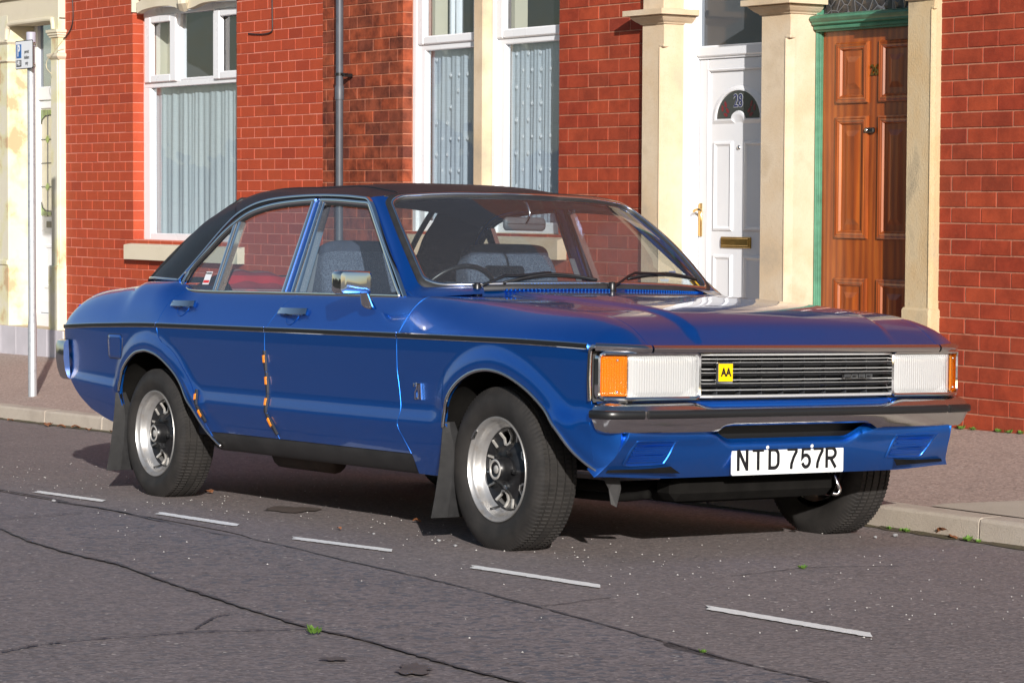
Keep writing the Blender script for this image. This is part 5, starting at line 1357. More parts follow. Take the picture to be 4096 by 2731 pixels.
# ---- bumper
bpl = smooth_path([(2.020, -.856), (2.050, -.855), (2.076, -.848), (2.096, -.830), (2.108, -.79), (2.120, -.70), (2.130, -.5), (2.137, -.25), (2.139, 0), (2.137, .25), (2.130, .5), (2.120, .70), (2.108, .79), (2.096, .830), (2.076, .848), (2.050, .855), (2.020, .856)], 8)
def btop(y): return .574 - .018 * (1 - sstep(.40, .50, abs(y)))
def bbot(y): return .467 + .021 * (1 - sstep(.335, .375, abs(y)))
def bumper_rings(prof):
    R = []
    for i, p in enumerate(bpl):
        t = bpl[min(i + 1, len(bpl) - 1)] - bpl[max(i - 1, 0)]; t /= np.linalg.norm(t); nn = np.array([t[1], -t[0]])
        a = abs(p[1]); zt, zb2 = btop(p[1]), bbot(p[1]); ring = []
        for d, f in prof(a, zt, zb2): ring.append((p[0] + nn[0] * d, p[1] + nn[1] * d, f))
        R.append(ring)
    return R
o = MB(); wob = lambda z: z
R = bumper_rings(lambda a, zt, zb2: [(-.050, zt + .002), (-.030, zt + .002), (-.012, zt - .004), (.000, zt - .014), (.008, zt - .026), (.010, .5455), (.010, .523), (.007, .514), (.002, .505), (-.006, (zb2 + .505) / 2), (-.018, zb2 + .004), (-.026, zb2), (-.032, zb2 + .006)])
o.grid(R, flip=False); k = len(R[0])
o.f += [tuple(range(k))[::-1], tuple(range((len(R) - 1) * k, len(R) * k))]; o.mi += [0, 0]
BMP = o.build('front_bumper', M['chrome_dull'], CAR, auto=35, fixn=False)
def half_strip(y0, y1, nm='bumper_strip'):
    o = MB(); R = []
    for i, p in enumerate(bpl):
        if not (y0 <= p[1] <= y1): continue
        t = bpl[min(i + 1, len(bpl) - 1)] - bpl[max(i - 1, 0)]; t /= np.linalg.norm(t); nn = np.array([t[1], -t[0]])
        R.append([(p[0] + nn[0] * d, p[1] + nn[1] * d, z) for d, z in ((.008, .549), (.017, .547), (.021, .542), (.021, .525), (.017, .520), (.008, .518))])
    o.grid(R); k = len(R[0]); o.f += [tuple(range(k))[::-1], tuple(range((len(R) - 1) * k, len(R) * k))]; o.mi += [0, 0]
    return o.build(nm, M['rub_strip'], BMP, auto=40)
half_strip(-.9, -.701); half_strip(-.70, .70); half_strip(.701, .9)
# ---- front valance
seamy = spl([(.30, .850), (.313, .835), (.335, .815), (.358, .80), (.388, .785), (.43, .768), (.463, .758), (.50, .75)])
def valx(z): return 2.058 - .045 * (max(0, .44 - z) / .14) ** 1.8
def vtop(y): a = abs(y); return .436 + .046 * sstep(.265, .385, a)
P = []
for t in sorted(set(list(np.linspace(-1, 1, 70)) + [-.46, -.48, -.50, .46, .48, .5, -.34, .34])):
    col = []
    for k in range(16):
        q_ = k / 15; z0 = .300 + .012 * sstep(.6, 1, abs(t))
        y = t * .79; z = z0 + (vtop(y) - z0) * q_; sy = seamy(z) - .003; y = t * sy
        z = z0 + (vtop(y) - z0) * q_
        xa = valx(z); xs_ = seamx(z); b_ = sstep(.74, 1.0, abs(t)); x = xa * (1 - b_) + xs_ * b_
        x += .014 * sstep(.26, .40, abs(y)) * sstep(.41, .45, z)
        if abs(y) < .40: x -= .020 * sstep(vtop(y) - .025, vtop(y), z)
        col.append((x, y, z))
    P.append(col)
VAL = panel('front_valance', P, -1, M['paint'], flange=.05)
o = MB(); o.box((1.90, -.45, .42), (2.0, .45, .50)); o.box((1.93, -.70, .30), (1.94, .70, .57)); o.build('air_intake', M['blackpl'], CAR, smooth=False)
for s in (-1, 1):   # blanked lamp recess with ribs
    q0 = [(.545, .437), (.700, .440), (.732, .366), (.570, .358)] if False else [(.530, .435), (.690, .440), (.715, .372), (.690, .352), (.500, .350), (.495, .372)]
    pts = [(.520, .426), (.535, .434), (.685, .438), (.697, .430), (.668, .365), (.652, .354), (.492, .352), (.484, .360)]
    pts = [(.705, .352), (.730, .362), (.712, .425), (.690, .438), (.545, .434), (.532, .424), (.560, .364), (.585, .354)] if s < 0 else [(.640, .350), (.664, .360), (.698, .424), (.686, .436), (.530, .432), (.516, .424), (.492, .364), (.506, .352)]
    cy_ = sum(p[0] for p in pts) / len(pts); cz_ = sum(p[1] for p in pts) / len(pts)
    vx = lambda y, z: 0
    def vsurf(y, z):
        t = y / (seamy(z) - .003); b_ = sstep(.74, 1.0, abs(t)); return valx(z) * (1 - b_) + seamx(z) * b_ + .014 * sstep(.26, .40, abs(y)) * sstep(.41, .45, z)
    dens = smooth_path(pts + [pts[0]], 4)[:-1]
    o = MB(); R = []
    for k_, dx_ in ((1.12, .001), (1.06, .004), (1.0, .004), (.93, -.006)):
        R.append([(vsurf(p[0], p[1]) + dx_, s * (cy_ + (p[0] - cy_) * k_), cz_ + (p[1] - cz_) * k_) for p in dens])
    o.grid(R, close_v=True, flip=s > 0); bl = o.build('blanking_plate', M['paint'], CAR)
    o = MB(); P = []; nrow = 44
    for i in range(nrow + 1):
        z = cz_ + .036 * (1 - 2 * i / nrow); ys_ = [p[0] for p in dens if abs(p[1] - z) < .006] or [cy_ - .07, cy_ + .07]
        ya, yb = min(ys_) + .008, max(ys_) - .008; row = []
        for j in range(6):
            y = ya + (yb - ya) * j / 5; row.append((vsurf(y, z) + .000 + .0035 * (1 if (i % 5) < 3 else -.4), s * y, z))
        P.append(row)
    o.grid(P, flip=s < 0); o.build('ribbed_cover', M['paint'], bl, smooth=False)
# ---- number plate
px_ = 2.0475; pw, pt, pb = .2635, .4166, .3041
NP = empty('number_plate', (0, 0, 0), CAR)
o = MB(); rr = round_rect(-pw, pw, pb, pt, .006, 3); o.poly([(px_ + .004, y, z) for y, z in rr], .005, (-1, 0, 0)); o.build('plate_face', M['plate'], NP, smooth=False, fixn=True)
o = MB(); o.box((px_ - .05, -pw + .03, pb + .02), (px_ - .0015, pw - .03, pt - .02)); o.build('plate_backing', M['blackpl'], NP, smooth=False)
def ribbon(o, pts, w, x, closed=False):
    P = [np.array(p, float) for p in pts]; n = len(P); L_ = []; 
    for i in range(n):
        if closed: a, b = P[i - 1], P[(i + 1) % n]
        else: a, b = P[max(i - 1, 0)], P[min(i + 1, n - 1)]
        t1 = P[i] - (P[i - 1] if (i > 0 or closed) else P[i] - (P[1] - P[0])); t2 = (P[(i + 1) % n] if (i < n - 1 or closed) else P[i] + (P[i] - P[i - 1])) - P[i]
        t1 = t1 / np.linalg.norm(t1); t2 = t2 / np.linalg.norm(t2); n1 = np.array([-t1[1], t1[0]]); n2 = np.array([-t2[1], t2[0]]); m_ = n1 + n2; m_ /= np.linalg.norm(m_); k_ = min(1 / max(m_ @ n1, .35), 2.4)
        L_.append((P[i] + m_ * w / 2 * k_, P[i] - m_ * w / 2 * k_))
    o.grid([[(x, a[0], a[1]), (x, b[0], b[1])] for a, b in L_] + ([[(x, *L_[0][0]), (x, *L_[0][1])]] if closed else []), flip=True)
def arc(cx, cy, rx, ry, a0, a1, n=10): return [(cx + rx * math.cos(math.radians(a0 + (a1 - a0) * i / n)), cy + ry * math.sin(math.radians(a0 + (a1 - a0) * i / n))) for i in range(n + 1)]
SW = .0135; LH = .080
def glyph(o, c, x0, z0, w, x):
    h = LH; hw = SW / 2; X = lambda a: x0 + a; l, r, b, t = hw, w - hw, hw, h - hw
    sh = lambda pts: [(x0 + p[0], z0 + p[1]) for p in pts]
    if c == 'N': ribbon(o, sh([(l, 0), (l, h)]), SW, x); ribbon(o, sh([(r, 0), (r, h)]), SW, x + .00015); ribbon(o, sh([(l, h - .004), (r, .004)]), SW, x + .0003)
    if c == 'T': ribbon(o, sh([(0, t), (w, t)]), SW, x); ribbon(o, sh([(w / 2, 0), (w / 2, t)]), SW, x + .00015)
    if c == 'D': ribbon(o, sh([(l, b), (l, t)] + [(w * .5, t)] + arc(w * .5, t - .02, w * .5 - hw, .02, 80, 0, 6) + arc(w * .5, b + .02, w * .5 - hw, .02, 0, -80, 6) + [(w * .5, b)]), SW, x, True)
    if c == '7': ribbon(o, sh([(0, t), (r, t), (r, t - .010), (w * .62, h * .55), (w * .42, h * .25), (w * .38, 0)]), SW, x)
    if c == '5': ribbon(o, sh([(w - .002, t), (l + .004, t), (l + .001, h * .50)] + [(w * .30, h * .60)] + arc(w * .5, .028, w * .5 - hw, .0215, 100, -90, 12) + arc(w * .48, .030, w * .46 - hw, .0235, -100, -160, 4)), SW, x)
    if c == 'R': ribbon(o, sh([(l, 0), (l, h)]), SW, x); ribbon(o, sh([(l, t), (w * .5, t)] + arc(w * .5, t - .0185, w * .5 - hw, .0185, 80, -80, 10) + [(w * .5, t - .037), (l, t - .037)]), SW, x + .00015); ribbon(o, sh([(w * .45, t - .037), (r + .001, 0)]), SW, x + .0003)
chars = [('N', -.235, .054), ('T', -.163, .054), ('D', -.089, .054), ('7', .000, .050), ('5', .064, .050), ('7', .124, .050), ('R', .182, .056)]
for c, y, w in chars:
    o = MB(); glyph(o, c, y - .006, pb + .016, w, px_ + .0048); o.build('plate_character', M['plate_ink'], NP, smooth=False)
o = MB()
for y in (-.10, .11): o.lathe([(0, .009), (.006, .0085), (.0075, .005)], 10, 'x', (px_, y, pt - .014))
o.build('plate_screw', M['plate'], NP)
# ------------------------------------------------------------------ greenhouse
def gy(z): return .79 - .39 * (z - .93)
def G(x, z, s=-1, d=0.0): return np.array([x, s * (gy(z) + d), z])
DRIP = smooth_path([(.113, 1.3275), (.035, 1.334), (-.058, 1.340), (-.244, 1.347), (-.429, 1.348), (-.617, 1.343), (-.74, 1.334), (-.85, 1.316), (-.958, 1.280), (-1.027, 1.236), (-1.09, 1.182), (-1.179, 1.095), (-1.255, 1.025), (-1.302, .984)], 5)
DA = smooth_path([(.113, 1.3275), (.141, 1.317), (.185, 1.29), (.291, 1.208), (.426, 1.106), (.535, 1.028), (.632, .955), (.671, .926)], 4)
FRR = smooth_path([(-1.264, .969), (-1.236, 1.032), (-1.142, 1.111), (-1.046, 1.189), (-.952, 1.244), (-.86, 1.281), (-.733, 1.305), (-.598, 1.318), (-.458, 1.324), (-.312, 1.327)], 4)
FRF = smooth_path([(-.268, 1.325), (-.133, 1.321), (.052, 1.310), (.132, 1.304), (.156, 1.292), (.286, 1.191), (.424, 1.084), (.558, .98), (.632, .928)], 4)
REDGE = [(-1.76, .685, .992), (-1.67, .672, 1.047), (-1.58, .66, 1.10), (-1.50, .642, 1.162), (-1.41, .612, 1.236), (-1.35, .588, 1.274), (-1.28, .56, 1.310), (-1.17, .53, 1.342)]
RE = smooth_path(REDGE, 6)
DP = [np.array(p) for p in DRIP]
def resamp(path, n):
    P = [np.array(p, float) for p in path]; d = np.r_[0, np.cumsum([np.linalg.norm(b - a) for a, b in zip(P[:-1], P[1:])])]
    out = []
    for t in np.linspace(0, d[-1], n):
        i = min(int(np.searchsorted(d, t, 'right')) - 1, len(P) - 2); f = (t - d[i]) / (d[i + 1] - d[i] + 1e-12); out.append(P[i] * (1 - f) + P[i + 1] * f)
    return out
# roof: stations from the header back to the rear screen
top = [p for p in DP if p[0] > -.99]; top = resamp(top, 30)
P = []
for k, e in enumerate(top):
    u = k / 29; row = []; yd = gy(e[1]); cx = (.33 * (1 - u) + -1.215 * u)
    xc = e[0] + (cx - e[0]) ; crown = .058 - .004 * u
    zc = (1.356 + (1.412 - 1.356) * sstep(0, .35, u)) if u < .35 else (1.412 - .040 * sstep(.55, 1.0, u))
    for j in range(25):
        b = 1 - 2 * j / 24; a = abs(b); sh = 1 - a ** 3.4
        if u > .75:   # the corner runs back into the rear quarter
            w = sstep(.75, 1, u); ez = e[1]; sh2 = 1 - a ** (3.4 - 1.6 * w)
            z = ez + (zc - ez) * sh2
        else: z = e[1] + (zc - e[1]) * sh
        x = e[0] + (xc - e[0]) * (1 - a ** 2.2); row.append((x, -b * yd, z))
    P.append(row)
BD = smooth_path([(-.985, .656, 1.2705), (-1.045, .632, 1.300), (-1.105, .588, 1.324), (-1.17, .53, 1.342), (-1.205, .30, 1.364), (-1.222, 0.0, 1.372)], 8)
def bd_y(y):
    ys_ = [p[1] for p in BD][::-1]; return float(np.interp(abs(y), ys_, [p[0] for p in BD][::-1])), float(np.interp(abs(y), ys_, [p[2] for p in BD][::-1]))
for k in range(30):
    w = sstep(.50, 1.0, k / 29)
    for j in range(25):
        x, y, z = P[k][j]; xe, _, ze = P[29][j] if k < 29 else (x, y, z)
P2 = [list(r) for r in P]
for k in range(30):
    w = sstep(.50, 1.0, k / 29)
    for j in range(25):
        x, y, z = P[k][j]; xl, yl, zl = P[29][j]; bx2, bz2 = bd_y(yl); P2[k][j] = (x + (bx2 - xl) * w, y, z + (bz2 - zl) * w)
P = P2
ROOF = panel('roof', P, 1, M['vinyl'], flange=.02, rim=.004)
o = MB(); o.grid([[(p[0], p[1] * .97, p[2] - .028) for p in r] for r in P], flip=True); o.build('headlining', M['headlin'], CAR)
for s in (-1, 1):
    pth = [np.array(P[k][3 if s < 0 else 21]) + np.array([0, 0, .001]) for k in range(3, 30)]
    pth = [np.array(P[0][1 if s < 0 else 23]) + np.array([-.01, 0, .001])] + [np.array(P[1][2 if s < 0 else 22]) + np.array([0, 0, .001])] + pth
    o = MB(); o.tube(smooth_path(pth, 3), .0035, 6, flat=.6); o.build('roof_seam', M['vinyl'], CAR)
    # C pillar
    a = resamp([p for p in DP if p[0] <= -.985], 22); b = resamp([np.array(p) for p in RE][::-1], 22); PP = []
    for p, q_ in zip(a, b):
        e = np.array([p[0], s * gy(p[1]), p[1]]); r = np.array([q_[0], s * q_[1], q_[2]]); row = []
        for j in range(12):
            t = j / 11; y_out = s * gy(e[2] * (1 - t) + r[2] * t); w = t ** 2.6
            pt = e * (1 - t) + r * t; pt[1] = y_out * (1 - w) + r[1] * w; row.append(pt)
        kk = len(PP) / 21.0
        if kk < .5:
            for j in range(12):
                yy = row[j][1]; bx2, bz2 = bd_y(yy); ww = (1 - kk / .5) ** 2; row[j] = row[j] * (1 - ww) + np.array([bx2, yy, bz2]) * ww
        PP.append(row)
    panel('rear_pillar', PP, -s, M['vinyl'], flange=.02, rim=.004)
    # trim along the foot of the pillar
    o = MB(); pth = [np.array((-1.30, s * .774, .984)), np.array((-1.45, s * .765, .988)), np.array((-1.60, s * .742, .992)), np.array((-1.70, s * .715, .992)), np.array((-1.775, s * .686, .990))]
    o.sweep(smooth_path(pth, 4), [(-.005, -.004), (.005, -.004), (.006, .004), (0, .006), (-.006, .004)], (0, 0, 1)); o.build('pillar_trim', M['chrome'], CAR)
    # drip rail
    o = MB(); pth = [G(p[0], p[1], s, .004) for p in DRIP[::-1]] + [G(p[0], p[1], s, .004) for p in DA[1:]]
    cen = np.array([-.4, 0, .9]); sd = [np.array([0, s * 1.0, .0]) for p in pth]
    o.sweep(pth, [(-.006, -.0055), (.006, -.0055), (.009, -.002), (.009, .003), (.005, .006), (-.006, .006)], sd); o.build('drip_rail', M['chrome'], CAR, auto=45)
    # painted door frame band between the drip rail and the window frames
    o = MB(); ax = resamp([np.array(p) for p in (DRIP[::-1] + DA[1:])], 120); fx_ = resamp([np.array(p) for p in (FRR + FRF)], 120)
    Pb = []
    for p in ax:
        q_ = min(fx_, key=lambda c: (c[0] - p[0]) ** 2 + (c[1] - p[1]) ** 2)
        Pb.append([G(p[0], p[1], s, -.002), G(p[0] * .65 + q_[0] * .35, p[1] * .65 + q_[1] * .35, s, -.006), G(p[0] * .35 + q_[0] * .65, p[1] * .35 + q_[1] * .65, s, -.006), G(q_[0], q_[1], s, -.002), G(q_[0], q_[1], s, -.03)])
    o.grid(Pb, flip=s < 0); o.build('window_surround', M['paint'], CAR)
    o = MB(); o.sweep([np.array(r_[1]) + np.array([0, s * .003, 0]) for r_ in Pb], [(-.004, -.004), (.004, -.004), (.004, .004), (-.004, .004)], (0, s, 0)); o.build('dark_gap_strip', M['rubber'], CAR)
    fprof = [(-.003, -.008), (.003, -.009), (.005, -.004), (.006, .003), (.003, .009), (-.003, .009)]
    for F_ in (FRR, FRF):
        o = MB(); o.sweep([G(p[0], p[1], s, .002) for p in F_], fprof, (0, s, 0)); o.build('window_frame', M['chrome'], CAR, auto=45)
        o = MB(); c_ = np.array([-.55, 1.1]) if F_ is FRR else np.array([.1, 1.08])
        o.sweep([G(p[0] + (c_[0] - p[0]) * .028, p[1] + (c_[1] - p[1]) * .06, s, -.004) for p in F_], [(-.004, -.007), (.004, -.007), (.004, .007), (-.004, .007)], (0, s, 0)); o.build('window_rubber', M['rubber'], CAR)
    # belt moulding
    o = MB(); pth = smooth_path([(-1.264, .969), (-1.245, .957), (-1.20, .943), (-1.13, .934), (-.911, .930), (-.30, .930), (.626, .927)], 5)
    o.sweep([G(p[0], p[1], s, .004) for p in pth], [(-.002, -.010), (.006, -.008), (.008, .002), (.004, .010), (-.002, .010)] if s < 0 else [(-.002, .010), (.006, .008), (.008, -.002), (.004, -.010), (-.002, -.010)], (0, s, 0)); o.build('belt_moulding', M['chrome'], CAR, auto=45)
    # B pillar: bright strip, painted post, bright strip
    for (b0, b1, t0, t1), mt, d, nm in (((-.330, -.297, -.344, -.317), 'chrome', .005, 'pillar_strip'), ((-.300, -.240, -.320, -.268), 'paint', .0, 'centre_pillar'), ((-.246, -.222, -.272, -.250), 'chrome', .006, 'pillar_strip'), ((-.216, -.178, -.247, -.228), 'chrome', .003, 'pillar_strip')):
        o = MB(); Pq = []
        for k in range(9):
            t = k / 8; z = .932 + (1.328 - .932) * t; xa = b0 + (t0 - b0) * t; xb = b1 + (t1 - b1) * t; w = (xb - xa)
            Pq.append([G(xa, z, s, -.03), G(xa, z, s, d - .001), G(xa + w * .15, z, s, d + .001), G(xa + w * .5, z, s, d + .002), G(xa + w * .85, z, s, d + .001), G(xb, z, s, d - .001), G(xb, z, s, -.03)])
        o.grid(Pq, flip=s > 0); o.build(nm, M[mt], CAR, auto=50)
    o = MB(); Pq = []
    for k in range(9):
        t = k / 8; z = .932 + (1.328 - .932) * t; xa = -.222 + (-.250 + .222) * t; Pq.append([G(xa - .002, z, s, .0), G(xa + .008, z, s, .0)])
    o.grid(Pq, flip=s > 0); o.build('window_rubber', M['rubber'], CAR)
    # quarter light divider
    for (b0, b1, t0, t1), mt, d in (((-.950, -.931, -.975, -.952), 'chrome', .004), ((-.934, -.914, -.955, -.930), 'rubber', .0), ((-.917, -.898, -.934, -.910), 'chrome', .004)):
        o = MB(); Pq = []
        for k in range(9):
            t = k / 8; z = .934 + (1.243 - .934) * t; xa = b0 + (t0 - b0) * t; xb = b1 + (t1 - b1) * t; Pq.append([G(xa, z, s, -.02), G(xa, z, s, d), G((xa + xb) / 2, z, s, d + .002), G(xb, z, s, d), G(xb, z, s, -.02)])
        o.grid(Pq, flip=s > 0); o.build('quarter_divider' if mt == 'chrome' else 'window_rubber', M[mt], CAR, auto=50)
    # side glass
    def gl(pts, nm):
        o = MB(); o.add([G(x, z, s, -.012) for x, z in pts], [tuple(range(len(pts)))[::(1 if s < 0 else -1)]]); return o.build(nm, M['car_glass'], CAR, smooth=False)
    gl([(-.20, .925), (.615, .925), (.55, .985), (.424, 1.084), (.286, 1.191), (.150, 1.295), (.052, 1.308), (-.133, 1.319), (-.24, 1.32)], 'front_window')
    gl([(-.905, .925), (-.31, .925), (-.33, 1.322), (-.458, 1.320), (-.598, 1.315), (-.733, 1.302), (-.86, 1.278), (-.92, 1.255)], 'rear_window')
    gl([(-1.24, .96), (-1.12, .93), (-.93, .925), (-.95, 1.240), (-1.046, 1.187), (-1.142, 1.109), (-1.225, 1.03)], 'quarter_window')
# ---- windscreen
wsb = spl([(0, .875), (.35, .842), (.60, .748), (.705, .672)]); wsbz = spl([(0, .984), (.35, .979), (.60, .970), (.705, .966)])
wst = spl([(0, .318), (.3, .298), (.5, .252), (.60, .213)]); wstz = spl([(0, 1.350), (.3, 1.347), (.5, 1.336), (.60, 1.325)])
def WS(a, t, d=0.0):
    """a across -1..1, t up 0..1"""
    yb, yt = .705 * a, .60 * a
    pb_ = np.array([wsb(abs(yb)), yb, wsbz(abs(yb))]); pt_ = np.array([wst(abs(yt)), yt, wstz(abs(yt))])
    p = pb_ * (1 - t) + pt_ * t; p[1] += a * .016 * math.sin(math.pi * t) * abs(a); p[0] += .012 * math.sin(math.pi * t); p[2] += .010 * math.sin(math.pi * t)
    if d: p = p + np.array([.62, 0, .78]) * d
    return p
cont = round_rect(-1, 1, 0, 1, .10, 7)
cont = [((a if True else a), t) for a, t in cont]
dens = []
for i in range(len(cont)):
    a, b = np.array(cont[i]), np.array(cont[(i + 1) % len(cont)]); m_ = max(1, int(np.linalg.norm(b - a) / .08)); dens += [tuple(a + (b - a) * k / m_) for k in range(m_)]
o = MB(); R = [[WS(a * k, .5 + (t - .5) * k) for a, t in dens] for k in (1, .85, .65, .4, .15)]
o.grid(R, close_v=True); n = len(dens); o.f.append(tuple(range(4 * n, 5 * n))); o.mi.append(0)
WSG = o.build('windscreen', M['screen_glass'], CAR)
cenp = WS(0, .5)
def ws_ring(grow, d): return [WS(a * (1 + grow), .5 + (t - .5) * (1 + grow * 2.6), d) for a, t in dens]
o = MB(); R = [ws_ring(.032, -.004), ws_ring(.030, .006), ws_ring(.012, .010), ws_ring(-.006, .009), ws_ring(-.018, .004), ws_ring(-.020, -.003)]
o.grid(R, close_v=True, flip=False); o.build('windscreen_rubber', M['rubber'], CAR)
o = MB(); R = [ws_ring(.004, .008), ws_ring(.003, .0135), ws_ring(-.004, .0145), ws_ring(-.010, .013), ws_ring(-.011, .007)]
o.grid(R, close_v=True); o.build('windscreen_trim', M['chrome'], CAR)
for s in (-1, 1):
    out = [G(p[0], p[1], s, -.004) for p in DA] + [np.array(p) for p in ((.715, s * .785, .926), (.76, s * .765, .927), (.81, s * .72, .931), (.85, s * .65, .938), (.875, s * .56, .944))]
    inn = []
    for k in range(60):
        q_ = k / 59
        if q_ < .72: a, t = 1.022, 1.04 - 1.02 * (q_ / .72)
        else: a, t = 1.022 - .30 * ((q_ - .72) / .28), .02
        if t < .13 and a > .92: # round the corner
            pass
        inn.append(WS(s * a, t, -.002))
    O_ = resamp(out, 60); I_ = resamp(inn, 60); Pq = []
    for p, q_ in zip(O_, I_):
        Pq.append([p * (1 - t) + q_ * t + np.array([.35, s * .25, .25]) * (.010 * math.sin(math.pi * min(t * 1.15, 1))) for t in np.linspace(0, 1, 8)])
    o = MB(); o.grid(Pq, flip=s > 0); 
    # corner gussets inside the rounded corner of the screen
    for (ca, ct) in ((1, 0), (1, 1)):
        r = .10; cx = ca - r; ct_ = r if ct == 0 else 1 - r; fan = [WS(s * 1.03, -.03 if ct == 0 else 1.03, -.003)]
        for k in range(7):
            an = math.radians(90 * k / 6); fan.append(WS(s * (cx + r * math.cos(an)), ct_ + (r * math.sin(an)) * (1 if ct else -1), -.003))
        o.add(fan, [(0, i, i + 1) for i in range(1, 7)])
    o.build('front_pillar', M['paint'], CAR)
# rear screen and boot
RS = lambda a, t: np.array([(-1.78 - .06 * (1 - a * a)) * (1 - t) + (-1.19 - .05 * (1 - a * a)) * t, a * (.675 * (1 - t) + .52 * t), (.985) * (1 - t) + (1.345 + .02 * (1 - a * a)) * t + .03 * math.sin(math.pi * t)])
o = MB(); o.grid([[RS(a, t) for t in np.linspace(0, 1, 10)] for a in np.linspace(-1, 1, 14)]); o.build('rear_screen', M['car_glass'], CAR)
o = MB(); o.tube([RS(a, t) for a, t in [(x, 0) for x in np.linspace(-1, 1, 12)] + [(1, t) for t in np.linspace(.1, 1, 8)] + [(x, 1) for x in np.linspace(.8, -1, 12)] + [(-1, t) for t in np.linspace(.9, .1, 8)]], .014, 8, closed=True, side=(0, 0, 1)); o.build('rear_screen_rubber', M['rubber'], CAR)
P = []
for y in np.linspace(-.70, .70, 25):
    a = abs(y) / .70; col = []
    for k in range(24):
        t = k / 23; x = -1.76 - .07 * (1 - a * a) + (-2.405 + 1.76) * t - .03 * (1 - a * a) * t; z = topz(max(x, -2.44)) + .006 * (1 - a * a) if x < -1.8 else .960 + .006 * (1 - a * a); col.append((x, y, min(z, .970)))
    P.append(col)
panel('boot_lid', P, -1, M['paint'])
P = []
for y in np.linspace(-.80, .80, 30):
    a = abs(y) / .80; xb_ = -2.385 - .05 * (1 - a ** 2.5); P.append([(xb_ + .10 * sstep(.66, .40, z) + .06 * sstep(.8, .9, z) if False else xb_ + .14 * sstep(0, 1, (.66 - z) / .3) + .05 * sstep(.80, .91, z), y * (1 - .05 * sstep(.78, .9, z)), z) for z in np.linspace(.46, .86, 12)])
o = MB(); o.grid(P, flip=False); o.build('tail_panel', M['paint'], CAR, fixn=True)
rb = smooth_path([(-2.30, -.868), (-2.37, -.864), (-2.425, -.850), (-2.455, -.80), (-2.475, -.6), (-2.485, 0), (-2.475, .6), (-2.455, .80), (-2.425, .850), (-2.37, .864), (-2.30, .868)], 6)
o = MB(); R = []
for i, p in enumerate(rb):
    t = rb[min(i + 1, len(rb) - 1)] - rb[max(i - 1, 0)]; t /= np.linalg.norm(t); nn = np.array([-t[1], t[0]]); lean = .035
    R.append([(p[0] + nn[0] * d, p[1] + nn[1] * d, z) for d, z in ((-.012, .690), (.004, .686), (.012, .665), (.012, .60), (.004, .55), (-.010, .512), (-.024, .50))])
o.grid(R, flip=True); k = len(R[0]); o.f += [tuple(range(k)), tuple(range((len(R) - 1) * k, len(R) * k))[::-1]]; o.mi += [0, 0]; o.build('rear_bumper', M['chrome_dull'], CAR, auto=40)
# ---- door furniture
for (xa, xb_, z0, z1, par) in ((-.212, .012, .846, .874, FDOOR), (-1.200, -1.010, .866, .892, RDOOR)):
    H = MB(); sc_ = (xb_ - xa); zc = (z0 + z1) / 2
    def hp(x, z, d): return flank(x, z) + np.array([0, -d, 0])
    pth = [hp(x, zc, .006 + .020 * math.sin(math.pi * min(max((x - xa) / sc_, 0), 1)) ** .5) for x in np.linspace(xa, xb_, 15)]
    H.sweep(pth, [(-.013, -.010), (.013, -.010), (.014, .000), (.009, .004), (-.010, .014), (-.014, .010)], (0, 0, 1), caps=True)
    hd = H.build('door_handle', M['chrome'], par, auto=40)
    o = MB(); q0 = hp(xa + sc_ * .50, zc - .006, .030); o.box(q0 + np.array([-sc_ * .16, -.002, -.011]), q0 + np.array([sc_ * .16, .003, -.003]), .002); o.build('handle_lever', M['blackpl'], hd, smooth=False)
    o = MB(); o.lathe([(0, -.004), (.008, -.004), (.009, 0)], 12, 'y', tuple(hp(xa + sc_ * .13, zc, .022))); o.build('key_lock', M['steel'], hd)
    # finger scoop
    o = MB(); cx_ = xa + sc_ * .52; R = []
    for k in range(7):
        r = k / 6; row = []
        for i in range(15):
            an = math.pi + math.pi * i / 14; x = cx_ + .052 * r * math.cos(an); z = z0 + .004 + .046 * r * math.sin(an); p = flank(x, z) + np.array([0, -.0012 * (1 if r > .85 else 0) - .0008, 0]); row.append(p)
        R.append(row)
    o.grid(R[1:], flip=True)
    o.build('handle_scoop', M['paint'], par)
    o = MB(); o.tube([flank(cx_ + .052 * math.cos(an), z0 + .004 + .046 * math.sin(an)) + np.array([0, -.0008, 0]) for an in np.linspace(math.pi, 2 * math.pi, 18)], .0022, 6, side=(0, 1, 0)); o.build('scoop_edge', M['paint'], par)
o = MB(); # mirror
MR = empty('door_mirror', (0, 0, 0), CAR)
def mrect(x, y0, y1, z0, z1, r): return [(x, y, z) for y, z in round_rect(y0, y1, z0, z1, r, 4)]
R = [mrect(.612, -1.035, -.935, .955, 1.008, .012), mrect(.610, -1.052, -.918, .942, 1.020, .014), mrect(.600, -1.057, -.908, .937, 1.026, .016), mrect(.560, -1.058, -.903, .935, 1.028, .016), mrect(.545, -1.054, -.907, .939, 1.024, .014)]
o.grid(R, close_v=True); k = len(R[0]); o.f += [tuple(range(k))[::-1], tuple(range(4 * k, 5 * k))]; o.mi += [0, 0]; o.build('mirror_head', M['chrome'], MR, auto=30, fixn=True)
o = MB(); P = []
for t in np.linspace(0, 1, 7):
    c = np.array([.583, -.932, .950]) * (1 - t) + np.array([.552, -.890, .886]) * t; w = .017 + .014 * t; P.append([(c[0] + w * 1.25 * math.cos(a), c[1] + w * .9 * math.sin(a), c[2] - .010 * t * math.cos(a)) for a in np.linspace(0, 2 * math.pi, 14, endpoint=False)])
o.grid(P, close_v=True); o.f.append(tuple(range(6 * 14, 7 * 14))); o.mi.append(0); o.build('mirror_stalk', M['chrome'], MR, fixn=True)
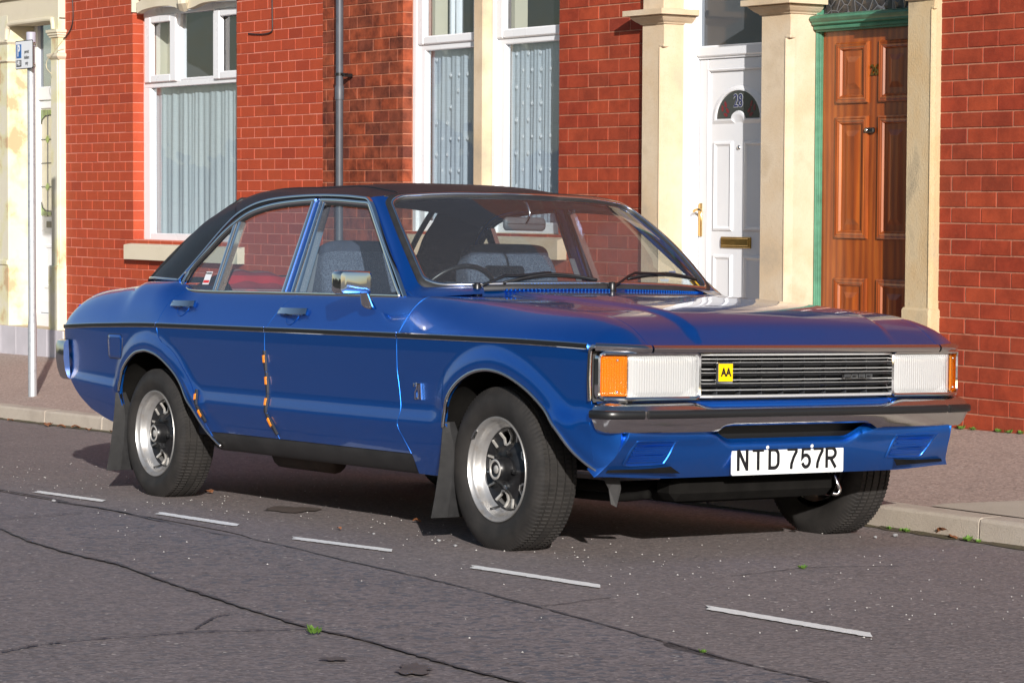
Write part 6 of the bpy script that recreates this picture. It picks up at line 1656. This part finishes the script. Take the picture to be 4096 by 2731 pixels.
# engine badge "2.0"
BG = empty('engine_badge', (0, 0, 0), CAR)
bp = lambda x, z, d=.004: side_pt(x, z) + np.array([0, -d, 0])
def brib(pts, w=.008):
    o_ = MB(); P3 = [bp(.893 + a * .05, .541 + b * .058) for a, b in pts]; o_.sweep(P3, [(-w / 2, -.004), (w / 2, -.004), (w / 2, .003), (-w / 2, .003)], (1, 0, 0)); return o_
o = brib([(0, .80), (0, 1.0), (.42, 1.0), (.42, .72), (.14, .42), (.14, .0), (.45, .0)], .006); o.build('badge_digit', M['chrome'], BG, smooth=False)
o = brib([(.62, 1.0), (.66, .0), (.98, .0), (.92, 1.0), (.60, 1.0)], .007); o.build('badge_digit', M['chrome'], BG, smooth=False)
o = MB(); c = bp(.893 + .026, .541 + .004); o.lathe([(0, -.004), (.004, -.004), (.004, .004)], 8, 'y', tuple(c)); o.build('badge_point', M['chrome'], BG)
# edge protectors with reflectors
def protector(zs_, xs_, par, n_or, finned=True):
    for (z1, z0), (xa, xb_) in zip(zs_, xs_):
        pth = [flank(xa + (xb_ - xa) * t, z1 + (z0 - z1) * t) + np.array([0, -.006, 0]) for t in np.linspace(0, 1, 15)]
        o = MB()
        for i in range(14):
            w = .0095 * (1 - .45 * abs(i - 6.5) / 7); p, q_ = pth[i], pth[i + 1]; d_ = .85
            o.sweep([p, p + (q_ - p) * d_], [(-w, -.006), (w, -.006), (w * .8, .004), (-w * .8, .004)], (1, 0, 0))
        pr_ = o.build('edge_protector', M['rubber'], par, smooth=False)
        for c in n_or:
            a, b = int(c * 14), int(c * 14) + 5; mid = pth[a:b + 1]
            o = MB(); o.sweep([mid[0] + np.array([0, -.004, 0]), mid[-1] + np.array([0, -.004, 0])], [(-.0062, -.002), (.0062, -.002), (.0062, .003), (-.0062, .003)], (1, 0, 0)); o.build('reflector', M['orange'], pr_, smooth=False)
protector([(.692, .606), (.603, .514), (.512, .432), (.428, .345)], [(-.284, -.275), (-.272, -.264), (-.264, -.267), (-.263, -.200)], CAR, [.28])
protector([(.506, .440), (.436, .368)], [(-.905, -.880), (-.878, -.815)], CAR, [.3])
# fuel flap
o = MB(); rr = round_rect(-1.822, -1.664, .618, .729, .022, 5)
o.sweep([side_pt(x, z) + np.array([0, .0005, 0]) for x, z in rr], [(-.0016, -.002), (.0016, -.002), (.0016, .002), (-.0016, .002)], (0, 1, 0), closed=True); ff = o.build('fuel_flap', M['blackpl'], CAR)
o = MB(); cx_, cz_ = -1.743, .6735; R = [[side_pt(cx_ + (x - cx_) * k, cz_ + (z - cz_) * k) + np.array([0, -.0018 if k < .975 else -.0004, 0]) for x, z in rr] for k in (.985, .97, .7, .4, .1)]
o.grid(R, close_v=True); o.f.append(tuple(range(4 * len(rr), 5 * len(rr)))); o.mi.append(0); o.build('flap_skin', M['paint'], ff, fixn=True)
# wipers
def pjc(p): q_ = CR @ (np.array(p) - CC); return 2048 + FPX * q_[0] / q_[2], 1365.5 + FPX * q_[1] / q_[2]
def ws_hit(u, v, d=.012):
    best = min(((a, t) for a in np.linspace(-1.05, 1.05, 43) for t in np.linspace(-.12, 1, 57)), key=lambda c: sum((m_ - n_) ** 2 for m_, n_ in zip(pjc(WS(c[0], c[1], d)), (u, v)))); st_ = .03
    for _ in range(5):
        best = min(((best[0] + i * st_, best[1] + j * st_) for i in (-1, -.5, 0, .5, 1) for j in (-1, -.5, 0, .5, 1)), key=lambda c: sum((m_ - n_) ** 2 for m_, n_ in zip(pjc(WS(c[0], c[1], d)), (u, v)))); st_ *= .5
    return WS(best[0], best[1], d)
cN = lambda c, x, y: ({'B': 1000, 'C': 2000}[c] + x / 2.2959, 680 + y / 2.2959)
for spin, arm, blade in (((('B', 2085, 1085)), [('B', 2150, 1050), ('B', 2351, 970), ('C', 150, 975), ('C', 400, 945), ('C', 470, 945)], [('C', 30, 1040), ('C', 240, 1000), ('C', 460, 975), ('C', 680, 985), ('C', 890, 1015)]), ((('C', 1030, 1075)), [('C', 1090, 1040), ('C', 1180, 975), ('C', 1240, 945), ('C', 1400, 950), ('C', 1520, 960)], [('C', 1170, 1005), ('C', 1340, 975), ('C', 1520, 968), ('C', 1680, 985), ('C', 1800, 1010)])):
    WP = empty('wiper', (0, 0, 0), CAR)
    sp0 = ws_hit(*cN(*spin), .02)
    o = MB(); o.lathe([(.0, .022), (.012, .020), (.016, .012), (.016, -.012), (.020, -.016), (.020, -.03)], 14, 'z', tuple(sp0)); o.build('wiper_spindle', M['blackpl'], WP, auto=40)
    o = MB(); o.tube([sp0] + [ws_hit(*cN(*p), .028) for p in arm], .0055, 6); o.build('wiper_arm', M['blackpl'], WP)
    bl_ = smooth_path([ws_hit(*cN(*p), .014) for p in blade], 4)
    o = MB(); o.sweep(bl_, [(-.004, -.003), (.006, -.002), (.006, .002), (-.004, .003)], (.62, 0, .78)); 
    o.sweep([p + np.array([.008, 0, .010]) * (1 - abs(i / (len(bl_) - 1) - .5) * 1.3) for i, p in enumerate(bl_)], [(-.003, -.004), (.003, -.004), (.003, .004), (-.003, .004)], (.62, 0, .78)); o.build('wiper_blade', M['rubber'], WP)
# ---- wheels
def tyre_mesh(R, w, name):
    prof = []   # (r, h) across, h from inner to outer
    hw = w / 2
    side = [(.193, -hw * .82), (.205, -hw * .92), (.225, -hw * 1.02), (R - .055, -hw * 1.06), (R - .030, -hw * 1.0), (R - .014, -hw * .88)]
    tread = []
    for h, g_ in ((-.80, 0), (-.62, 0), (-.60, 1), (-.545, 1), (-.525, 0), (-.25, 0), (-.235, 1), (-.165, 1), (-.15, 0), (.15, 0), (.165, 1), (.235, 1), (.25, 0), (.525, 0), (.545, 1), (.60, 1), (.62, 0), (.80, 0)):
        tread.append((R - .0035 * abs(h) ** 2 - (.0075 if g_ else 0), h * hw, g_))
    prof = [(r, h, 0) for r, h in side] + tread + [(r, -h, 0) for r, h in side[::-1]]
    n = 432; P = []
    for k, (r, h, g_) in enumerate(prof):
        ring = []
        f = h / hw
        for i in range(n):
            ph = i % 4; rr_ = r; sh_ = 0; ii = i - i % 4 + (0, .8, 1.15, 2.6)[i % 4]
            if len(side) <= k < len(prof) - len(side):
                if not g_ and ph in (1, 2): rr_ -= .0034 if abs(f) > .3 else .0022
                sh_ = .8 * f * (1 if abs(f) > .5 else 1.6)
            elif k in (len(side) - 1, len(prof) - len(side)) and ph in (1, 2): rr_ -= .0022
            a = 2 * math.pi * (ii + sh_) / n
            zz = rr_ * math.sin(a); xx = rr_ * math.cos(a)
            lim = -(R - .008)
            if zz < lim: zz = lim + (zz - lim) * .12; 
            ring.append((xx, h, zz))
        P.append(ring)
    o = MB(); o.grid(P, close_v=True, flip=True); me = o.mesh(name, M['tyre'], True, auto=35); return me
def wheel(cx, cy, cz, s, R, w, rot, vis=True):
    WH = empty('wheel', (cx, cy, cz), CAR); WH.rotation_euler = (0, 0, 0 if s > 0 else 0)
    # local y outward = s
    def add(o, nm, mt, par=WH, **kw):
        if s < 0: o.v = [(a, -b, c) for a, b, c in o.v]; o.f = [f[::-1] for f in o.f]
        return o.build(nm, M[mt], par, **kw)
    ty = tyre_mesh(R, w, 'tyre'); to = bpy.data.objects.new('tyre', ty); COL.objects.link(to); to.parent = WH
    if s < 0: to.scale = (1, -1, 1)
    fl = .074
    o = MB(); o.lathe([(.170, -.07), (.165, -.04), (.150, -.005), (.150, .015), (.156, .028), (.166, .034), (.170, .042), (.176, .056), (.1785, .064), (.187, .068), (.1935, .072), (.1955, .0775), (.1935, .081), (.190, .081), (.187, .075), (.1805, .069)], 72, 'y'); add(o, 'rim', 'rim', auto=60, fixn=False)
    # centre disc with five slots: rings between r=.055 and .15
    o = MB(); n = 100; rad = [.030, .058, .075, .092, .110, .128, .142, .151]; hgt_ = [.034, .034, .028, .012, .004, .006, .016, .026]; P = []
    holes = set(); base = 0
    for i in range(n):
        a = 2 * math.pi * i / n + rot; row = []
        ph = (i % 20) / 20
        for r, h in zip(rad, hgt_):
            lift = .012 * math.exp(-((ph - .5) / .16) ** 2) * (1 if .07 < r < .14 else 0)
            row.append((r * math.cos(a), h + lift, r * math.sin(a)))
        P.append(row)
    m_ = len(rad); o.v = [tuple(p) for r_ in P for p in r_]
    for i in range(n):
        ph = i % 20
        for j in range(m_ - 1):
            if j in (3, 4, 5) and (ph in (17, 18, 19, 0, 1, 2)): continue
            o.f.append((i * m_ + j, i * m_ + j + 1, ((i + 1) % n) * m_ + j + 1, ((i + 1) % n) * m_ + j)); o.mi.append(0)
    add(o, 'wheel_centre', 'rim_black', fixn=True, auto=50)
    for k in range(5):   # bright edges of the slots, and bright bars on the spokes between
        a0 = 2 * math.pi * (k * 20 + 17) / n + rot; a1 = 2 * math.pi * (k * 20 + 23) / n + rot
        q = lambda r, a, h: (r * math.cos(a), h, r * math.sin(a))
        o = MB(); o.sweep([q(.146, a0 - .02, .022), q(.120, a0 - .015, .008), q(.097, a0 + .03, .013), q(.091, (a0 + a1) / 2, .015), q(.097, a1 - .03, .013), q(.120, a1 + .015, .008), q(.146, a1 + .02, .022)], [(-.0035, -.003), (.0035, -.003), (.0045, .004), (-.0045, .004)], (0, 1, 0)); add(o, 'slot_edge', 'silver', smooth=False, fixn=True)
        am = 2 * math.pi * (k * 20 + 10) / n + rot
        o = MB(); o.sweep([q(.112, am - .03, .018), q(.146, am - .05, .025)], [(-.004, -.003), (.004, -.003), (.004, .004), (-.004, .004)], (0, 1, 0)); add(o, 'spoke_bar', 'silver', smooth=False, fixn=True)
        an = am; o = MB(); o.lathe([(.0105, .02), (.0105, .046), (.007, .052), (0, .053)], 6, 'y', (.0655 * math.cos(an), 0, .0655 * math.sin(an))); add(o, 'wheel_nut', 'steel' if (k == 3 and cx > 0) else 'rim_black', auto=30)
    o = MB(); o.lathe([(.046, .02), (.044, .066), (.040, .082), (.037, .085), (.032, .085), (.028, .081), (.022, .079), (0, .079)], 36, 'y'); add(o, 'hub_cap', 'rim_black', auto=40)
    o = MB(); o.lathe([(.038, .0845), (.036, .087), (.030, .087), (.028, .0835)], 36, 'y'); add(o, 'hub_ring', 'silver')
    o = MB(); o.lathe([(.016, .0785), (.014, .082), (0, .082)], 24, 'y'); add(o, 'hub_emblem', 'silver')
    av = -1.9 if cx > 0 else -1.75
    o = MB(); o.tube([(.150 * math.cos(av), .03, .150 * math.sin(av)), (.158 * math.cos(av), .068, .158 * math.sin(av))], .0045, 8); add(o, 'valve', 'rubber')
    o = MB(); o.lathe([(.10, -.05), (.145, -.05), (.145, -.01), (.03, -.008)], 40, 'y'); add(o, 'brake', 'under')
    if cx > 0 and s < 0:
        ab = 2.45; o = MB(); o.sweep([(.190 * math.cos(ab + d), .078, .190 * math.sin(ab + d)) for d in np.linspace(-.11, .11, 6)], [(-.010, -.003), (.008, -.003), (.008, .003), (-.010, .004)], (0, 1, 0)); add(o, 'balance_weight', 'steel', smooth=False, fixn=True)
    return WH
wheel(1.3845, -.757, .3005, -1, .306, .176, .55); wheel(-1.3845, -.770, .2885, -1, .294, .178, .50)
wheel(1.3845, .757, .3005, 1, .306, .176, .2); wheel(-1.3845, .770, .2885, 1, .294, .178, .9)
for s in (-1, 1):
    for xb_, xt, nm in ((1.088, 1.104, 'front'), (-1.712, -1.702, 'rear')):
        o = MB(); P = []
        for t in np.linspace(0, 1, 10):
            z = .102 + (.462 - .102) * t; x = xb_ + (xt - xb_) * t + .012 * math.sin(math.pi * t); y0 = .932 - .038 * t; y1 = .792 + (.05 * sstep(.7, 1, t))
            P.append([(x + .004, s * (y0 - .0), z), (x - .004, s * (y0 - .004), z), (x - .002, s * ((y0 + y1) / 2), z), (x - .004, s * y1, z), (x + .004, s * y1, z), (x + .008, s * ((y0 + y1) / 2), z)])
        o.grid(P, close_v=True); k = 6; o.f += [tuple(range(k)), tuple(range(9 * k, 10 * k))[::-1]]; o.mi += [0, 0]; o.build('mudflap', M['rubber'], CAR, fixn=True, smooth=False)
# ---- underside
def ub(lo, hi, nm='underbody', ch=.02, mt='under'):
    o = MB(); o.box(lo, hi, ch); return o.build(nm, M[mt], CAR, smooth=False)
ub((-.95, -.80, .26), (1.08, .80, .30), 'floor_pan'); ub((-2.3, -.72, .34), (-.95, .72, .42), 'boot_floor'); ub((1.05, -.58, .30), (1.98, .58, .50), 'engine_bay')
ub((1.80, -.43, .205), (1.93, .34, .300), 'crossmember', .03, 'under'); ub((1.62, -.34, .19), (1.84, .28, .26), 'sump_guard', .03)
o = MB(); o.tube(smooth_path([(1.90, -.52, .235), (1.75, -.56, .215), (1.45, -.64, .22)], 4), .016, 10); o.build('suspension_arm', M['under'], CAR)
o = MB(); o.tube([(1.3845, -.70, .26), (1.40, -.30, .22), (1.40, .30, .22), (1.3845, .70, .26)], .022, 10); o.build('front_axle', M['under'], CAR)
o = MB(); o.poly([(1.90, -.735, .315), (1.90, -.655, .31), (1.905, -.650, .26), (1.91, -.672, .195), (1.90, -.690, .205), (1.90, -.70, .26)], .003, (1, 0, 0)); o.build('splash_flap', M['matt_black'], CAR, smooth=False, fixn=True)
o = MB(); pth = [(1.93, .325, .285), (1.945, .330, .25), (1.948, .338, .228), (1.945, .330, .212), (1.935, .314, .214)]; o.tube(smooth_path(pth, 4), .007, 8); o.build('towing_eye', M['chrome_dull'], CAR)
o = MB(); o.tube([(-1.3845, -.70, .288), (-1.3845, .70, .288)], .035, 12); o.build('rear_axle', M['under'], CAR)
o = MB(); o.tube([(-.95, -.42, .215), (-.5, -.42, .215)], .065, 14); o.build('silencer', simple('rusty_silencer', (.05, .035, .028), .7, var=.4, vscale=10), CAR)
o = MB(); o.tube([(-.5, -.42, .215), (1.0, -.30, .23)], .02, 10); o.build('exhaust_pipe', M['under'], CAR)
# ---- interior
ub((-1.2, -.775, .30), (.80, -.755, .915), 'door_card', .005, 'trim_in'); ub((-1.2, .755, .30), (.80, .775, .915), 'door_card', .005, 'trim_in')
P = []
for y in np.linspace(-.70, .70, 21):
    xf = wsb(min(abs(y), .70)) - .03; P.append([(xf, y, .955), (xf - .12, y, .958), (xf - .26, y, .940), (xf - .33, y, .915), (xf - .36, y, .86), (xf - .34, y, .62), (xf - .2, y, .50)])
o = MB(); o.grid(P, flip=False); o.build('dashboard', M['trim_in'], CAR, fixn=True)
ub((-1.80, -.70, .925), (-1.18, .70, .94), 'parcel_shelf', .005, 'trim_in'); ub((.05, -.7, .3), (.95, .7, .33), 'front_floor', .005, 'trim_in')
def cushion(nm, c, size, tilt, mt, par):
    o = MB(); sx_, sy_, sz_ = size; n = 10; 
    def sup(u, v):
        e = .35; f = lambda t: math.copysign(abs(t) ** e, t); x = sx_ * f(math.cos(v)) * f(math.cos(u)); y = sy_ * f(math.cos(v)) * f(math.sin(u)); z = sz_ * f(math.sin(v))
        x2 = x * math.cos(tilt) + z * math.sin(tilt); z2 = -x * math.sin(tilt) + z * math.cos(tilt); return (c[0] + x2, c[1] + y, c[2] + z2)
    P = [[sup(2 * math.pi * i / 40, -math.pi / 2 + math.pi * j / 20) for j in range(21)] for i in range(40)]; o.grid(P, close_u=True); return o.build(nm, M[mt], par, fixn=True)
for y in (-.37, .37):
    ST = empty('front_seat', (0, 0, 0), CAR)
    cushion('seat_cushion', (.02, y, .47), (.26, .25, .09), -.1, 'fur', ST); cushion('seat_back', (-.30, y, .80), (.08, .245, .34), -.26, 'fur', ST); cushion('seat_shoulder', (-.365, y, 1.06), (.065, .215, .095), -.26, 'seat', ST)
cushion('rear_seat_cushion', (-.78, 0, .48), (.27, .66, .10), -.1, 'trim_in', CAR); cushion('rear_seat_back', (-1.13, 0, .74), (.09, .66, .27), -.3, 'trim_in', CAR)
o = MB(); P = []; rr_ = random.Random(3)
for i in range(30):
    y = -.66 + .70 * i / 29; row = []
    for j in range(22):
        t = j / 21
        if t < .35: x, z = -1.42 + .30 * (t / .35), .965 + .055 * math.sin(math.pi * .5 * t / .35)
        else: q_ = (t - .35) / .65; x, z = -1.12 + .34 * q_, 1.02 - .32 * q_ ** 1.3
        row.append((x + .012 * math.sin(y * 17 + t * 6), y, z + .014 * math.sin(y * 13 + 1.3 * t * 5) + .006 * math.sin(y * 41)))
    P.append(row)
o.grid(P); bl = o.build('tartan_blanket', M['tartan'], None); bl.matrix_world = CM; tag(bl, 'red tartan blanket draped over the back seat inside the parked car', 'blanket')
SWH = empty('steering_wheel', (0, 0, 0), CAR); ax_ = np.array([-.86, 0, .51]); ax_ /= np.linalg.norm(ax_); e1 = np.array([0, 1., 0]); e2 = np.cross(ax_, e1); sc0 = np.array([.36, -.37, .885])
o = MB(); o.tube([sc0 + .195 * (math.cos(a) * e1 + math.sin(a) * e2) for a in np.linspace(0, 2 * math.pi, 48, endpoint=False)], .011, 10, closed=True, side=tuple(ax_)); o.build('wheel_rim', M['blackpl'], SWH)
o = MB()
for a in (0.2, math.pi - .2): o.tube([sc0, sc0 + .19 * (math.cos(a) * e1 + math.sin(a) * e2)], .012, 8)
o.tube([sc0, sc0 - ax_ * .3], .03, 10); o.build('wheel_spoke', M['blackpl'], SWH)
RM = empty('rear_view_mirror', (0, 0, 0), CAR)
o = MB(); R = [[(.325 + dx_, y, z) for y, z in round_rect(-.105 + g_, .105 - g_, 1.205 + g_, 1.262 - g_, .018, 4)] for dx_, g_ in ((.008, .012), (.004, .002), (-.006, 0), (-.010, .006))]
o.grid(R, close_v=True); k = len(R[0]); o.f += [tuple(range(k))[::-1], tuple(range(3 * k, 4 * k))]; o.mi += [0, 0]; o.build('mirror_shell', simple('grey_mirror_shell', (.10, .10, .11), .5), RM, fixn=True)
o = MB(); o.tube(smooth_path([(.33, .0, 1.235), (.36, 0, 1.27), (.345, 0, 1.31), (.31, 0, 1.335)], 4), .006, 8); o.build('mirror_arm', M['steel'], RM)
for s in (-1, 1):
    o = MB(); P = [[(-.30, s * .735, .40), (-.26, s * .735, .40)], [(-.25, s * .72, .9), (-.205, s * .72, .9)], [(-.285, s * .66, 1.10), (-.245, s * .66, 1.10)]]; o.grid(P); o.build('seat_belt', simple('grey_webbing', (.25, .28, .33), .8), CAR)
# stickers
def ws_sticker(px, nm, mt, col_txt=None):
    pts = [ws_hit(*cN(*p), -.002) for p in px]; o = MB(); o.add(pts, [tuple(range(len(pts)))]); return o.build(nm, M[mt], CAR, smooth=False)
def txt_on(txt, p0, ex, size, mt, par, xs=.8, bold=0):
    pass
st = ws_sticker([('C', 1728, 1010), ('C', 1795, 1018), ('C', 1852, 1082), ('C', 1792, 1075)], 'club_sticker', 'yellow')
pA, pB, pC, pD = [ws_hit(*cN('C', *p), .001) for p in ((1728, 1010), (1795, 1018), (1852, 1082), (1792, 1075))]
ex = (pB - pA); ex /= np.linalg.norm(ex); ez = np.cross(ex, pA - pD); ez /= np.linalg.norm(ez); ey = np.cross(ez, ex)
text_mesh('AA', .034, M['plate_ink'], 'lettering', st, frame((pA + pB + pC + pD) / 4, ex, ey, ez), bold=.001, xs=.8)
ws_sticker([('B', 1630, 1035), ('B', 1656, 1034), ('B', 1658, 1046), ('B', 1632, 1047)], 'sticker', 'sign_white'); ws_sticker([('B', 1664, 1034), ('B', 1748, 1032), ('B', 1750, 1042), ('B', 1666, 1044)], 'sticker', 'red_st')
ws_sticker([('C', 1550, 930), ('C', 1610, 925), ('C', 1620, 965), ('C', 1560, 970)], 'tax_disc', 'sign_blue'); ws_sticker([('C', 1460, 1000), ('C', 1555, 1000), ('C', 1545, 1028), ('C', 1480, 1022)], 'tax_disc', 'sign_white')
def q_sticker(x0, x1, z0, z1, nm, mt, d=-.0105):
    o = MB(); o.add([G(x0, z0, -1, d), G(x1, z0, -1, d), G(x1, z1, -1, d), G(x0, z1, -1, d)], [(0, 1, 2, 3)]); return o.build(nm, M[mt], CAR, smooth=False)
q_sticker(-1.095, -1.035, .965, 1.022, 'warning_sticker', 'sign_white'); q_sticker(-1.092, -1.038, .972, .984, 'warning_sticker', 'red_st', -.0098)
gt = frame(G(-1.065, 1.014, -1, -.0095), (1, 0, 0), (0, .36, .93), (0, -.93, .36)); text_mesh('WARNING', .012, M['sign_black'], 'lettering', CAR, gt)
# ------------------------------------------------------------------ small things on the ground
# dark bank added out of view to darken reflections in the car flank
mb = MB(); P = []; rb_ = random.Random(11)
for i in range(60):
    x = -70 + i * 2.4; h = 2.3 + .5 * math.sin(i * .7) + .4 * math.sin(i * 1.9 + 1) + rb_.uniform(-.2, .2)
    P.append([(x, -9.6, rz(x, -9.5) - .15), (x, -13, .4), (x, -16.0, h * .55), (x, -17.5 + rb_.uniform(-.5, .5), h * .9), (x, -20, h), (x, -30, h * .8)])
mb.grid(P); mb.build('dark_reflection_bank', simple('dark_bank_colour', (.035, .032, .022), .95, var=.5, vscale=2), kind='structure', fixn=True)
rg = random.Random(21)
def scatter_stuff(name, mat, pts, size, kind='stuff', flat=.6):
    o = MB()
    for (x, y, z) in pts:
        r = rg.uniform(*size); n = 5; ring = [(x + r * math.cos(2 * math.pi * k / n + r * 99) * rg.uniform(.7, 1.2), y + r * math.sin(2 * math.pi * k / n + r * 99) * rg.uniform(.7, 1.2), z - .001) for k in range(n)]
        o.add(ring + [(x + r * .2, y, z + r * flat)], [(k, (k + 1) % n, n) for k in range(n)])
    return o.build(name, mat, None, smooth=False, kind=kind)
pts = []
for _ in range(420):
    x = rg.uniform(-4, 4); y = rg.gauss(-.62, .38) if rg.random() < .6 else rg.uniform(-2.4, 1.0)
    if y > kerb_y(x) - .03: continue
    pts.append((x, y, rz(x, y) + .008))
g = scatter_stuff('road_grit', M['grit'], pts, (.0016, .0046)); tag(g, 'pale loose grit scattered over the road beside the car', 'grit')
# clumps of weed, leaves
def weed(u, v, size, base, label):
    z = 0; p = base(u, v); o = MB()
    for _ in range(26):
        a = rg.uniform(0, 6.28); l = size * rg.uniform(.4, 1.0); d = np.array([math.cos(a), math.sin(a), 0]); up = np.array([0, 0, 1.]); c = np.array(p) + d * rg.uniform(0, size * .5)
        t = c + d * l * .6 + up * l * rg.uniform(.4, 1.0); s_ = np.array([-d[1], d[0], 0]) * l * .28; m_ = c + d * l * .35 + up * l * .45
        o.add([c, m_ + s_, t, m_ - s_], [(0, 1, 2, 3)])
    return o.build('weed', M['weed'], None, smooth=False, label=label, cat='weed', group='weeds in the cracks')
def on_wallbase(u, v): x = WX(u, v, WALL - .01); return (x, WALL - .012, base_z(x))
for k, (cx, cy) in enumerate([(375, 1315), (505, 1340), (770, 1358), (880, 1362), (1000, 1375)]):
    weed(3700 + cx / 2.6136, 1200 + cy / 2.6136, .034 if k in (0, 3) else .024, on_wallbase, 'small green weed at the foot of the brick wall by the wooden door')
def on_gutter(u, v): q = on_road(u, v); x = q[0]; return (x, kerb_y(x) - .012, rz(x, kerb_y(x)) + .008)
for (cx, cy, sz) in ((1490, 375, .018), (1570, 385, .016), (1620, 390, .022), (2050, 450, .028), (2110, 460, .020)):
    weed(*c2(cx, cy), sz, on_gutter, 'small green weed in the gutter against the kerb ahead of the car')
def on_rd(u, v): q = on_road(u, v); return (q[0], q[1], rz(q[0], q[1]) + .006)
weed(*c0(2115, 1075), .030, on_rd, 'tuft of grass in the road crack where two joints meet')
weed(*c2(860, 640), .020, on_rd, 'low green moss in the thin road crack near the front bumper')
weed(*c2(190, 1208), .014, on_rd, 'speck of grass in the tar joint below the white dash')
def leaf(p, size, rot, tilt, label, mat='leaf'):
    o = MB(); n = 9; c, s_ = math.cos(rot), math.sin(rot); P = []
    for i in range(n):
        t = i / (n - 1); w = size * .42 * math.sin(math.pi * t) ** .7 * (1 + .25 * math.sin(t * 19)); x = (t - .5) * size
        row = []
        for k in (-1, -.4, .4, 1): 
            yy = w * k; z = .004 + tilt * size * (abs(k) * .5 + .3 * math.sin(t * 4)) ; row.append((p[0] + x * c - yy * s_, p[1] + x * s_ + yy * c, p[2] + z))
        P.append(row)
    o.grid(P); return o.build('fallen_leaf', M[mat], None, smooth=False, label=label, cat='leaf', group='fallen leaves along the kerb')
leaf(on_rd(*c2(1830, 425)), .085, .4, .55, 'curled brown leaf standing in the gutter ahead of the car'); leaf(on_rd(*c2(1885, 438)), .060, -.5, .3, 'flat russet leaf beside the curled leaf in the gutter')
leaf(on_rd(*c1(450, 330)), .035, .9, .5, 'small brown leaf in the shadow beside the front mudflap'); leaf(on_rd(*c0(1405, 130)), .05, .2, .3, 'crumpled red leaf just ahead of the rear tyre')
leaf(on_rd(*c0(2280, 378)), .022, .2, .5, 'tiny orange leaf above the white dash beside the front door', 'leaf')
for (cx, cy) in ((20, 735), (60, 755), (320, 800), (380, 795), (440, 800), (500, 815), (560, 825), (740, 845), (815, 875)):
    q = on_road(cx / 2.2959, 1360 + cy / 2.2959); x = q[0]; leaf((x, kerb_y(x) - rg.uniform(.02, .10), rz(x, kerb_y(x)) + .008), rg.uniform(.04, .07), rg.uniform(0, 3), .4, 'reddish leaf lying in the gutter behind the car')
M['pebble'] = simple('grey_pebble', (.25, .25, .26), .8, var=.3, vscale=60)
def pebble(p, r, label):
    r *= .7
    o = MB(); P = []
    for i in range(8):
        row = []
        for j in range(5):
            v = -math.pi / 2 + math.pi * j / 4; k = r * rg.uniform(.8, 1.15); row.append((p[0] + k * math.cos(v) * math.cos(i * .785), p[1] + k * math.cos(v) * math.sin(i * .785), p[2] + r * .5 + k * .6 * math.sin(v)))
        P.append(row)
    o.grid(P, close_u=True); return o.build('pebble', M['pebble'], None, smooth=False, label=label, cat='pebble', group='pebbles on the road')
for (cc, cx, cy, r) in ((c2, 908, 375, .013), (c2, 1485, 422, .016), (c2, 1440, 365, .016), (c2, 1350, 432, .012), (c1, 598, 455, .012), (c1, 708, 490, .012), (c1, 160, 407, .009), (c0, 360, 187, .014)):
    pebble(on_rd(*cc(cx, cy)), r, 'small pale pebble lying on the asphalt by the car')
